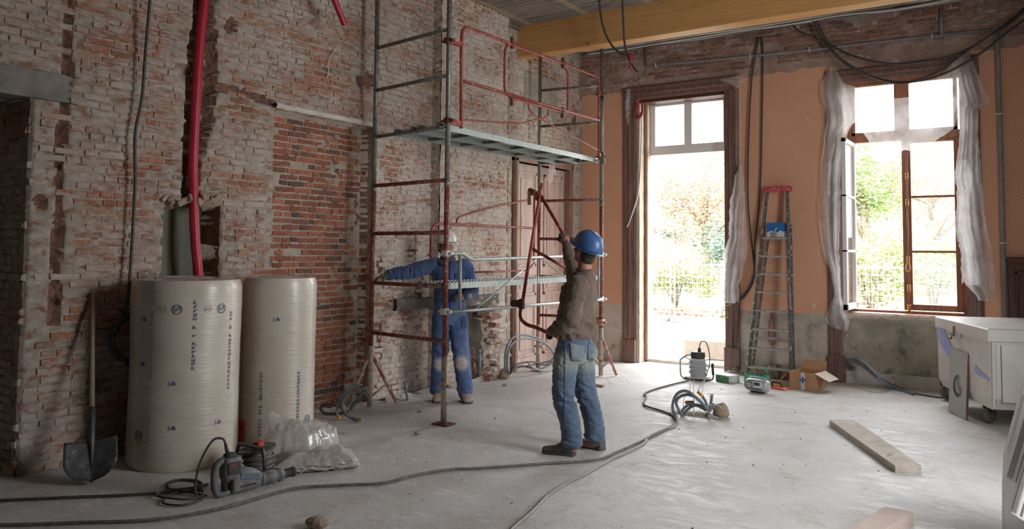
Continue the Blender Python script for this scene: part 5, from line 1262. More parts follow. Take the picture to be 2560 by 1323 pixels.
# ---- the red hoop he holds
gL, gR = wrL+dL*.075, wrR+dRh*.075
hb0 = MB(); Ya, Yb = gL.y+.02, gR.y
pA = [J(1356, 458, 6.1), J(1348, 500, 6.08), J(1326, 631, 5.9), J(1307, 752, 5.72), J(1301, 778, 5.68)]
hb0.tube(spline(pA+[J(1303, 798, 5.63), J(1318, 812, 5.6), J(1340, 819, 5.53), gL, gL+V((.12, -.04, -.02))], 6), .0155, 10)
hb0.tube([J(1352, 489, 6.1), gR, gR+(gR-J(1352, 489, 6.1)).normalized()*.07], .0155, 10)
hb0.tube([J(1331, 622, 5.92), J(1372, 646, 6.02), J(1414, 670, 6.1)], .014, 10)
hoop_ = tag(hb0.build('guard_hoop', 'rail_red', None, True), 'loose red tube hoop held up in the gloved hands of the man in brown', 'rail')
cl_ = MB().box(J(1330, 480, 6.08), (.075, .05, .055), Matrix.Rotation(.4, 3, 'Y'), .008).beam(J(1323, 478, 6.06), J(1323, 512, 6.05), .03, .02); cl_.build('hook_clamp', 'rust', hoop_)
MB().box(J(1345, 490, 6.1), (.05, .04, .09), Matrix.Rotation(.5, 3, 'Y'), .01).build('pale_collar', 'red_dusty', hoop_)
MB().box(J(1290, 759, 5.7), (.085, .05, .06), None, .01).box(J(1304, 760, 5.7), (.04, .05, .09), None, .008).build('hook_clamp', 'rust', hoop_)

# ---- man in the blue boiler suit behind the scaffold
D2 = (V((-5.25, 6.68, .9))-CAMP).dot(FW)
def K2(px, py, dz=0.0): return atd(px, py, D2+dz)
F2 = V((.62, -.78, 0)).normalized(); S2 = V((.78, .62, 0))       # S2 points to his left (image right)
hipR2, hipL2 = K2(1103, 795), K2(1145, 795); knR2, knL2 = K2(1100, 890, -.03), K2(1152, 885, -.03); anR2, anL2 = K2(1095, 970), K2(1163, 972, -.02)
pel2 = (hipR2+hipL2)/2+Uz*.03; waist2 = K2(1125, 735); chest2 = K2(1123, 685); neck2 = K2(1119, 650); hd2 = K2(1114, 616)
shR2, shL2 = K2(1085, 664), K2(1163, 667, .02); elR2, wrR2 = K2(1022, 680, -.06), K2(968, 688, -.16); elL2, wrL2 = K2(1181, 726, -.02), K2(1166, 740, -.24)
b = MB(); limb(b, [hipL2, knL2, anL2-Uz*.03], [.075, .055, .04]); limb(b, [hipR2, knR2, anR2-Uz*.03], [.075, .055, .04])
rings(b, [(pel2-Uz*.09, S2*.12, F2*.085), (pel2, S2*.15, F2*.105), (waist2, S2*.135, F2*.10), (chest2, S2*.15, F2*.11), (chest2+Uz*.09, S2*.13, F2*.085), (neck2, S2*.06, F2*.06)])
limb(b, [shL2, elL2, wrL2], [.05, .042, .03]); limb(b, [shR2, elR2, wrR2], [.05, .042, .03]); b.tube([neck2-Uz*.05, lerp(neck2, hd2, .7)], [.062, .056], 14)
hf2 = (V((.82, -.42, -.08))).normalized(); hs2 = hf2.cross(Uz).normalized(); hu2 = hs2.cross(hf2).normalized()
at2 = head_shell(b, hd2, hs2, hf2, hu2)
dR2, dL2 = (wrR2-elR2).normalized(), (wrL2-elL2).normalized(); dR2h = (dR2+V((0, 0, -.12))).normalized(); dL2h = (V((-.75, -.3, -.1))).normalized()
b.ell(wrR2+dR2h*.05, (.033,)*3); b.ell(wrL2+dL2h*.05, (.033,)*3); b.ell(anL2+F2*.06-Uz*.06, (.05, .06, .03)); b.ell(anR2+F2*.06-Uz*.06, (.05, .06, .03))
man2 = remesh(b, 'person', 'skin', None, .0065, 4)
tag(man2, 'man in blue boiler suit and white hard hat behind the scaffold frame', 'person')
eyes(man2, at2, hf2)
o_ = MB()
limb(o_, [hipL2, lerp(hipL2, knL2, .5), knL2, lerp(knL2, anL2, .5), anL2-Uz*.03], [.102, .096, .085, .084, .082]); limb(o_, [hipR2, lerp(hipR2, knR2, .5), knR2, lerp(knR2, anR2, .5), anR2-Uz*.03], [.102, .096, .085, .084, .082])
rings(o_, [(pel2-Uz*.10, S2*.14, F2*.10), (pel2, S2*.172, F2*.125), (waist2-Uz*.02, S2*.165, F2*.12), (waist2+Uz*.06, S2*.172, F2*.13), (chest2, S2*.185, F2*.135), (chest2+Uz*.08, S2*.17, F2*.112), (neck2-Uz*.03, S2*.105, F2*.09), (neck2+Uz*.0, S2*.076, F2*.078)])
limb(o_, [lerp(shL2, chest2+Uz*.05, .35), shL2, lerp(shL2, elL2, .5), elL2, lerp(elL2, wrL2, .5), wrL2-dL2*.02], [.085, .083, .075, .068, .06, .05]); limb(o_, [lerp(shR2, chest2+Uz*.05, .35), shR2, lerp(shR2, elR2, .5), elR2, lerp(elR2, wrR2, .5), wrR2-dR2*.02], [.085, .083, .074, .068, .06, .05])
def ow(p, n):
    arm = sm(.05, .25, (p-chest2).dot(-S2)-.1); q = nz(p.x*10+p.z*4, p.y*10, p.z*13) if arm < .5 else nz(p.x*22, p.y*22, p.z*8)
    k = .6+.6*max(sm(.15, .02, abs(p.z-knL2.z)), sm(.25, .05, p.z), arm); return k*.010*(1-abs(q)*2.6)+.003*nz(p.x*34, p.y*34, p.z*40)
def ot(p):
    kn = max(sm(.11, .03, ((p-knL2)+Uz*.09-F2*.08).length), sm(.11, .03, ((p-knR2)+Uz*.09-F2*.08).length))
    return min(1, max(0, .22+.35*nz(p.x*4, p.y*4, p.z*4)+.8*kn+.25*sm(.3, 0, p.z)))
suit = remesh(o_, 'boiler_suit', 'overall', man2, .0075, 5, ow, ot)
for q in (((1094, 682), (1112, 684), (1112, 708), (1094, 706)), ((1137, 684), (1156, 683), (1156, 706), (1137, 708)), ((1082, 790), (1098, 794), (1098, 822), (1083, 820)), ((1152, 794), (1168, 790), (1168, 820), (1154, 824))): decal(suit, q, 'pocket', 'overall', suit, 6, 6, .005)
decal(suit, ((1123, 655), (1127, 655), (1128, 780), (1124, 780)), 'placket', 'overall', suit, 2, 24, .004)
decal(suit, ((1086, 750), (1164, 752), (1164, 756), (1086, 754)), 'waist_seam', 'overall', suit, 20, 1, .004)
for q in (-1, 1): 
    cc = MB(); cc.grid(8, 4, lambda u, v: neck2-Uz*.02+S2*(q*(.02+.085*u))+F2*(.105-.05*u*u+.01*v)-Uz*(.055*v*(1-.4*u))+Uz*.02*u); cc.build('collar_flap', 'overall', suit, True, solid=.005)
M['scarf'] = mat('dark_neck_warmer', lin((58, 58, 62)), lin((84, 84, 86)), 30, .95, bmp=.5, vec='w')
nk = MB().lathe(neck2-Uz*.035, [(.092, 0), (.086, .02), (.083, .05), (.078, .07), (.074, .085), (.068, .08)], 24); nk.build('neck_warmer', 'scarf', man2, True)
boot(man2, anR2-F2*.05, anR2+F2*.19, 'boot_tan', 'sole', .115, .052, 'boot'); boot(man2, anL2-F2*.05, anL2+F2*.19+S2*.03, 'boot_tan', 'sole', .115, .052, 'boot')
g = MB(); fingers(g, wrR2, dR2h, Uz, F2, .7); g.tube([wrR2-dR2*.06, wrR2+dR2h*.02], [.047, .038], 14); remesh(g, 'glove', 'glove', man2, .004, 2)
g = MB(); fingers(g, wrL2, dL2h, Uz*.5+F2*.8, Uz, 1.0); g.tube([wrL2-dL2*.05, wrL2+dL2h*.02], [.045, .038], 14); remesh(g, 'glove', 'glove_pale', man2, .004, 2)
hard_hat(man2, hd2+hu2*.052-hf2*.008, hs2, hf2, hu2, 'hat_white')
hr = MB(); R_ = frame3(hs2, hf2, hu2); hr.ell(hd2+R_ @ V((0, -.020, .028)), (.0795, .094, .088), 22, R_); hr.ell(hd2+R_ @ V((0, -.052, -.035)), (.062, .052, .055), 16, R_)
remesh(hr, 'hair', 'hair', man2, .006, 2)
# ================================================================ THINGS BY THE GARDEN WALL
def rotz(a): return Matrix.Rotation(a, 3, 'Z')
# -- step ladder
lY0, lY1 = 10.14, 10.46
a0, a1 = fl(1867, 947), fl(1979, 947); lY0 = a0.y
bL, bR = onY(1867, 947, lY0), onY(1981, 947, lY0); tL, tR = onY(1918.5, 476, lY1), onY(1968, 476, lY1); bL.z = bR.z = .0
ld = thing('step_ladder', ((bL.x+bR.x)/2, (bL.y+lY1)/2, 0), 'tall paint-splashed aluminium step ladder standing against the orange wall', 'ladder')
M['ladder_rail'] = mat('splashed_grey_rail', lin((86, 88, 90)), lin((112, 114, 116)), 10, .55, .3, vec='w', c3=lin((206, 202, 196)), scale3=26, lo3=.56, hi3=.62)
M['alu'] = mat('dusty_aluminium', lin((168, 168, 168)), lin((196, 194, 190)), 14, .45, .4, vec='w')
for b, t in ((bL, tL), (bR, tR)): MB().beam(b, t, .028, .075, (0, 1, 0), .006).build('rail', 'ladder_rail', ld)
fb = lambda p, q: V((p.x+q, YB-.06, 0))
cL, cR = onY(1915, 568, lY1), onY(1972, 562, lY1); kL, kR = V((onY(1880, 926, YB-.06).x, YB-.06, 0)), V((onY(1979, 926, YB-.06).x+.03, YB-.06, 0))
for b, t in ((kL, V((tL.x+.01, YB-.1, cL.z))), (kR, V((tR.x+.03, YB-.1, cR.z)))): MB().beam(b, t, .022, .045, (0, 1, 0), .004).build('back_leg', 'ladder_rail', ld)
MB().beam(lerp(kL, V((tL.x+.01, YB-.1, cL.z)), .25), lerp(kR, V((tR.x+.03, YB-.1, cR.z)), .25), .02, .03).build('back_brace', 'alu', ld)
for py in (596, 641, 686, 731, 777, 823, 870, 917):
    zc = onY(1925, py, 10.3).z; f = zc/tL.z; l, r = lerp(bL, tL, f), lerp(bR, tR, f)
    st = MB().bb((l.x+.01, l.y-.045, zc-.012), (r.x-.01, l.y+.045, zc+.012), .004)
    o = st.build('tread', 'alu', ld)
M['red_cap'] = mat('splashed_red_cap', lin((190, 52, 76)), lin((206, 84, 100)), 12, .5, vec='w', c3=lin((214, 200, 196)), scale3=30, lo3=.57, hi3=.63)
MB().bb((tL.x-.04, lY1-.06, tL.z-.02), (tR.x+.05, lY1+.07, tL.z+.045), .012).build('top_cap', 'red_cap', ld)
MB().tube(spline([(bR.x-.03, lY0+.06, .9), (tR.x+.0, lY1-.03, cR.z-.1), (tR.x+.055, lY1+.02, cR.z+.08), (tR.x+.045, lY1+.04, cR.z-.2)], 5), .006, 6).build('stay', 'alu', ld, True)
# blue tray on the top tread, brush in it, strap hanging behind
z0 = onY(1940, 596, lY1).z+.014
q0, q1 = onY(1921, 590, lY1-.05), onY(1964, 590, lY1-.05); zt_ = onY(1940, 558, lY1-.03).z
bt = thing('paint_tub', ((q0.x+q1.x)/2, lY1-.06, z0), 'blue-smeared white paint tub on the top tread of the ladder', 'tub')
tb = MB(); W_, D_ = (q1.x-q0.x)/2, .06; H_ = zt_-z0; cx, cy = (q0.x+q1.x)/2, lY1-.065
tb.bb((cx-W_, cy-D_, z0), (cx+W_, cy+D_, z0+.006)); 
for (x0, x1, y0, y1) in ((cx-W_, cx+W_, cy-D_, cy-D_+.006), (cx-W_, cx+W_, cy+D_-.006, cy+D_), (cx-W_, cx-W_+.006, cy-D_, cy+D_), (cx+W_-.006, cx+W_, cy-D_, cy+D_)): tb.bb((x0, y0, z0), (x1, y1, z0+H_), .002)
def mk_tub():
    m, nt, b = _nt('blue_smeared_tub'); sx = N(nt, 'ShaderNodeSeparateXYZ'); nt.links.new(N(nt, 'ShaderNodeNewGeometry').outputs['Position'], sx.inputs[0])
    nn = noise_out(nt, 20, 4, .7); ad = N(nt, 'ShaderNodeMath', operation='MULTIPLY_ADD', _1=.12); nt.links.new(nn, ad.inputs[0]); nt.links.new(sx.outputs[2], ad.inputs[2])
    f = N(nt, 'ShaderNodeMath', operation='GREATER_THAN', _1=z0+.07+.06); nt.links.new(ad.outputs[0], f.inputs[0])
    nt.links.new(mixc(nt, f.outputs[0], (.62, .64, .66), lin((36, 108, 178))), b.inputs['Base Color']); b.inputs['Roughness'].default_value = .5; return m
tb.build('tub', mk_tub(), bt)
br_ = thing('paint_brush', (cx-.01, cy-D_-.012, z0), 'dusty flat brush leaning on the blue paint tub', 'brush')
MB().bb((cx-.05, cy-D_-.022, z0), (cx+.02, cy-D_-.004, z0+.055), .004).build('bristles', mat('grey_bristles', lin((150, 140, 128)), None, rough=.9), br_)
MB().beam((cx-.015, cy-D_-.013, z0+.05), (cx+.02, cy-D_-.013, z0+.125), .02, .014, (0, 1, 0), .004).build('handle', mat('brush_handle', lin((188, 180, 170)), None, rough=.6), br_)
ys = YB-.02
tag(MB().tube(spline([onY(1929, 783, ys), onY(1925, 805, ys), onY(1922, 840, ys), onY(1930, 862, ys), onY(1938, 855, ys), onY(1937, 825, ys), onY(1931, 790, ys), onY(1928, 783, ys)], 5), .008, 6, ry=.004).build('hanging_strap', 'pink', None, True), 'pink strap loop hanging on the bare plaster behind the ladder', 'strap')
# -- cardboard carton
c0, c1, c2 = fl(1974, 971), fl(2037, 979), fl(2052, 961); e1 = (c1-c0); e2 = V((-e1.y, e1.x, 0)).normalized()*.33; hB = zat(2037, 935, c1)
M['card'] = mat('brown_cardboard', lin((176, 134, 98)), lin((190, 150, 114)), 4, .85, bmp=.1, vec='w'); M['card_pale'] = mat('pale_flap', lin((214, 196, 184)), lin((226, 212, 202)), 4, .8, vec='w')
cx_ = thing('cardboard_box', tuple((c0+c1+e2)/2), 'open brown cardboard carton with one pale flap beside the ladder', 'box')
def wall4(mb, p, a, b, h, t=.006):
    for (s0, s1) in ((p, p+a), (p+a, p+a+b), (p+a+b, p+b), (p+b, p)): mb.beam(V(s0)+V((0, 0, h/2)), V(s1)+V((0, 0, h/2)), t, h)
    mb.beam(p+b/2+V((0, 0, .006)), p+a+b/2+V((0, 0, .006)), b.length, .008); return mb
wall4(MB(), c0, e1, e2, hB).build('carton', 'card', cx_)
def flap(p, q, out, dz, mt_, L=.16):
    d = out.normalized()*L; mb = MB().add([p, q, q+d*.98+V((0, 0, dz))-(q-p)*.06, p+d*.98+V((0, 0, dz))+(q-p)*.06], [(0, 1, 2, 3)]); return mb.build('flap', mt_, cx_, solid=.005)
zt = V((0, 0, hB)); ex = e1.normalized(); ey = e2.normalized()
tag(flap(c0+e1+zt, c0+e1+e2+zt, ex*.9-ey*.25, -.07, 'card_pale', .19), 'pale lined flap'); flap(c0+zt, c0+e2+zt, -ex, -.13, 'card', .15); flap(c0+e2+zt, c0+e1+e2+zt, ey*.3+V((0, 0, 0)), .10, 'card', .1)
MB().add([c0+e1*.46-ey*.005+V((0, 0, .0)), c0+e1*.62-ey*.005, c0+e1*.62-ey*.005+zt, c0+e1*.46-ey*.005+zt], [(0, 1, 2, 3)]).build('tape', mat('clear_packing_tape', lin((206, 200, 200)), None, rough=.35), cx_)
MB().prism([c0+e1*.54-ey*.007+ex*x+V((0, 0, .115+z)) for x, z in ((-.012, -.035), (.012, -.035), (.012, -.012), (.035, -.012), (.035, .012), (.012, .012), (.012, .035), (-.012, .035), (-.012, .012), (-.035, .012), (-.035, -.012), (-.012, -.012))], -ey*.001).build('blue_print', mat('blue_print_ink', lin((60, 104, 160)), None, rough=.6), cx_)
# -- radio
rc = fl(1887, 983); ra = rotz(-.25); rx = ra @ V((1, 0, 0)); ryv = ra @ V((0, 1, 0)); rd_ = thing('radio', tuple(rc), 'rounded silver portable radio with a round speaker on the floor by the ladder', 'radio')
M['silver'] = mat('silver_plastic', lin((196, 198, 202)), lin((176, 178, 184)), 6, .35, .25, vec='w')
bd_ = MB(); 
rings(bd_, [(rc+rx*x+ryv*.07+V((0, 0, .083)), ryv*(.066*k), V((0, 0, .074*k2))) for x, k, k2 in ((-.142, .35, .35), (-.135, .7, .7), (-.115, .95, .93), (-.06, 1, 1), (.06, 1, 1), (.115, .95, .93), (.135, .7, .7), (.142, .35, .35))], 20, 3)
bd_.build('body', 'silver', rd_, True); MB().bb((-.07, -.05, 0), (.07, .05, .012)); MB().box(rc+ryv*.07+V((0, 0, .008)), (.15, .09, .016), ra, .004).build('base', 'black', rd_)
MB().lathe(rc+rx*-.082+ryv*.004+V((0, 0, .085)), [(0, -.008), (.03, -.004), (.047, .004), (.052, .012), (.055, .002)], 24, tuple(-ryv)).build('speaker', mat('grey_speaker_mesh', lin((120, 122, 126)), lin((146, 148, 152)), 120, .6), rd_, True)
MB().box(rc+rx*.03+ryv*.002+V((0, 0, .095)), (.115, .012, .085), ra, .008).build('tape_door', mat('pale_radio_panel', lin((214, 214, 214)), None, rough=.4), rd_)
kb = MB()
for k in range(5): kb.box(rc+rx*(-.02+.025*k)+ryv*-.006+V((0, 0, .05)), (.018, .01, .01), ra, .002)
for k in range(4): kb.box(rc+rx*(-.015+.03*k)+ryv*-.006+V((0, 0, .142)), (.02, .01, .008), ra, .002)
kb.box(rc+rx*.03+ryv*-.006+V((0, 0, .105)), (.07, .006, .03), ra, .002)
tag(kb.build('buttons', 'black', rd_), None, kind='stuff')
MB().tube(spline([rc+rx*-.10+ryv*.07+V((0, 0, .15)), rc+rx*-.08+ryv*.07+V((0, 0, .168)), rc+rx*.08+ryv*.07+V((0, 0, .168)), rc+rx*.10+ryv*.07+V((0, 0, .15))], 5), .009, 8).build('handle', 'silver', rd_, True)
# -- green crate behind the radio, green and white carton, orange float
gc = fl(1884, 966)+V((0, .09, 0)); M['green'] = mat('green_plastic', lin((70, 150, 112)), lin((110, 178, 144)), 14, .45, vec='w')
gt_ = thing('green_crate', tuple(gc), 'small translucent green plastic crate behind the silver radio', 'crate')
wall4(MB(), gc+V((-.12, -.06, 0)), V((.25, -.03, 0)), V((.02, .16, 0)), .13, .005).build('tub', 'green', gt_)
MB().tube(spline([gc+V((.07, .05, .12)), gc+V((.10, .05, .19)), gc+V((.12, .06, .2)), gc+V((.125, .06, .12))], 4), .006, 6).build('handle', 'green', gt_, True)
gb0, gb1 = fl(1789, 953), fl(1823, 959); ge = gb1-gb0; gn = V((-ge.y, ge.x, 0)).normalized()
gk = thing('screw_carton', tuple(gb0+ge/2+gn*.1), 'small white and green carton on the floor beside the cable reel', 'box')
hG = zat(1823, 941, gb1)
MB().beam(gb0+gn*.10+V((0, 0, hG/2)), gb1+gn*.10+V((0, 0, hG/2)), .20, hG, bev=.003).build('carton', 'white_dirty', gk)
MB().beam(gb0-gn*.002+ge*.02+V((0, 0, hG*.46)), gb1-gn*.002-ge*.04+V((0, 0, hG*.46)), .004, hG*.86).build('green_print', mat('mottled_green_print', lin((54, 140, 84)), lin((150, 196, 150)), 60, .6, vec='w', lo=.5, hi=.6), gk)
oc = fl(1932, 968); oc = oc+V((.03, -.04, 0)); of = thing('orange_float', tuple(oc), 'flat orange plastering float lying between the radio and the carton', 'tool')
MB().box(oc+V((.02, .02, .012)), (.30, .16, .018), rotz(-.5), .004).build('board', mat('orange_plastic', lin((226, 96, 40)), lin((236, 120, 62)), 8, .5), of)
MB().box(oc+V((.05, -.04, .008)), (.26, .03, .014), rotz(-.45), .003).build('edge_strip', 'card_pale', of)
MB().tube(spline([oc+V((-.04, .05, .02)), oc+V((-.03, .04, .06)), oc+V((.07, -.01, .06)), oc+V((.09, -.02, .02))], 4), .012, 8).build('grip', 'rust', of, True)
# -- rubble along the foot of the wall
def stones(nm, fn, n, s0, s1, mt_, label, cat, kind='stuff', seed=1, parent=None):
    rd = random.Random(seed); mb = MB()
    for _ in range(n):
        x, y, z = fn(rd); s_ = rd.uniform(s0, s1)*rd.uniform(.5, 1.2)
        R = Matrix.Rotation(rd.uniform(0, 6), 3, 'Z') @ Matrix.Rotation(rd.uniform(0, 6), 3, 'X'); vs = [R @ V((a*s_*rd.uniform(.6, 1), b*s_*rd.uniform(.6, 1), c*s_*rd.uniform(.35, .8))) for a in (-1, 1) for b in (-1, 1) for c in (-1, 1)]
        mb.add([p+V((x, y, z+s_*.3)) for p in vs], [(0, 1, 3, 2), (4, 6, 7, 5), (0, 4, 5, 1), (2, 3, 7, 6), (0, 2, 6, 4), (1, 5, 7, 3)])
    return tag(mb.build(nm, mt_, parent), label, cat, kind=kind)
def heap(x0, x1, y0, y1, h):
    def f(rd):
        u, v = rd.random(), rd.random(); return x0+(x1-x0)*u, y0+(y1-y0)*v, h*rd.random()*math.sin(3.14*u)*(.3+.7*v)
    return f
stones('rubble', heap(-3.40, -2.45, 10.34, 10.53, .16), 420, .012, .04, 'dirt', 'grey rubble heaped along the wall behind the ladder feet', 'rubble', seed=2)
stones('rubble', heap(-3.56, -3.42, 10.3, 10.50, .06), 60, .010, .025, 'dirt', 'loose rubble beside the right jamb of the doorway', 'rubble', seed=3)
ft = lambda rd: (rd.uniform(-5.3, -.2), rd.uniform(3.2, 10), -.001)
stones('grit', ft, 260, .002, .006, mat('dark_grit', lin((96, 82, 74)), lin((150, 138, 128)), 3, .95, vec='w'), None, None, seed=5, parent=floor)
for (px, py, s_) in ((1043, 1087, .03), (1051, 1030, .022), (793, 1320, .075), (1262, 965, .03)):
    p = fl(px, py); b = MB().ell((0, 0, 0), (s_, s_*.8, s_*.45), 10); b.v = [V((q.x*(1+.3*nz(q.x*40+px, q.y*40)), q.y*(1+.3*nz(q.y*40, q.x*30+py)), q.z))+p+V((0, 0, s_*.4)) for q in b.v]
    tag(b.build('brick_chip', 'stone', None), {1043: 'small brown chip on the open floor between the scaffold and the rolls', 1051: 'small reddish chip on the floor near the plate foot of the scaffold', 793: 'brown lump of rubble at the near edge of the floor', 1262: 'dark chip on the floor in front of the fireplace'}[px], 'rubble')
# -- cable reel by the doorway
M['drumgrey'] = mat('grey_reel_cable', lin((176, 178, 182)), lin((206, 208, 210)), 60, .5, vec='w', st=(1, 1, 30))
def reel(nm, c, r, h, label, cab, frame_m, tilt=None, k=1):
    t = thing(nm, tuple(c), label, 'cable reel'); R = tilt if tilt else Matrix.Identity(3); ax_ = R @ V((0, 0, 1))
    def W(x, y, z): return c+R @ V((x, y, z))
    MB().lathe(c, [(.0, .02), (r*1.0, .02), (r*1.02, .026), (r*1.0, .032), (0, .032)], 28, tuple(ax_)).build('flange', frame_m, t, True)
    MB().lathe(c, [(.0, .035+h), (r*.82, .035+h), (r*.84, .041+h), (r*.82, .047+h), (0, .047+h)], 28, tuple(ax_)).build('flange', frame_m, t, True)
    mb = MB(); n = 9
    for layer in range(1):
        pts = [W((r*.6+.012*math.sin(i*.7))*math.cos(i*.52), (r*.6+.012*math.sin(i*.7))*math.sin(i*.52), .045+(h-.03)*i/(n*12)) for i in range(n*12+1)]
        mb.tube(pts, .0095, 6)
    mb.lathe(c, [(r*.56, .03), (r*.56, .035+h)], 20, tuple(ax_)); mb.build('cable_winding', cab, t, True)
    return t, W
rl = fl(1745, 947); rt, W = reel('cable_reel', rl, .17, .21, 'grey cable reel with wire frame standing in front of the doorway', 'drumgrey', 'conduit_w')
hub = MB().lathe(W(0, 0, .255), [(.085, 0), (.09, .02), (.088, .075), (.07, .085), (0, .085)], 20); hub.build('socket_hub', 'cable_dk', rt, True)
pg = MB().tube([W(.02, 0, .33), W(.02, 0, .39)], [.024, .016], 10); pg.build('plug', 'black', rt, True); MB().tube(spline([W(.02, 0, .38), W(.04, 0, .46), W(.11, -.02, .47), W(.16, -.04, .36), W(.17, -.05, .2), W(.13, -.08, .05)], 6), .006, 6).build('plug_cable', 'cable_dk', rt, True)
MB().tube(spline([W(-.02, -.15, .015), W(-.14, -.12, .015), W(-.19, -.1, .05), W(-.195, -.1, .2), W(-.185, -.1, .24), W(-.1, -.06, .30), W(0, 0, .30)], 6), .011, 8).build('frame_tube', 'alu', rt, True)
MB().tube(spline([W(-.14, -.13, .012), W(.1, -.15, .012), W(.2, -.13, .015), W(.235, -.1, .05), W(.225, -.09, .2)], 6), .010, 8).build('frame_tube', 'cable_dk', rt, True)
MB().tube([W(.232, -.095, .08), W(.222, -.09, .22)], .017, 8).build('grip', 'black', rt, True)
# -- stub of conduits rising from the floor, with a lump of rubble
cyb = 7.42
def Z5(x, y, dy=0): return onY(1660+x/5.565, 870+y/5.565, cyb+dy)
bb_ = thing('conduit_bundle', tuple(fl(1748, 1046)), 'bundle of grey conduits looping up out of a hole in the floor', 'cables')
for k, (pts, r, m_) in enumerate(((((185, 965), (135, 890), (122, 790), (165, 665), (245, 605), (345, 612), (470, 715), (600, 850)), .015, 'conduit'), (((255, 950), (190, 830), (172, 750), (220, 680), (330, 650), (450, 690), (560, 800), (610, 870)), .015, 'conduit'), (((250, 980), (255, 880), (330, 800), (430, 790), (540, 820), (600, 870)), .014, 'conduit'), (((265, 985), (300, 890), (400, 810), (490, 815), (580, 870)), .013, 'conduit'), (((300, 760), (360, 755), (420, 755)), .014, 'conduit'), (((470, 610), (530, 670), (580, 750), (610, 840)), .014, 'conduit'), (((668, 650), (655, 760), (635, 860), (600, 960)), .014, 'conduit'), (((690, 770), (685, 820), (640, 870), (560, 985)), .014, 'pipe'))):
    o = MB().tube(spline([Z5(x, y, (k-3)*.02) for x, y in pts], 6), r, 8).build('conduit', m_, bb_, True)
    if k in (4, 5): 
        q = [Z5(x, y, (k-3)*.02) for x, y in pts[:2]]; MB().tube([q[0], lerp(q[0], q[1], 1.2)], .0165, 8).build('yellow_end', 'yellow', o, True)
wm = MB()
for pts in (((360, 440), (361, 600), (360, 690)), ((410, 440), (412, 700), (415, 965)), ((560, 440), (520, 520), (470, 600)), ((585, 400), (540, 560), (520, 715), (500, 860)), ((270, 840), (275, 720), (310, 670), (400, 690), (560, 860), (750, 985)), ((600, 795), (720, 795), (780, 820), (815, 860)), ((640, 640), (655, 655), (620, 690)), ((700, 650), (640, 640), (600, 640))):
    wm.tube(spline([Z5(x, y) for x, y in pts], 4), .0035, 5)
tag(wm.build('wires', 'conduit_w', bb_, True), None, kind='stuff')
def lump(nm, c, r, mt_, label, cat, parent=None, seed=0):
    b = MB().ell((0, 0, 0), r, 18)
    b.v = [V(c)+V((q.x*(1+.35*nz(q.x*14+seed, q.y*14, q.z*14)), q.y*(1+.35*nz(q.x*14, q.y*14+seed, q.z*14)), r[2]*.75+q.z*(1+.3*nz(q.x*16, q.y*16, seed)))) for q in b.v]
    o = b.build(nm, mt_, parent, True); return tag(o, label, cat) if parent is None else o
lump('rubble_stone', fl(1803, 1043), (.085, .07, .075), 'stone', 'brown lump of broken masonry beside the conduit bundle', 'stone', None, 3)
MB().grid(20, 14, lambda u, v: fl(1748, 1040)+V((-.32+.62*u+.02*nz(v*5, u*4), -.08+.22*v, .028*math.sin(3.14*u)*math.sin(3.14*v)*(1+.8*nz(u*9, v*7))-.003))).build('hole_edge', 'dirt', bb_, True)
# -- planks on the floor
def board_prism(nm, px, z, th, mt_, label, cat):
    P = [fl(x, y, z) for x, y in px]; return tag(MB().prism(P, (0, 0, -th)).build(nm, mt_), label, cat)
M['plank'] = mat('grey_weathered_plank', lin((176, 164, 150)), lin((200, 190, 178)), 4, .85, bmp=.4, bscale=30, vec='w', st=(2.2, 1, 5), c3=lin((150, 132, 116)), scale3=5, lo3=.6, hi3=.7)
board_prism('wooden_plank', ((2074, 1050), (2136, 1050), (2303, 1164), (2238, 1165)), .048, .048, 'plank', 'long grey weathered plank lying on the open floor before the chest', 'plank')
M['block_top'] = mat('pinkish_dusty_board', lin((182, 162, 150)), lin((196, 180, 170)), 4, .9, bmp=.4, vec='w')
board_prism('wooden_board', ((2213, 1266), (2283, 1281), (2165, 1352), (2070, 1352)), .075, .075, 'block_top', 'thick dusty board end at the near edge of the floor', 'plank')
# -- white wheeled chest
C0 = fl(2478, 1027, .19); C1 = fl(2347, 962, .19); e1 = C1-C0; ew = V((-e1.y, e1.x, 0)).normalized(); ew = ew if ew.x > 0 else -ew; ez = fl(2545, 1029, .19)-C0; ez.z = 0
ez = (ez.normalized()+ew*1.0).normalized(); D_ = .92
ch = thing('tool_chest', tuple((C0+C1+ez*D_)/2-V((0, 0, .19))), 'big white wheeled chest with a pale blue flash and a padlock', 'chest')
ztop = (zat(2469, 822, C0)+zat(2342, 790, C1))/2; zl = ztop-.115
M['chest'] = mat('cream_white_chest_paint', lin((206, 202, 194)), lin((220, 217, 211)), 3, .5, bmp=.08, vec='w')
e1n = e1.normalized()
def CP(a, b, z): return V((C0.x, C0.y, 0))+e1*a+ez*(D_*b)+V((0, 0, z))
bm2 = MB(); ins = .035
lowr = [CP(.04, .03, .19), CP(.97, .03, .19), CP(.97, .97, .19), CP(.04, .97, .19)]
mid_ = [CP(.0, .0, .30), CP(1, .0, .27), CP(1, 1, .27), CP(.0, 1, .30)]
up_ = [CP(.0, .0, zl), CP(1, .0, zl), CP(1, 1, zl), CP(.0, 1, zl)]
vs = lowr+mid_+up_; bm2.add(vs, [(3, 2, 1, 0), (8, 9, 10, 11)]+[(r*4+i, r*4+(i+1) % 4, r*4+4+(i+1) % 4, r*4+4+i) for r in (0, 1) for i in range(4)])
bm2.build('body', 'chest', ch)
ldm = MB(); o_ = .018; P = [V((C0.x, C0.y, 0))-e1n*o_-ez*o_, V((C0.x, C0.y, 0))+e1+e1n*o_-ez*o_, V((C0.x, C0.y, 0))+e1+e1n*o_+ez*(D_+o_), V((C0.x, C0.y, 0))-e1n*o_+ez*(D_+o_)]
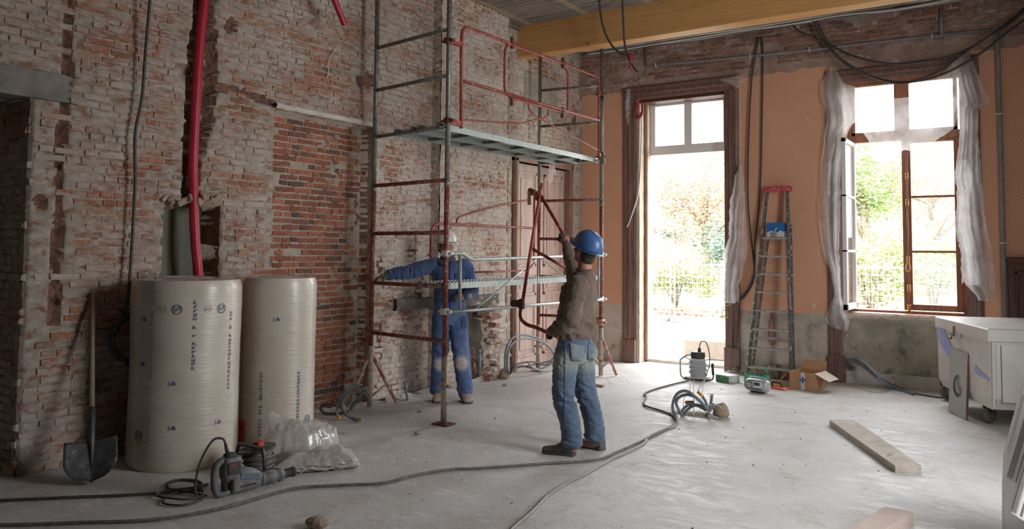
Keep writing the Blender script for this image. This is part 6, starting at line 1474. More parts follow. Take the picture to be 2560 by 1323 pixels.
ldm.add([p+V((0, 0, zl)) for p in P]+[p+V((0, 0, ztop-.012)) for p in P]+[lerp(p, (P[0]+P[2])/2, .02)+V((0, 0, ztop)) for p in P], [(3, 2, 1, 0), (8, 9, 10, 11)]+[(r*4+i, r*4+(i+1) % 4, r*4+4+(i+1) % 4, r*4+4+i) for r in (0, 1) for i in range(4)])
ldm.build('lid', 'chest', ch)
tr_ = MB()      # corner angles and raised front panel
tr_.beam(CP(-.005, .02, .22), CP(-.005, .02, zl-.005), .05, .02, tuple(ez), .004); tr_.beam(CP(-.0, .06, .25), CP(.0, .06, zl-.03), .012, .012)
tr_.build('corner_angle', 'chest', ch)
MB().add([CP(-.012, .10, .27), CP(-.012, .97, .27), CP(-.012, .97, zl-.03), CP(-.012, .10, zl-.03)], [(0, 1, 2, 3)]).build('end_panel', 'chest', ch, solid=.008)
def cfx(px, py, lift=.003):
    return onP(px, py, V((C0.x, C0.y, 0)), V((C1.x, C1.y, 0)))-ez*lift
blue = mat('pale_blue_paint_flash', lin((150, 164, 214)), lin((164, 176, 222)), 4, .55)
MB().prism([cfx(x, y) for x, y in ((2343, 817), (2358, 817), (2381, 867), (2400, 884), (2400, 905), (2376, 897), (2352, 860), (2343, 835))], -ez*.002).build('blue_flash', blue, ch)
MB().prism([cfx(x, y) for x, y in ((2440, 912), (2447, 922), (2476, 949), (2474, 954), (2443, 936), (2436, 925))], -ez*.002).build('blue_flash', blue, ch)
hs_ = MB().bb((0, 0, 0), (0, 0, 0)); hp_ = cfx(2391, 826, .03)
MB().beam(cfx(2391, 815, .024), cfx(2389, 840, .02), .028, .012, tuple(-ez)).build('hasp', 'steel', ch)
pk = MB().box(cfx(2386, 845, .035), (.035, .022, .035), rotz(math.atan2(e1.y, e1.x)), .005).build('padlock', 'brass', ch)
MB().tube(spline([cfx(2388.2, 841, .035), cfx(2388, 835, .035), cfx(2385, 833, .035), cfx(2384, 841, .035)], 4), .004, 6).build('shackle', 'steel', pk, True)
MB().beam(cfx(2405, 832, .006), cfx(2404, 846, .006), .012, .008, tuple(-ez)).build('keeper', 'alu', ch)
rubber = mat('grey_rubber_wheel', lin((96, 94, 92)), lin((126, 122, 118)), 10, .8, vec='w')
for q, ori in ((fl(2476, 1058), 1.0), (fl(2370, 1000), .5), (CP(.1, .9, 0), 1.0), (CP(.9, .9, 0), .6)):
    wax = V((math.cos(ori-1.35), math.sin(ori-1.35), 0)); cw = V((q.x, q.y, .088))
    wh = MB().lathe(cw-wax*.022, [(.03, 0), (.082, 0), (.088, .008), (.088, .036), (.082, .044), (.03, .044)], 24, tuple(wax)).build('wheel', rubber, ch, True)
    MB().lathe(cw-wax*.026, [(0, 0), (.03, .002), (.034, .01), (.034, .046), (.0, .052)], 14, tuple(wax)).build('wheel_hub', 'alu', wh, True)
    fk = MB()
    for s_ in (-1, 1): fk.beam(cw+wax*(.032*s_), V((cw.x, cw.y, .20))+wax*(.04*s_)+wax.cross(Uz)*.05, .05, .006, tuple(wax))
    fk.bb((cw.x-.05, cw.y-.05, .187), (cw.x+.05, cw.y+.05, .2)); fk.build('fork', 'steel', wh)
# -- grey board with a round cut-out leaning on the chest
q = [fl(2371, 1030), fl(2414, 1050)]; t0_, t1_ = cfx(2400, 887, .012), cfx(2447, 899, .012); bx = (q[1]-q[0]); Lx = bx.length; bx.normalize(); by = ((t0_-q[0])+(t1_-q[1]))/2; Ly = by.length; by = (by-bx*by.dot(bx)).normalized(); bn = bx.cross(by).normalized()
if bn.dot(CAMP-q[0]) < 0: bn = -bn
n_ = 32; hc = (Lx*.5, Ly*.46); hr_ = Lx*.28; vs = []; fs = []
rect = []
for k in range(n_):
    a = 2*math.pi*k/n_; cx, sy = math.cos(a), math.sin(a); s_ = min((hc[0] if cx < 0 else Lx-hc[0])/max(abs(cx), 1e-6), (hc[1] if sy < 0 else Ly-hc[1])/max(abs(sy), 1e-6)); rect.append((hc[0]+cx*s_, hc[1]+sy*s_))
# snap the nearest ring points to the corners
for cxy in ((0, 0), (Lx, 0), (Lx, Ly), (0, Ly)):
    i = min(range(n_), key=lambda i: (rect[i][0]-cxy[0])**2+(rect[i][1]-cxy[1])**2); rect[i] = cxy
cb2 = MB(); T_ = .022
for dz in (0, -T_):
    for (x, y) in rect: vs.append(q[0]+bx*x+by*y+bn*dz)
    for k in range(n_): a = 2*math.pi*k/n_; vs.append(q[0]+bx*(hc[0]+hr_*math.cos(a))+by*(hc[1]+hr_*math.sin(a))+bn*dz)
mi_ = []
for k in range(n_):
    k2 = (k+1) % n_; fs += [(k, k2, n_+k2, n_+k), (2*n_+k, 3*n_+k, 3*n_+k2, 2*n_+k2), (k, 2*n_+k, 2*n_+k2, k2), (n_+k, n_+k2, 3*n_+k2, 3*n_+k)]; mi_ += [0, 0, 1, 1]
cb2.add(vs, fs); cb2.m = mi_
tag(cb2.build('cutout_board', [mat('grey_green_board_face', lin((176, 180, 174)), lin((188, 192, 186)), 3, .6, vec='w'), mat('brown_board_edge', lin((140, 112, 102)), lin((160, 132, 122)), 8, .8)]), 'grey board with a round hole leaning against the white chest', 'board')
# -- white painted panels stacked on edge at the right
M['edge_shade'] = mat('greyish_edge_paint', lin((176, 166, 170)), lin((190, 182, 184)), 4, .6, vec='w')  # mauve tone puts the shade of the backlit board edges into the colour
pnl = [(((2556, 985), (2516, 1131), (2512, 1215), (2514, 1395), (2760, 1395), (2760, 930), (2570, 930)), 5.42, 'large white painted panel standing on edge behind the others'), (((2517, 1199), (2611, 880), (2760, 920), (2760, 1400), (2640, 1400), (2560, 1225)), 5.30, 'white slanted panel resting in front of the large one'), (((2528, 1283), (2626, 950), (2775, 990), (2775, 1405), (2660, 1405), (2560, 1303)), 5.18, 'frontmost white slanted panel of the leaning stack')]
for poly, Y, lb in pnl:
    P = [onP(x, y, V((-.2, Y, 0)), V((.65, Y+.5, 0))) for x, y in poly]
    for p in P: p.z = max(p.z, .004)
    t = thing('painted_board', (P[0].x, Y, 0), lb, 'board', 'white boards leaning at the right edge')
    MB().prism(P, (-.015, .026, 0)).build('panel', 'white', t)
    a, b = (P[1], P[0]) if len(poly) == 7 else (P[0], P[1])
    if len(poly) == 6:
        MB().beam(a+V((.012, -.012, .01)), b+V((.012, -.012, 0)), .03, .028, (0, 1, 0), .006).build('edge_moulding', 'edge_shade', t)
        MB().beam(a+V((.045, -.008, -.01)), b+V((.045, -.008, -.02)), .014, .018, (0, 1, 0), .004).build('inner_moulding', 'edge_shade', t)
    else: MB().beam(a+V((.01, -.01, 0)), b+V((.01, -.01, 0)), .02, .02, (0, 1, 0), .005).build('edge_moulding', 'white', t)
# ================================================================ FLOOR CABLES, TOOLS IN FRONT
def floorcable(nm, px, r, mt_, label, seg=8, zs_=None):
    pts = [fl(x, y)+V((0, 0, r+.001+(zs_[i] if zs_ else 0))) for i, (x, y) in enumerate(px)]
    return cableobj(nm, pts, r, mt_, label, 'cable', 8, seg)
floorcable('floor_cable', ((-40, 1319), (90, 1316), (200, 1312), (380, 1305), (520, 1283), (606, 1262), (700, 1234), (760, 1223), (870, 1217), (960, 1212), (1040, 1192), (1130, 1178), (1200, 1175), (1355, 1164), (1489, 1154), (1541, 1135), (1623, 1098), (1685, 1066), (1690, 1052), (1680, 1041), (1655, 1031), (1613, 1017), (1611, 1005), (1616, 995), (1611, 988), (1625, 980), (1664, 968), (1721, 954)), .0105, 'cable', 'long dark cable snaking across the floor from the reel by the doorway')
floorcable('floor_cable', ((1265, 1345), (1285, 1322), (1329, 1284), (1370, 1243), (1417, 1212), (1468, 1187), (1530, 1151), (1561, 1138), (1609, 1112), (1622, 1094), (1650, 1080), (1684, 1070), (1694, 1052), (1684, 1030), (1682, 1018)), .009, 'pipe', 'thin grey cable curving from the near floor edge to the conduit bundle')
floorcable('floor_cable', ((-40, 1257), (60, 1253), (200, 1247), (300, 1243), (400, 1237), (470, 1231), (505, 1222), (495, 1208), (455, 1204), (420, 1212), (425, 1228), (470, 1226), (520, 1215)), .0095, 'cable_dk', 'dark cable running in from the left to the demolition hammer')
# -- demolition hammer
P0, P1 = fl(552, 1243), fl(703, 1208); hx = P1-P0; Lh = hx.length; hx.normalize(); hy = V((-hx.y, hx.x, 0)); ph = zat(572, 1135, P0)
hm = thing('demolition_hammer', tuple((P0+P1)/2), 'dusty grey demolition hammer with a loop handle lying on the floor', 'power tool')
M['tool_grey'] = mat('dusty_tool_housing', lin((92, 96, 100)), lin((128, 126, 122)), 9, .6, bmp=.15, vec='w', c3=lin((150, 142, 132)), scale3=14, lo3=.55, hi3=.7)
M['tool_blue'] = mat('bluish_tool_panel', lin((78, 94, 112)), lin((98, 110, 124)), 10, .5, vec='w')
M['tool_dk'] = mat('dark_tool_rubber', lin((46, 46, 46)), lin((76, 74, 70)), 14, .75, vec='w')
def HP(a, z, b=0): return P0+hx*(a*Lh)+hy*b+V((0, 0, z))
k = ph/.30
rings(mb_ := MB(), [(HP(.13, .085*k), hy*.045, V((0, 0, .070*k))), (HP(.16, .09*k), hy*.055, V((0, 0, .085*k))), (HP(.36, .095*k), hy*.055, V((0, 0, .088*k))), (HP(.52, .085*k), hy*.052, V((0, 0, .075*k))), (HP(.60, .075*k), hy*.045, V((0, 0, .058*k))), (HP(.63, .072*k), hy*.036, V((0, 0, .046*k)))], 20, 2.8)
mb_.build('gear_housing', 'tool_grey', hm, True)
rings(mb_ := MB(), [(HP(.13, .12*k), hx*.055, hy*.052), (HP(.135, .16*k), hx*.062, hy*.056), (HP(.14, .245*k), hx*.06, hy*.054), (HP(.14, .268*k), hx*.056, hy*.05), (HP(.14, .275*k), hx*.045, hy*.042)], 20, 3.2)
mo = mb_.build('motor_housing', 'tool_grey', hm, True)
rings(mb_ := MB(), [(HP(.13, .272*k), hx*.045, hy*.04), (HP(.13, .292*k), hx*.04, hy*.036), (HP(.13, .298*k), hx*.03, hy*.028)], 16, 2.6); mb_.build('motor_cap', 'tool_dk', mo, True)
MB().box(HP(.14, .2*k, -.055), (.085, .006, .09*k), Matrix((hx, hy, Uz)).transposed(), .003).build('side_plate', 'tool_dk', mo)
tg_ = MB()
for q in range(4): tg_.box(HP(.10+.025*q, .225*k, -.059), (.008, .003, .018), Matrix((hx, hy, Uz)).transposed())
tag(tg_.build('red_lettering', mat('faded_red_ink', lin((150, 62, 56)), None, rough=.6), mo), None, kind='stuff')
MB().box(HP(.40, .12*k, -.054), (.14, .006, .04), Matrix((hx, hy, Uz)).transposed() @ Matrix.Rotation(.2, 3, 'Y'), .003).build('name_plate', 'tool_blue', hm)
vt = MB()
for q in range(6): vt.box(HP(.26+.045*q, .06*k, -.054), (.016, .008, .010), Matrix((hx, hy, Uz)).transposed(), .002)
tag(vt.build('vent_slots', 'tool_dk', hm), None, kind='stuff')
hl = spline([HP(.10, .255*k), HP(.0, .255*k), HP(-.09, .22*k), HP(-.115, .14*k), HP(-.09, .05*k), HP(-.02, .02*k), HP(.14, .03*k)], 7)
MB().tube(hl, .021, 10, ry=.027).build('loop_handle', 'tool_grey', hm, True); MB().tube([HP(.05, .235*k), HP(.045, .14*k), HP(.06, .04*k)], [.022, .02, .022], 10).build('rear_grip', 'tool_dk', hm, True)
MB().box(HP(.075, .12*k, -.02), (.03, .02, .035), None, .006).build('trigger', mat('dull_orange_trigger', lin((156, 96, 70)), None, rough=.6), hm)
ns = MB().lathe(HP(.62, .066*k), [(0, 0), (.045, .0), (.047, .02), (.040, .025), (.040, .04), (.046, .045), (.046, .10), (.040, .11), (.040, .13), (.047, .135), (.044, .165), (.030, .175)], 20, tuple(hx)); ns.build('chuck_collar', 'tool_grey', hm, True)
MB().lathe(HP(.62, .066*k)+hx*.17, [(.030, 0), (.030, .07), (.034, .075), (.034, .09), (.02, .095), (0, .095)], 16, tuple(hx)).build('chuck', 'tool_dk', hm, True)
MB().tube([HP(.10, .285*k), HP(.07, .33*k), HP(.05, .37*k)], [.014, .012, .009], 10).build('cord_boot', 'black', hm, True)
hc_ = MB().tube(spline([HP(.05, .37*k), HP(.0, .41*k), HP(-.12, .40*k, .03), HP(-.26, .26*k, .06), HP(-.31, .08*k, .08), HP(-.28, .012, .05), HP(-.1, .012, .16), HP(-.25, .012, .26), HP(-.55, .012, .22), HP(-.75, .012, .1), HP(-.6, .012, -.02), HP(-.3, .012, .0), HP(-.2, .012, .12), HP(-.45, .02, .3), HP(-.7, .02, .26), HP(-.5, .02, .06), HP(-.15, .012, .06)], 7), .0075, 7); hc_.build('power_cord', 'cable_dk', hm, True)
# -- dark cable reel behind the hammer
rc_ = fl(652, 1186); tl_ = Matrix.Rotation(.12, 3, 'X') @ Matrix.Rotation(-.10, 3, 'Y')
M['reel_dark'] = mat('scratched_dark_frame', lin((56, 54, 52)), lin((92, 90, 86)), 14, .45, .3, vec='w', c3=lin((140, 136, 130)), scale3=30)
r3, W3 = reel('cable_reel', rc_, .155, .14, 'dark cable reel with a square tube handle between hammer and rolls', 'cable', 'reel_dark', tl_)
MB().tube(spline([W3(-.17, -.12, .03), W3(-.18, -.08, .06)], 2)+spline([W3(-.19, -.03, .16), W3(-.175, -.02, .205), W3(-.13, -.02, .212), W3(.12, -.07, .214), W3(.165, -.08, .20), W3(.175, -.085, .15)], 5)+[W3(.17, -.09, .02)], .014, 10).build('tube_handle', 'reel_dark', r3, True)
MB().box(W3(.02, .0, .215), (.07, .05, .04), tl_, .006).build('red_socket', mat('red_socket_plastic', lin((196, 60, 62)), None, rough=.4), r3); MB().ell(W3(-.03, .0, .215), (.018, .018, .018), 10).build('chrome_knob', 'alu', r3, True)
# -- folded plastic sheeting and a crumpled bag
ctr = (fl(690, 1188)+fl(885, 1172)+fl(850, 1130))/3; ux = (fl(885, 1172)-fl(690, 1188)); uL = ux.length; ux.normalize(); uy = V((-ux.y, ux.x, 0)); b0_ = fl(690, 1188)
M['film_fold'] = film_mat('folded_plastic_sheeting', .93, (.80, .74, .68), .06)
ps = thing('folded_sheeting', tuple(ctr), 'stack of folded dusty plastic sheeting on the floor beside the rolls', 'plastic sheet')
for q in range(6):
    rd = random.Random(q); sh_ = [rd.uniform(-.05, .05) for _ in range(4)]
    def fnq(u, v, q=q, sh_=sh_):
        x = (uL*1.0)*u+(sh_[0] if u < .5 else sh_[1])*abs(u-.5)*2; y = .34*v-.02+(sh_[2] if v < .5 else sh_[3])*abs(v-.5); e = min(u, 1-u, v, 1-v)
        return b0_+ux*x+uy*y+V((0, 0, .014+.020*q*(.55+.45*sm(0, .2, e))+.016*nz(u*6+q*3, v*4, q)+.012*nz(u*17, v*12+q, q)-.012*(q > 0)*sm(.1, 0, e)))
    MB().grid(36, 22, fnq).build('folded_layer', 'film_fold', ps, True, solid=.003)
cb_ = fl(735, 1160)
def bag(u, v):
    a = 2*math.pi*u; e = 1-v; rx_, ry_ = .27*math.sin(v*math.pi/2), .15*math.sin(v*math.pi/2)
    zz = .235*(1-v**2.2)+.03*nz(math.cos(a)*3*v, math.sin(a)*3*v, 2)+.018*nz(math.cos(a)*9*v, math.sin(a)*9*v, 4)+.15*math.exp(-((math.cos(a)*v+.62)**2+(math.sin(a)*v-.1)**2)/.09)+.009*nz(math.cos(a)*v*16, math.sin(a)*v*16, 6)+.006*abs(nz(math.cos(a)*v*30, math.sin(a)*v*9, 8))+.05*math.exp(-((math.cos(a)*v-.8)**2+(math.sin(a)*v)**2)/.05)
    rr = 1+.18*nz(math.cos(a)*2.5, math.sin(a)*2.5, 7)+.08*nz(math.cos(a)*8, math.sin(a)*8, v*3)
    return cb_+ux*(.04+rx_*math.cos(a)*rr)+uy*(.07+ry_*math.sin(a)*rr)+V((0, 0, max(.10, zz+.06)))
tag(MB().grid(90, 30, bag).build('plastic_bag', 'film_dense', None, True, weld=True), 'crumpled translucent plastic bag heaped on the folded sheeting', 'bag')

# ================================================================ HOSES AND CONDUITS
hb_ = thing('hose_bundle', tuple(fl(860, 1035)), 'grey hoses with yellow ends tangled at the foot of the left scaffold post', 'hoses')
def G(x, y, z=0.0): return fl(x, y, 0)+V((0, 0, z))
def hv(px, base, m_, r, yel=False, mult=1.0):
    """hose given by picture points, standing on the vertical plane through base that faces the room"""
    a = V((base.x, base.y, 0)); b = a+V((.83, .56, 0)); pts = [onP(x, y, a, b) for x, y in px]
    for p in pts: p.z = max(p.z, r)
    o = MB().tube(spline(pts, 6), r, 8).build('hose', m_, hb_, True)
    if yel: MB().tube([lerp(pts[-2], pts[-1], .3), lerp(pts[-2], pts[-1], 1.01)], r*1.12, 8).build('yellow_end', 'yellow', o, True)
hv(((905, 962), (880, 970), (860, 985), (846, 1010), (843, 1035), (850, 1055)), fl(850, 1053), 'conduit', .014, True)
hv(((915, 970), (885, 978), (862, 995), (855, 1015), (870, 1040), (903, 1060)), fl(880, 1055), 'cable', .014)
hv(((830, 1018), (808, 1015), (803, 1025), (815, 1036), (845, 1038), (870, 1030)), fl(830, 1038), 'cable_dk', .014)
hv(((800, 1025), (810, 1012), (840, 1015), (860, 1022)), fl(830, 1030), 'cable_dk', .012)
hv(((880, 1020), (895, 1000), (905, 985), (915, 968), (918, 985)), fl(893, 1030), 'conduit', .016)
hv(((875, 1030), (885, 1010), (900, 1000), (915, 990)), fl(890, 1030), 'cable', .016)
hv(((872, 1042), (888, 1050), (904, 1061)), fl(888, 1055), 'cable_dk', .013, True)
cs_ = thing('floor_conduit', tuple(fl(1005, 1000)), 'bent grey conduit stub rising from the floor right of the left stabiliser', 'conduit')
a_ = fl(1005, 1001)
MB().tube(spline([onP(x, y, a_, a_+V((.83, .56, 0))) for x, y in ((938, 1005), (960, 998), (985, 997), (1003, 1003), (1018, 999), (1017, 985), (1013, 955))], 5), .014, 8).build('conduit', 'conduit', cs_, True)
MB().tube(spline([onP(x, y, a_, a_+V((.83, .56, 0))) for x, y in ((1018, 975), (1030, 982), (1050, 984))], 4), .006, 6).build('wire', 'cable_dk', cs_, True)
# vertical stubs beside the fireplace
fpx = XB+.12
tag(MB().tube([onX(1186, 938, fpx), onX(1184, 905, fpx)], .02, 10).tube([onX(1184, 905, fpx), onX(1182, 868, fpx)], .012, 8).build('fireplace_conduit', 'steel_red', None, True), 'red and grey tube stub standing in front of the fireplace', 'conduit')
tag(MB().tube([onX(1200, 941, fpx+.02), onX(1198, 878, fpx+.02)], .021, 10).tube([onX(1198, 882, fpx+.02), onX(1198, 874, fpx+.02)], .026, 10).build('fireplace_conduit', 'conduit', None, True), 'grey conduit stub standing right of the red tube at the fireplace', 'conduit')
# conduits in front of the pink door
dcx = -5.62
dcb = thing('door_conduits', tuple(onX(1290, 935, dcx)), 'blue-grey conduits arching from the floor in front of the pink double door', 'conduits'); dcb.location.z = 0
for pts, r, m_, dx in ((((1265, 938), (1262, 905), (1268, 865), (1290, 840), (1330, 841), (1365, 858), (1385, 885), (1380, 905)), .013, 'conduit', 0), (((1272, 938), (1268, 905), (1275, 868), (1300, 848), (1340, 850), (1372, 866), (1388, 892)), .013, 'conduit', .03), (((1275, 935), (1290, 912), (1330, 905), (1365, 912), (1387, 893)), .012, 'cable_dk', .05), (((1278, 930), (1300, 915), (1350, 922), (1390, 903)), .012, 'cable_dk', .12), (((1320, 905), (1330, 918), (1350, 926), (1375, 925), (1390, 918)), .012, 'pipe', .15), (((1260, 862), (1275, 866), (1290, 869)), .004, 'cable_dk', 0)):
    P = [onX(x, y, dcx+dx) for x, y in pts]
    for p in P: p.z = max(p.z, r)
    MB().tube(spline(P, 6), r, 8).build('conduit', m_, dcb, True)
lump('plaster_lump', onX(1262, 936, -5.66)*1.0-V((0, 0, onX(1262, 936, -5.66).z)), (.07, .08, .07), 'stone', 'pale brown lump of masonry at the foot of the broken fireplace jamb', 'stone', None, 8)
# conduits in the corner under the casement window
wcb = thing('window_conduits', tuple(fl(2230, 970)), 'three blue-grey conduits arching out of the wall foot under the casement window', 'conduits')
for k_, off_ in enumerate((0, .035, .07)):
    P = [onY(2107, 908+k_*3, YB-.05), onY(2118, 899+k_*3, YB-.12), onY(2140, 897+k_*5, YB-.2), onY(2165, 912+k_*5, YB-.32), onY(2200, 943+k_*4, YB-.5), fl(2236, 968+k_*3)+V((0, 0, .014)), fl(2285, 985+k_*2)+V((0, 0, .012))]
    MB().tube(spline(P, 6), .0135, 8).build('conduit', 'conduit', wcb, True)
tie = fl(2233, 969)+V((0, 0, .02)); MB().lathe(tie-V((.01, 0, 0)), [(.045, 0), (.05, .008), (.045, .016)], 14, (.8, -.5, -.2)).build('cable_tie', 'conduit_w', wcb, True)
floorcable('floor_cable', ((2282, 985), (2310, 990), (2340, 995), (2362, 997)), .008, 'cable_dk', 'dark cable end running under the white chest')

# ================================================================ CABLES AND PIPES OVERHEAD
yp = YB-.05
wp_ = thing('wall_pipe', tuple(onY(2500, 800, yp)), 'grey conduit pipe running along the brick frieze and down the orange wall', 'pipe')
MB().tube([onY(1615, 120, yp), onY(1616, 166, yp), onY(1800, 149, yp), onY(2022, 125, yp), onY(2489, 73, yp)], .020, 10).build('pipe_run', 'pipe', wp_, True)
MB().tube([onY(2489, 70, yp), onY(2494, 110, yp), onY(2503, 400, yp), onY(2513, 830, yp)], .026, 10).build('down_pipe', 'pipe', wp_, True)
MB().tube([onY(2352, 20, yp), onY(2354, 86, yp)], .020, 10).build('branch_pipe', 'pipe', wp_, True); MB().box(onY(2490, 74, yp), (.07, .06, .07), None, .012).build('elbow', 'pipe', wp_)
for x, y in ((1640, 164), (1876, 142), (2024, 125), (2330, 90), (2497, 285), (2508, 607)): MB().box(onY(x, y, yp), (.016, .058, .062) if y < 200 else (.07, .06, .014), None, .004).build('pipe_clip', 'conduit_w', wp_)
yw = YB-.22
for nm_, pts, lb in (('a', ((2040, 40), (2052, 76), (2085, 130), (2120, 160), (2175, 190), (2240, 208), (2290, 202), (2350, 176), (2400, 140), (2470, 92), (2530, 55), (2600, -10)), 'lower dark cable sagging across the head of the casement window'), ('b', ((2030, 40), (2045, 80), (2080, 128), (2130, 170), (2200, 198), (2260, 206), (2330, 195), (2400, 165), (2470, 120), (2520, 80), (2600, 20)), 'dark cable sagging lowest across the plastic drape of the casement window'), ('c', ((1980, 60), (2000, 79), (2060, 104), (2120, 135), (2190, 155), (2250, 160), (2320, 152), (2400, 132), (2470, 92), (2540, 40), (2600, -20)), 'upper dark cable sagging above the casement window')):
    cableobj('window_cable', [onY(x, y, yw+.03*'abc'.index(nm_)) for x, y in pts], .013, 'cable_dk', lb, 'cable', 8, 6)
cb3 = thing('ceiling_cables', tuple(onY(1900, 90, YB-.25)), 'bundle of grey cables strapped under the ceiling along the garden wall', 'cables')
for k_ in range(11):
    rd = random.Random(k_+9); pts = []
    for i in range(12):
        X = XL+.25+(XR-XL-.4)*i/11; pts.append((X, YB-.14-.055*k_+rd.uniform(-.02, .02), ZC-.09-.012*(k_ % 3)+rd.uniform(-.018, .01)))
    MB().tube(spline(pts, 5), .012, 6).build('cable', ('conduit_w', 'pipe', 'conduit_w', 'conduit')[k_ % 4], cb3, True)
yh = YB-.06
cableobj('hanging_cable', [onY(x, y, yh) for x, y in ((1897, 92), (1888, 140), (1880, 190), (1874, 280), (1870, 400), (1870, 500), (1876, 580), (1884, 650), (1885, 680), (1876, 712), (1862, 735), (1845, 752), (1825, 762))], .0115, 'cable_dk', 'left dark cable hanging between the doorway and the ladder', 'cable')
cableobj('hanging_cable', [onY(x, y, yh+.02) for x, y in ((1903, 92), (1907, 130), (1906, 220), (1904, 330), (1902, 430), (1896, 530), (1888, 600), (1887, 660), (1886, 690), (1878, 716), (1864, 738), (1848, 752), (1830, 760))], .0115, 'cable_dk', 'right dark cable hanging beside the first, nearer the ladder', 'cable')
tag(MB().tube(spline([onY(x, y, yh-.06) for x, y in ((1832, 760), (1815, 766), (1806, 771), (1812, 776), (1820, 785), (1818, 794), (1809, 796), (1804, 788), (1806, 779), (1812, 776))], 5), .004, 6).build('green_wire', mat('green_yellow_wire', lin((130, 160, 90)), None, rough=.5), None, True), 'thin green wire loop sticking out at the right edge of the doorway', 'wire')
# loop of cable from the ceiling beside the beam, bound with red twine
yl = 8.45
cz = ZC
hc1 = [onY(x, y, yl) for x, y in ((1497, -25), (1500, 20), (1505, 55), (1517, 92), (1535, 120), (1553, 134), (1566, 138))]
hc2 = [onY(x, y, yl) for x, y in ((1556, -25), (1557, 20), (1559, 70), (1562, 110), (1568, 135), (1578, 158), (1588, 174), (1595, 181))]
cl2 = thing('ceiling_cable_loop', tuple(hc1[-1]), 'dark cable loop hanging in front of the timber beam tied with red twine', 'cable')
for P in (hc1, hc2):
    P.insert(0, V((P[0].x, P[0].y, max(ZC-.02, P[0].z+.02)))); MB().tube(spline(P, 6), .0135, 8).build('cable', 'cable_dk', cl2, True)
tw = MB()
for q in range(3): tw.tube(spline([hc1[-1]+V((.0, 0, .03)), hc1[-1]+V((.05+.02*q, -.02, -.02)), hc1[-1]+V((.05, -.01, -.10-.03*q)), hc1[-1]+V((.03+.03*q, 0, -.16-.02*q))], 5), .006, 5)
tag(tw.build('red_twine', 'duct_red', cl2, True), None, kind='stuff')
yd = YB-.075
tag(MB().tube(spline([onY(x, y, yd) for x, y in ((1600, 282), (1604, 310), (1602, 380), (1600, 440), (1594, 490), (1582, 530), (1570, 563), (1567, 567))], 6), .010, 8).build('white_cable', 'conduit_w', None, True), 'white cable dangling from a red loop at the left jamb of the doorway', 'cable')
rl2 = MB()
for q in range(3): rl2.tube(spline([onY(x+q*1.5, y+q*2, yd-.02) for x, y in ((1598, 252), (1604, 262), (1602, 284), (1593, 292), (1588, 282), (1592, 262))], 5, True), .007, 6, closed=True)
rl2.tube([onY(1596, 252, yd-.02), onY(1595, 182, yd-.04)], .003, 5); tag(rl2.build('red_cord_loop', 'duct_red', None, True), 'coil of red cord hung at the top left corner of the doorway', 'cord')

# ================================================================ TORN PLASTIC FILM
def drape(nm, rows, Yp, label, folds=5, amp=.035, rag=.0, mt_='film', seed=0, cols=30, par=None):
    """hanging film from rows (y, x left, x right); gathers run down it"""
    ys_ = [r[0] for r in rows]
    def at(v):
        y = ys_[0]+(ys_[-1]-ys_[0])*v
        for i in range(len(rows)-1):
            if rows[i][0] <= y <= rows[i+1][0]:
                t = (y-rows[i][0])/max(1e-6, rows[i+1][0]-rows[i][0]); t = t*t*(3-2*t); return y, rows[i][1]*(1-t)+rows[i+1][1]*t, rows[i][2]*(1-t)+rows[i+1][2]*t
        return rows[-1]
    def fn(u, v):
        y, a, b = at(v); a += 3.0*nz(y*.09, seed, 3)+2.5*nz(y*.3, seed, 6); b += 3.0*nz(y*.08, seed, 8)+2.5*nz(y*.3, seed, 1)
        x = a+(b-a)*u; yy = y+(rag*nz(u*5, seed, 2)*18 if v > .97 else 0)
        d = amp*(math.sin(u*folds*1.9+1.4*nz(v*3, seed, 1)+seed)+.6*nz(u*4, v*3, seed)+.22*nz(u*9, v*5, seed))
        return onY(x, yy, Yp-amp*1.2+d)
    o = MB().grid(cols, 48, fn).build(nm, mt_, par, True)
    return tag(o, label, 'plastic film') if par is None else o
wd = thing('window_drape', tuple(onY(2250, 800, YB-.1)), 'torn plastic film draped over the head and sides of the casement window', 'plastic film')
fy = YB-.07
drape('film_left', ((168, 2076, 2084), (188, 2064, 2098), (212, 2050, 2112), (232, 2052, 2126), (300, 2066, 2136), (345, 2060, 2116), (420, 2052, 2102), (540, 2046, 2100), (620, 2056, 2098), (690, 2078, 2100), (735, 2086, 2102), (775, 2072, 2114), (800, 2064, 2122), (822, 2082, 2122)), fy, None, 6, .045, .6, seed=1, par=wd)
drape('film_right', ((132, 2408, 2420), (165, 2376, 2438), (205, 2384, 2452), (262, 2392, 2478), (275, 2396, 2446), (340, 2398, 2446), (420, 2390, 2452), (500, 2396, 2460), (560, 2392, 2466), (640, 2406, 2480), (700, 2408, 2488), (752, 2446, 2490)), fy, None, 7, .045, .5, seed=4, par=wd)
drape('film_right_front', ((400, 2398, 2420), (440, 2384, 2432), (470, 2392, 2430), (520, 2392, 2426), (560, 2386, 2428), (640, 2402, 2440), (712, 2404, 2456)), fy-.07, None, 3, .03, .8, 'film', seed=9, par=wd)
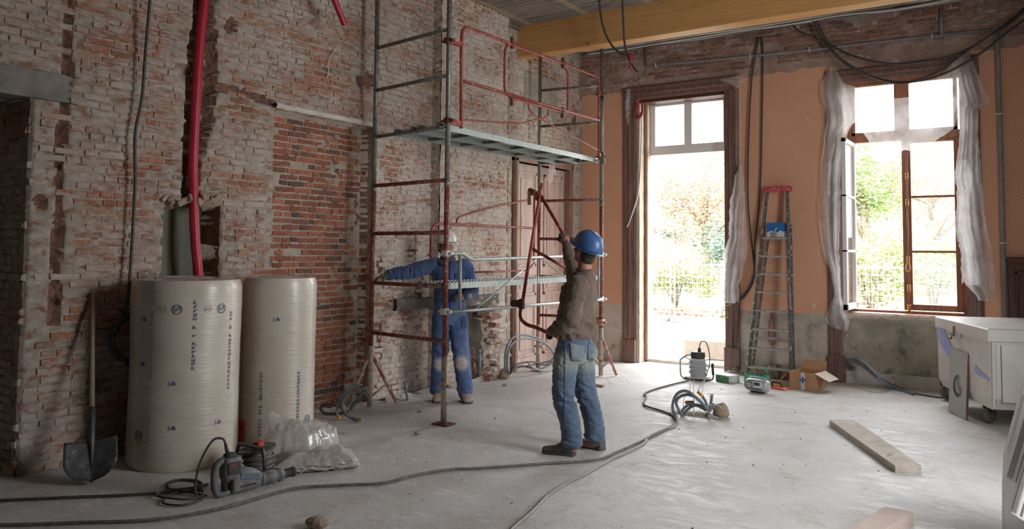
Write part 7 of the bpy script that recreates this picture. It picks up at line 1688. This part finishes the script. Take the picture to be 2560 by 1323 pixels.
def swag(u, v):
    top = ((2100, 205), (2130, 214), (2160, 226), (2200, 238), (2240, 246), (2280, 242), (2310, 226), (2340, 198), (2375, 165), (2410, 138)); bot = ((2110, 330), (2138, 305), (2172, 352), (2182, 402), (2225, 410), (2258, 376), (2290, 376), (2340, 352), (2384, 322), (2400, 275))
    i = min(int(u*9), 8); f = u*9-i; x = lerp(V(top[i]), V(top[i+1]), f); y = lerp(V(bot[i]), V(bot[i+1]), f); p = x.lerp(y, v)
    return onY(p.x+2*nz(u*9, v*9, 1), p.y+3*nz(u*22, 2, v*3)*(v > .9), YB-.06+.035*math.sin(v*13+u*4)*(1-v*.6)+.03*nz(u*6, v*4, 5)+.006*nz(u*14, v*9, 3))
MB().grid(70, 34, swag).build('film_swag', 'film', wd, True)
dd = thing('door_drape', tuple(onY(1840, 760, YB-.1)), 'torn plastic film hanging down the right jamb of the garden doorway', 'plastic film')
drape('film_hanging', ((412, 1848, 1856), (450, 1836, 1860), (520, 1824, 1866), (590, 1822, 1870), (640, 1808, 1866), (668, 1804, 1858), (720, 1802, 1848), (758, 1800, 1848)), fy, None, 5, .05, .5, seed=12, par=dd)
drape('film_scrap', ((188, 1836, 1860), (200, 1800, 1862), (214, 1832, 1850), (222, 1836, 1842)), fy, None, 3, .03, .3, seed=14, par=dd, cols=14)
drape('film_strip', ((225, 1847, 1851), (320, 1846, 1853), (430, 1847, 1853)), fy+.02, None, 2, .01, 0, seed=15, par=dd, cols=4)
tag(drape('film_scrap', ((222, 1565, 1576), (260, 1563, 1575), (312, 1567, 1573)), fy, None, 2, .02, .2, seed=17, par=wall_back, cols=8), None)
dp = MB().grid(14, 24, lambda u, v: onX(1368+6*(1-v)+(12+12*v)*u, 412+48*v*(.75+.25*math.sin(u*5)), XL+.05+.02*math.sin(u*9)*v)).build('film_scrap', 'film', None, True)
tag(dp, 'scrap of white plastic film caught over the top of the pink door', 'plastic film')
# thin wire dangling on the brick wall
tag(MB().tube(spline([onX(x, y, XL+.04) for x, y in ((842, 118), (828, 140), (820, 160), (822, 180), (818, 195))], 5), .004, 5).build('loose_wire', 'conduit_w', None, True), 'thin pale wire end curling on the upper brick wall', 'wire')
for o in list(bpy.data.objects):
    if o.type == 'MESH' and o.parent is None and 'label' not in o and o.get('kind') != 'structure': o['label'] = o.name.replace('_', ' ')
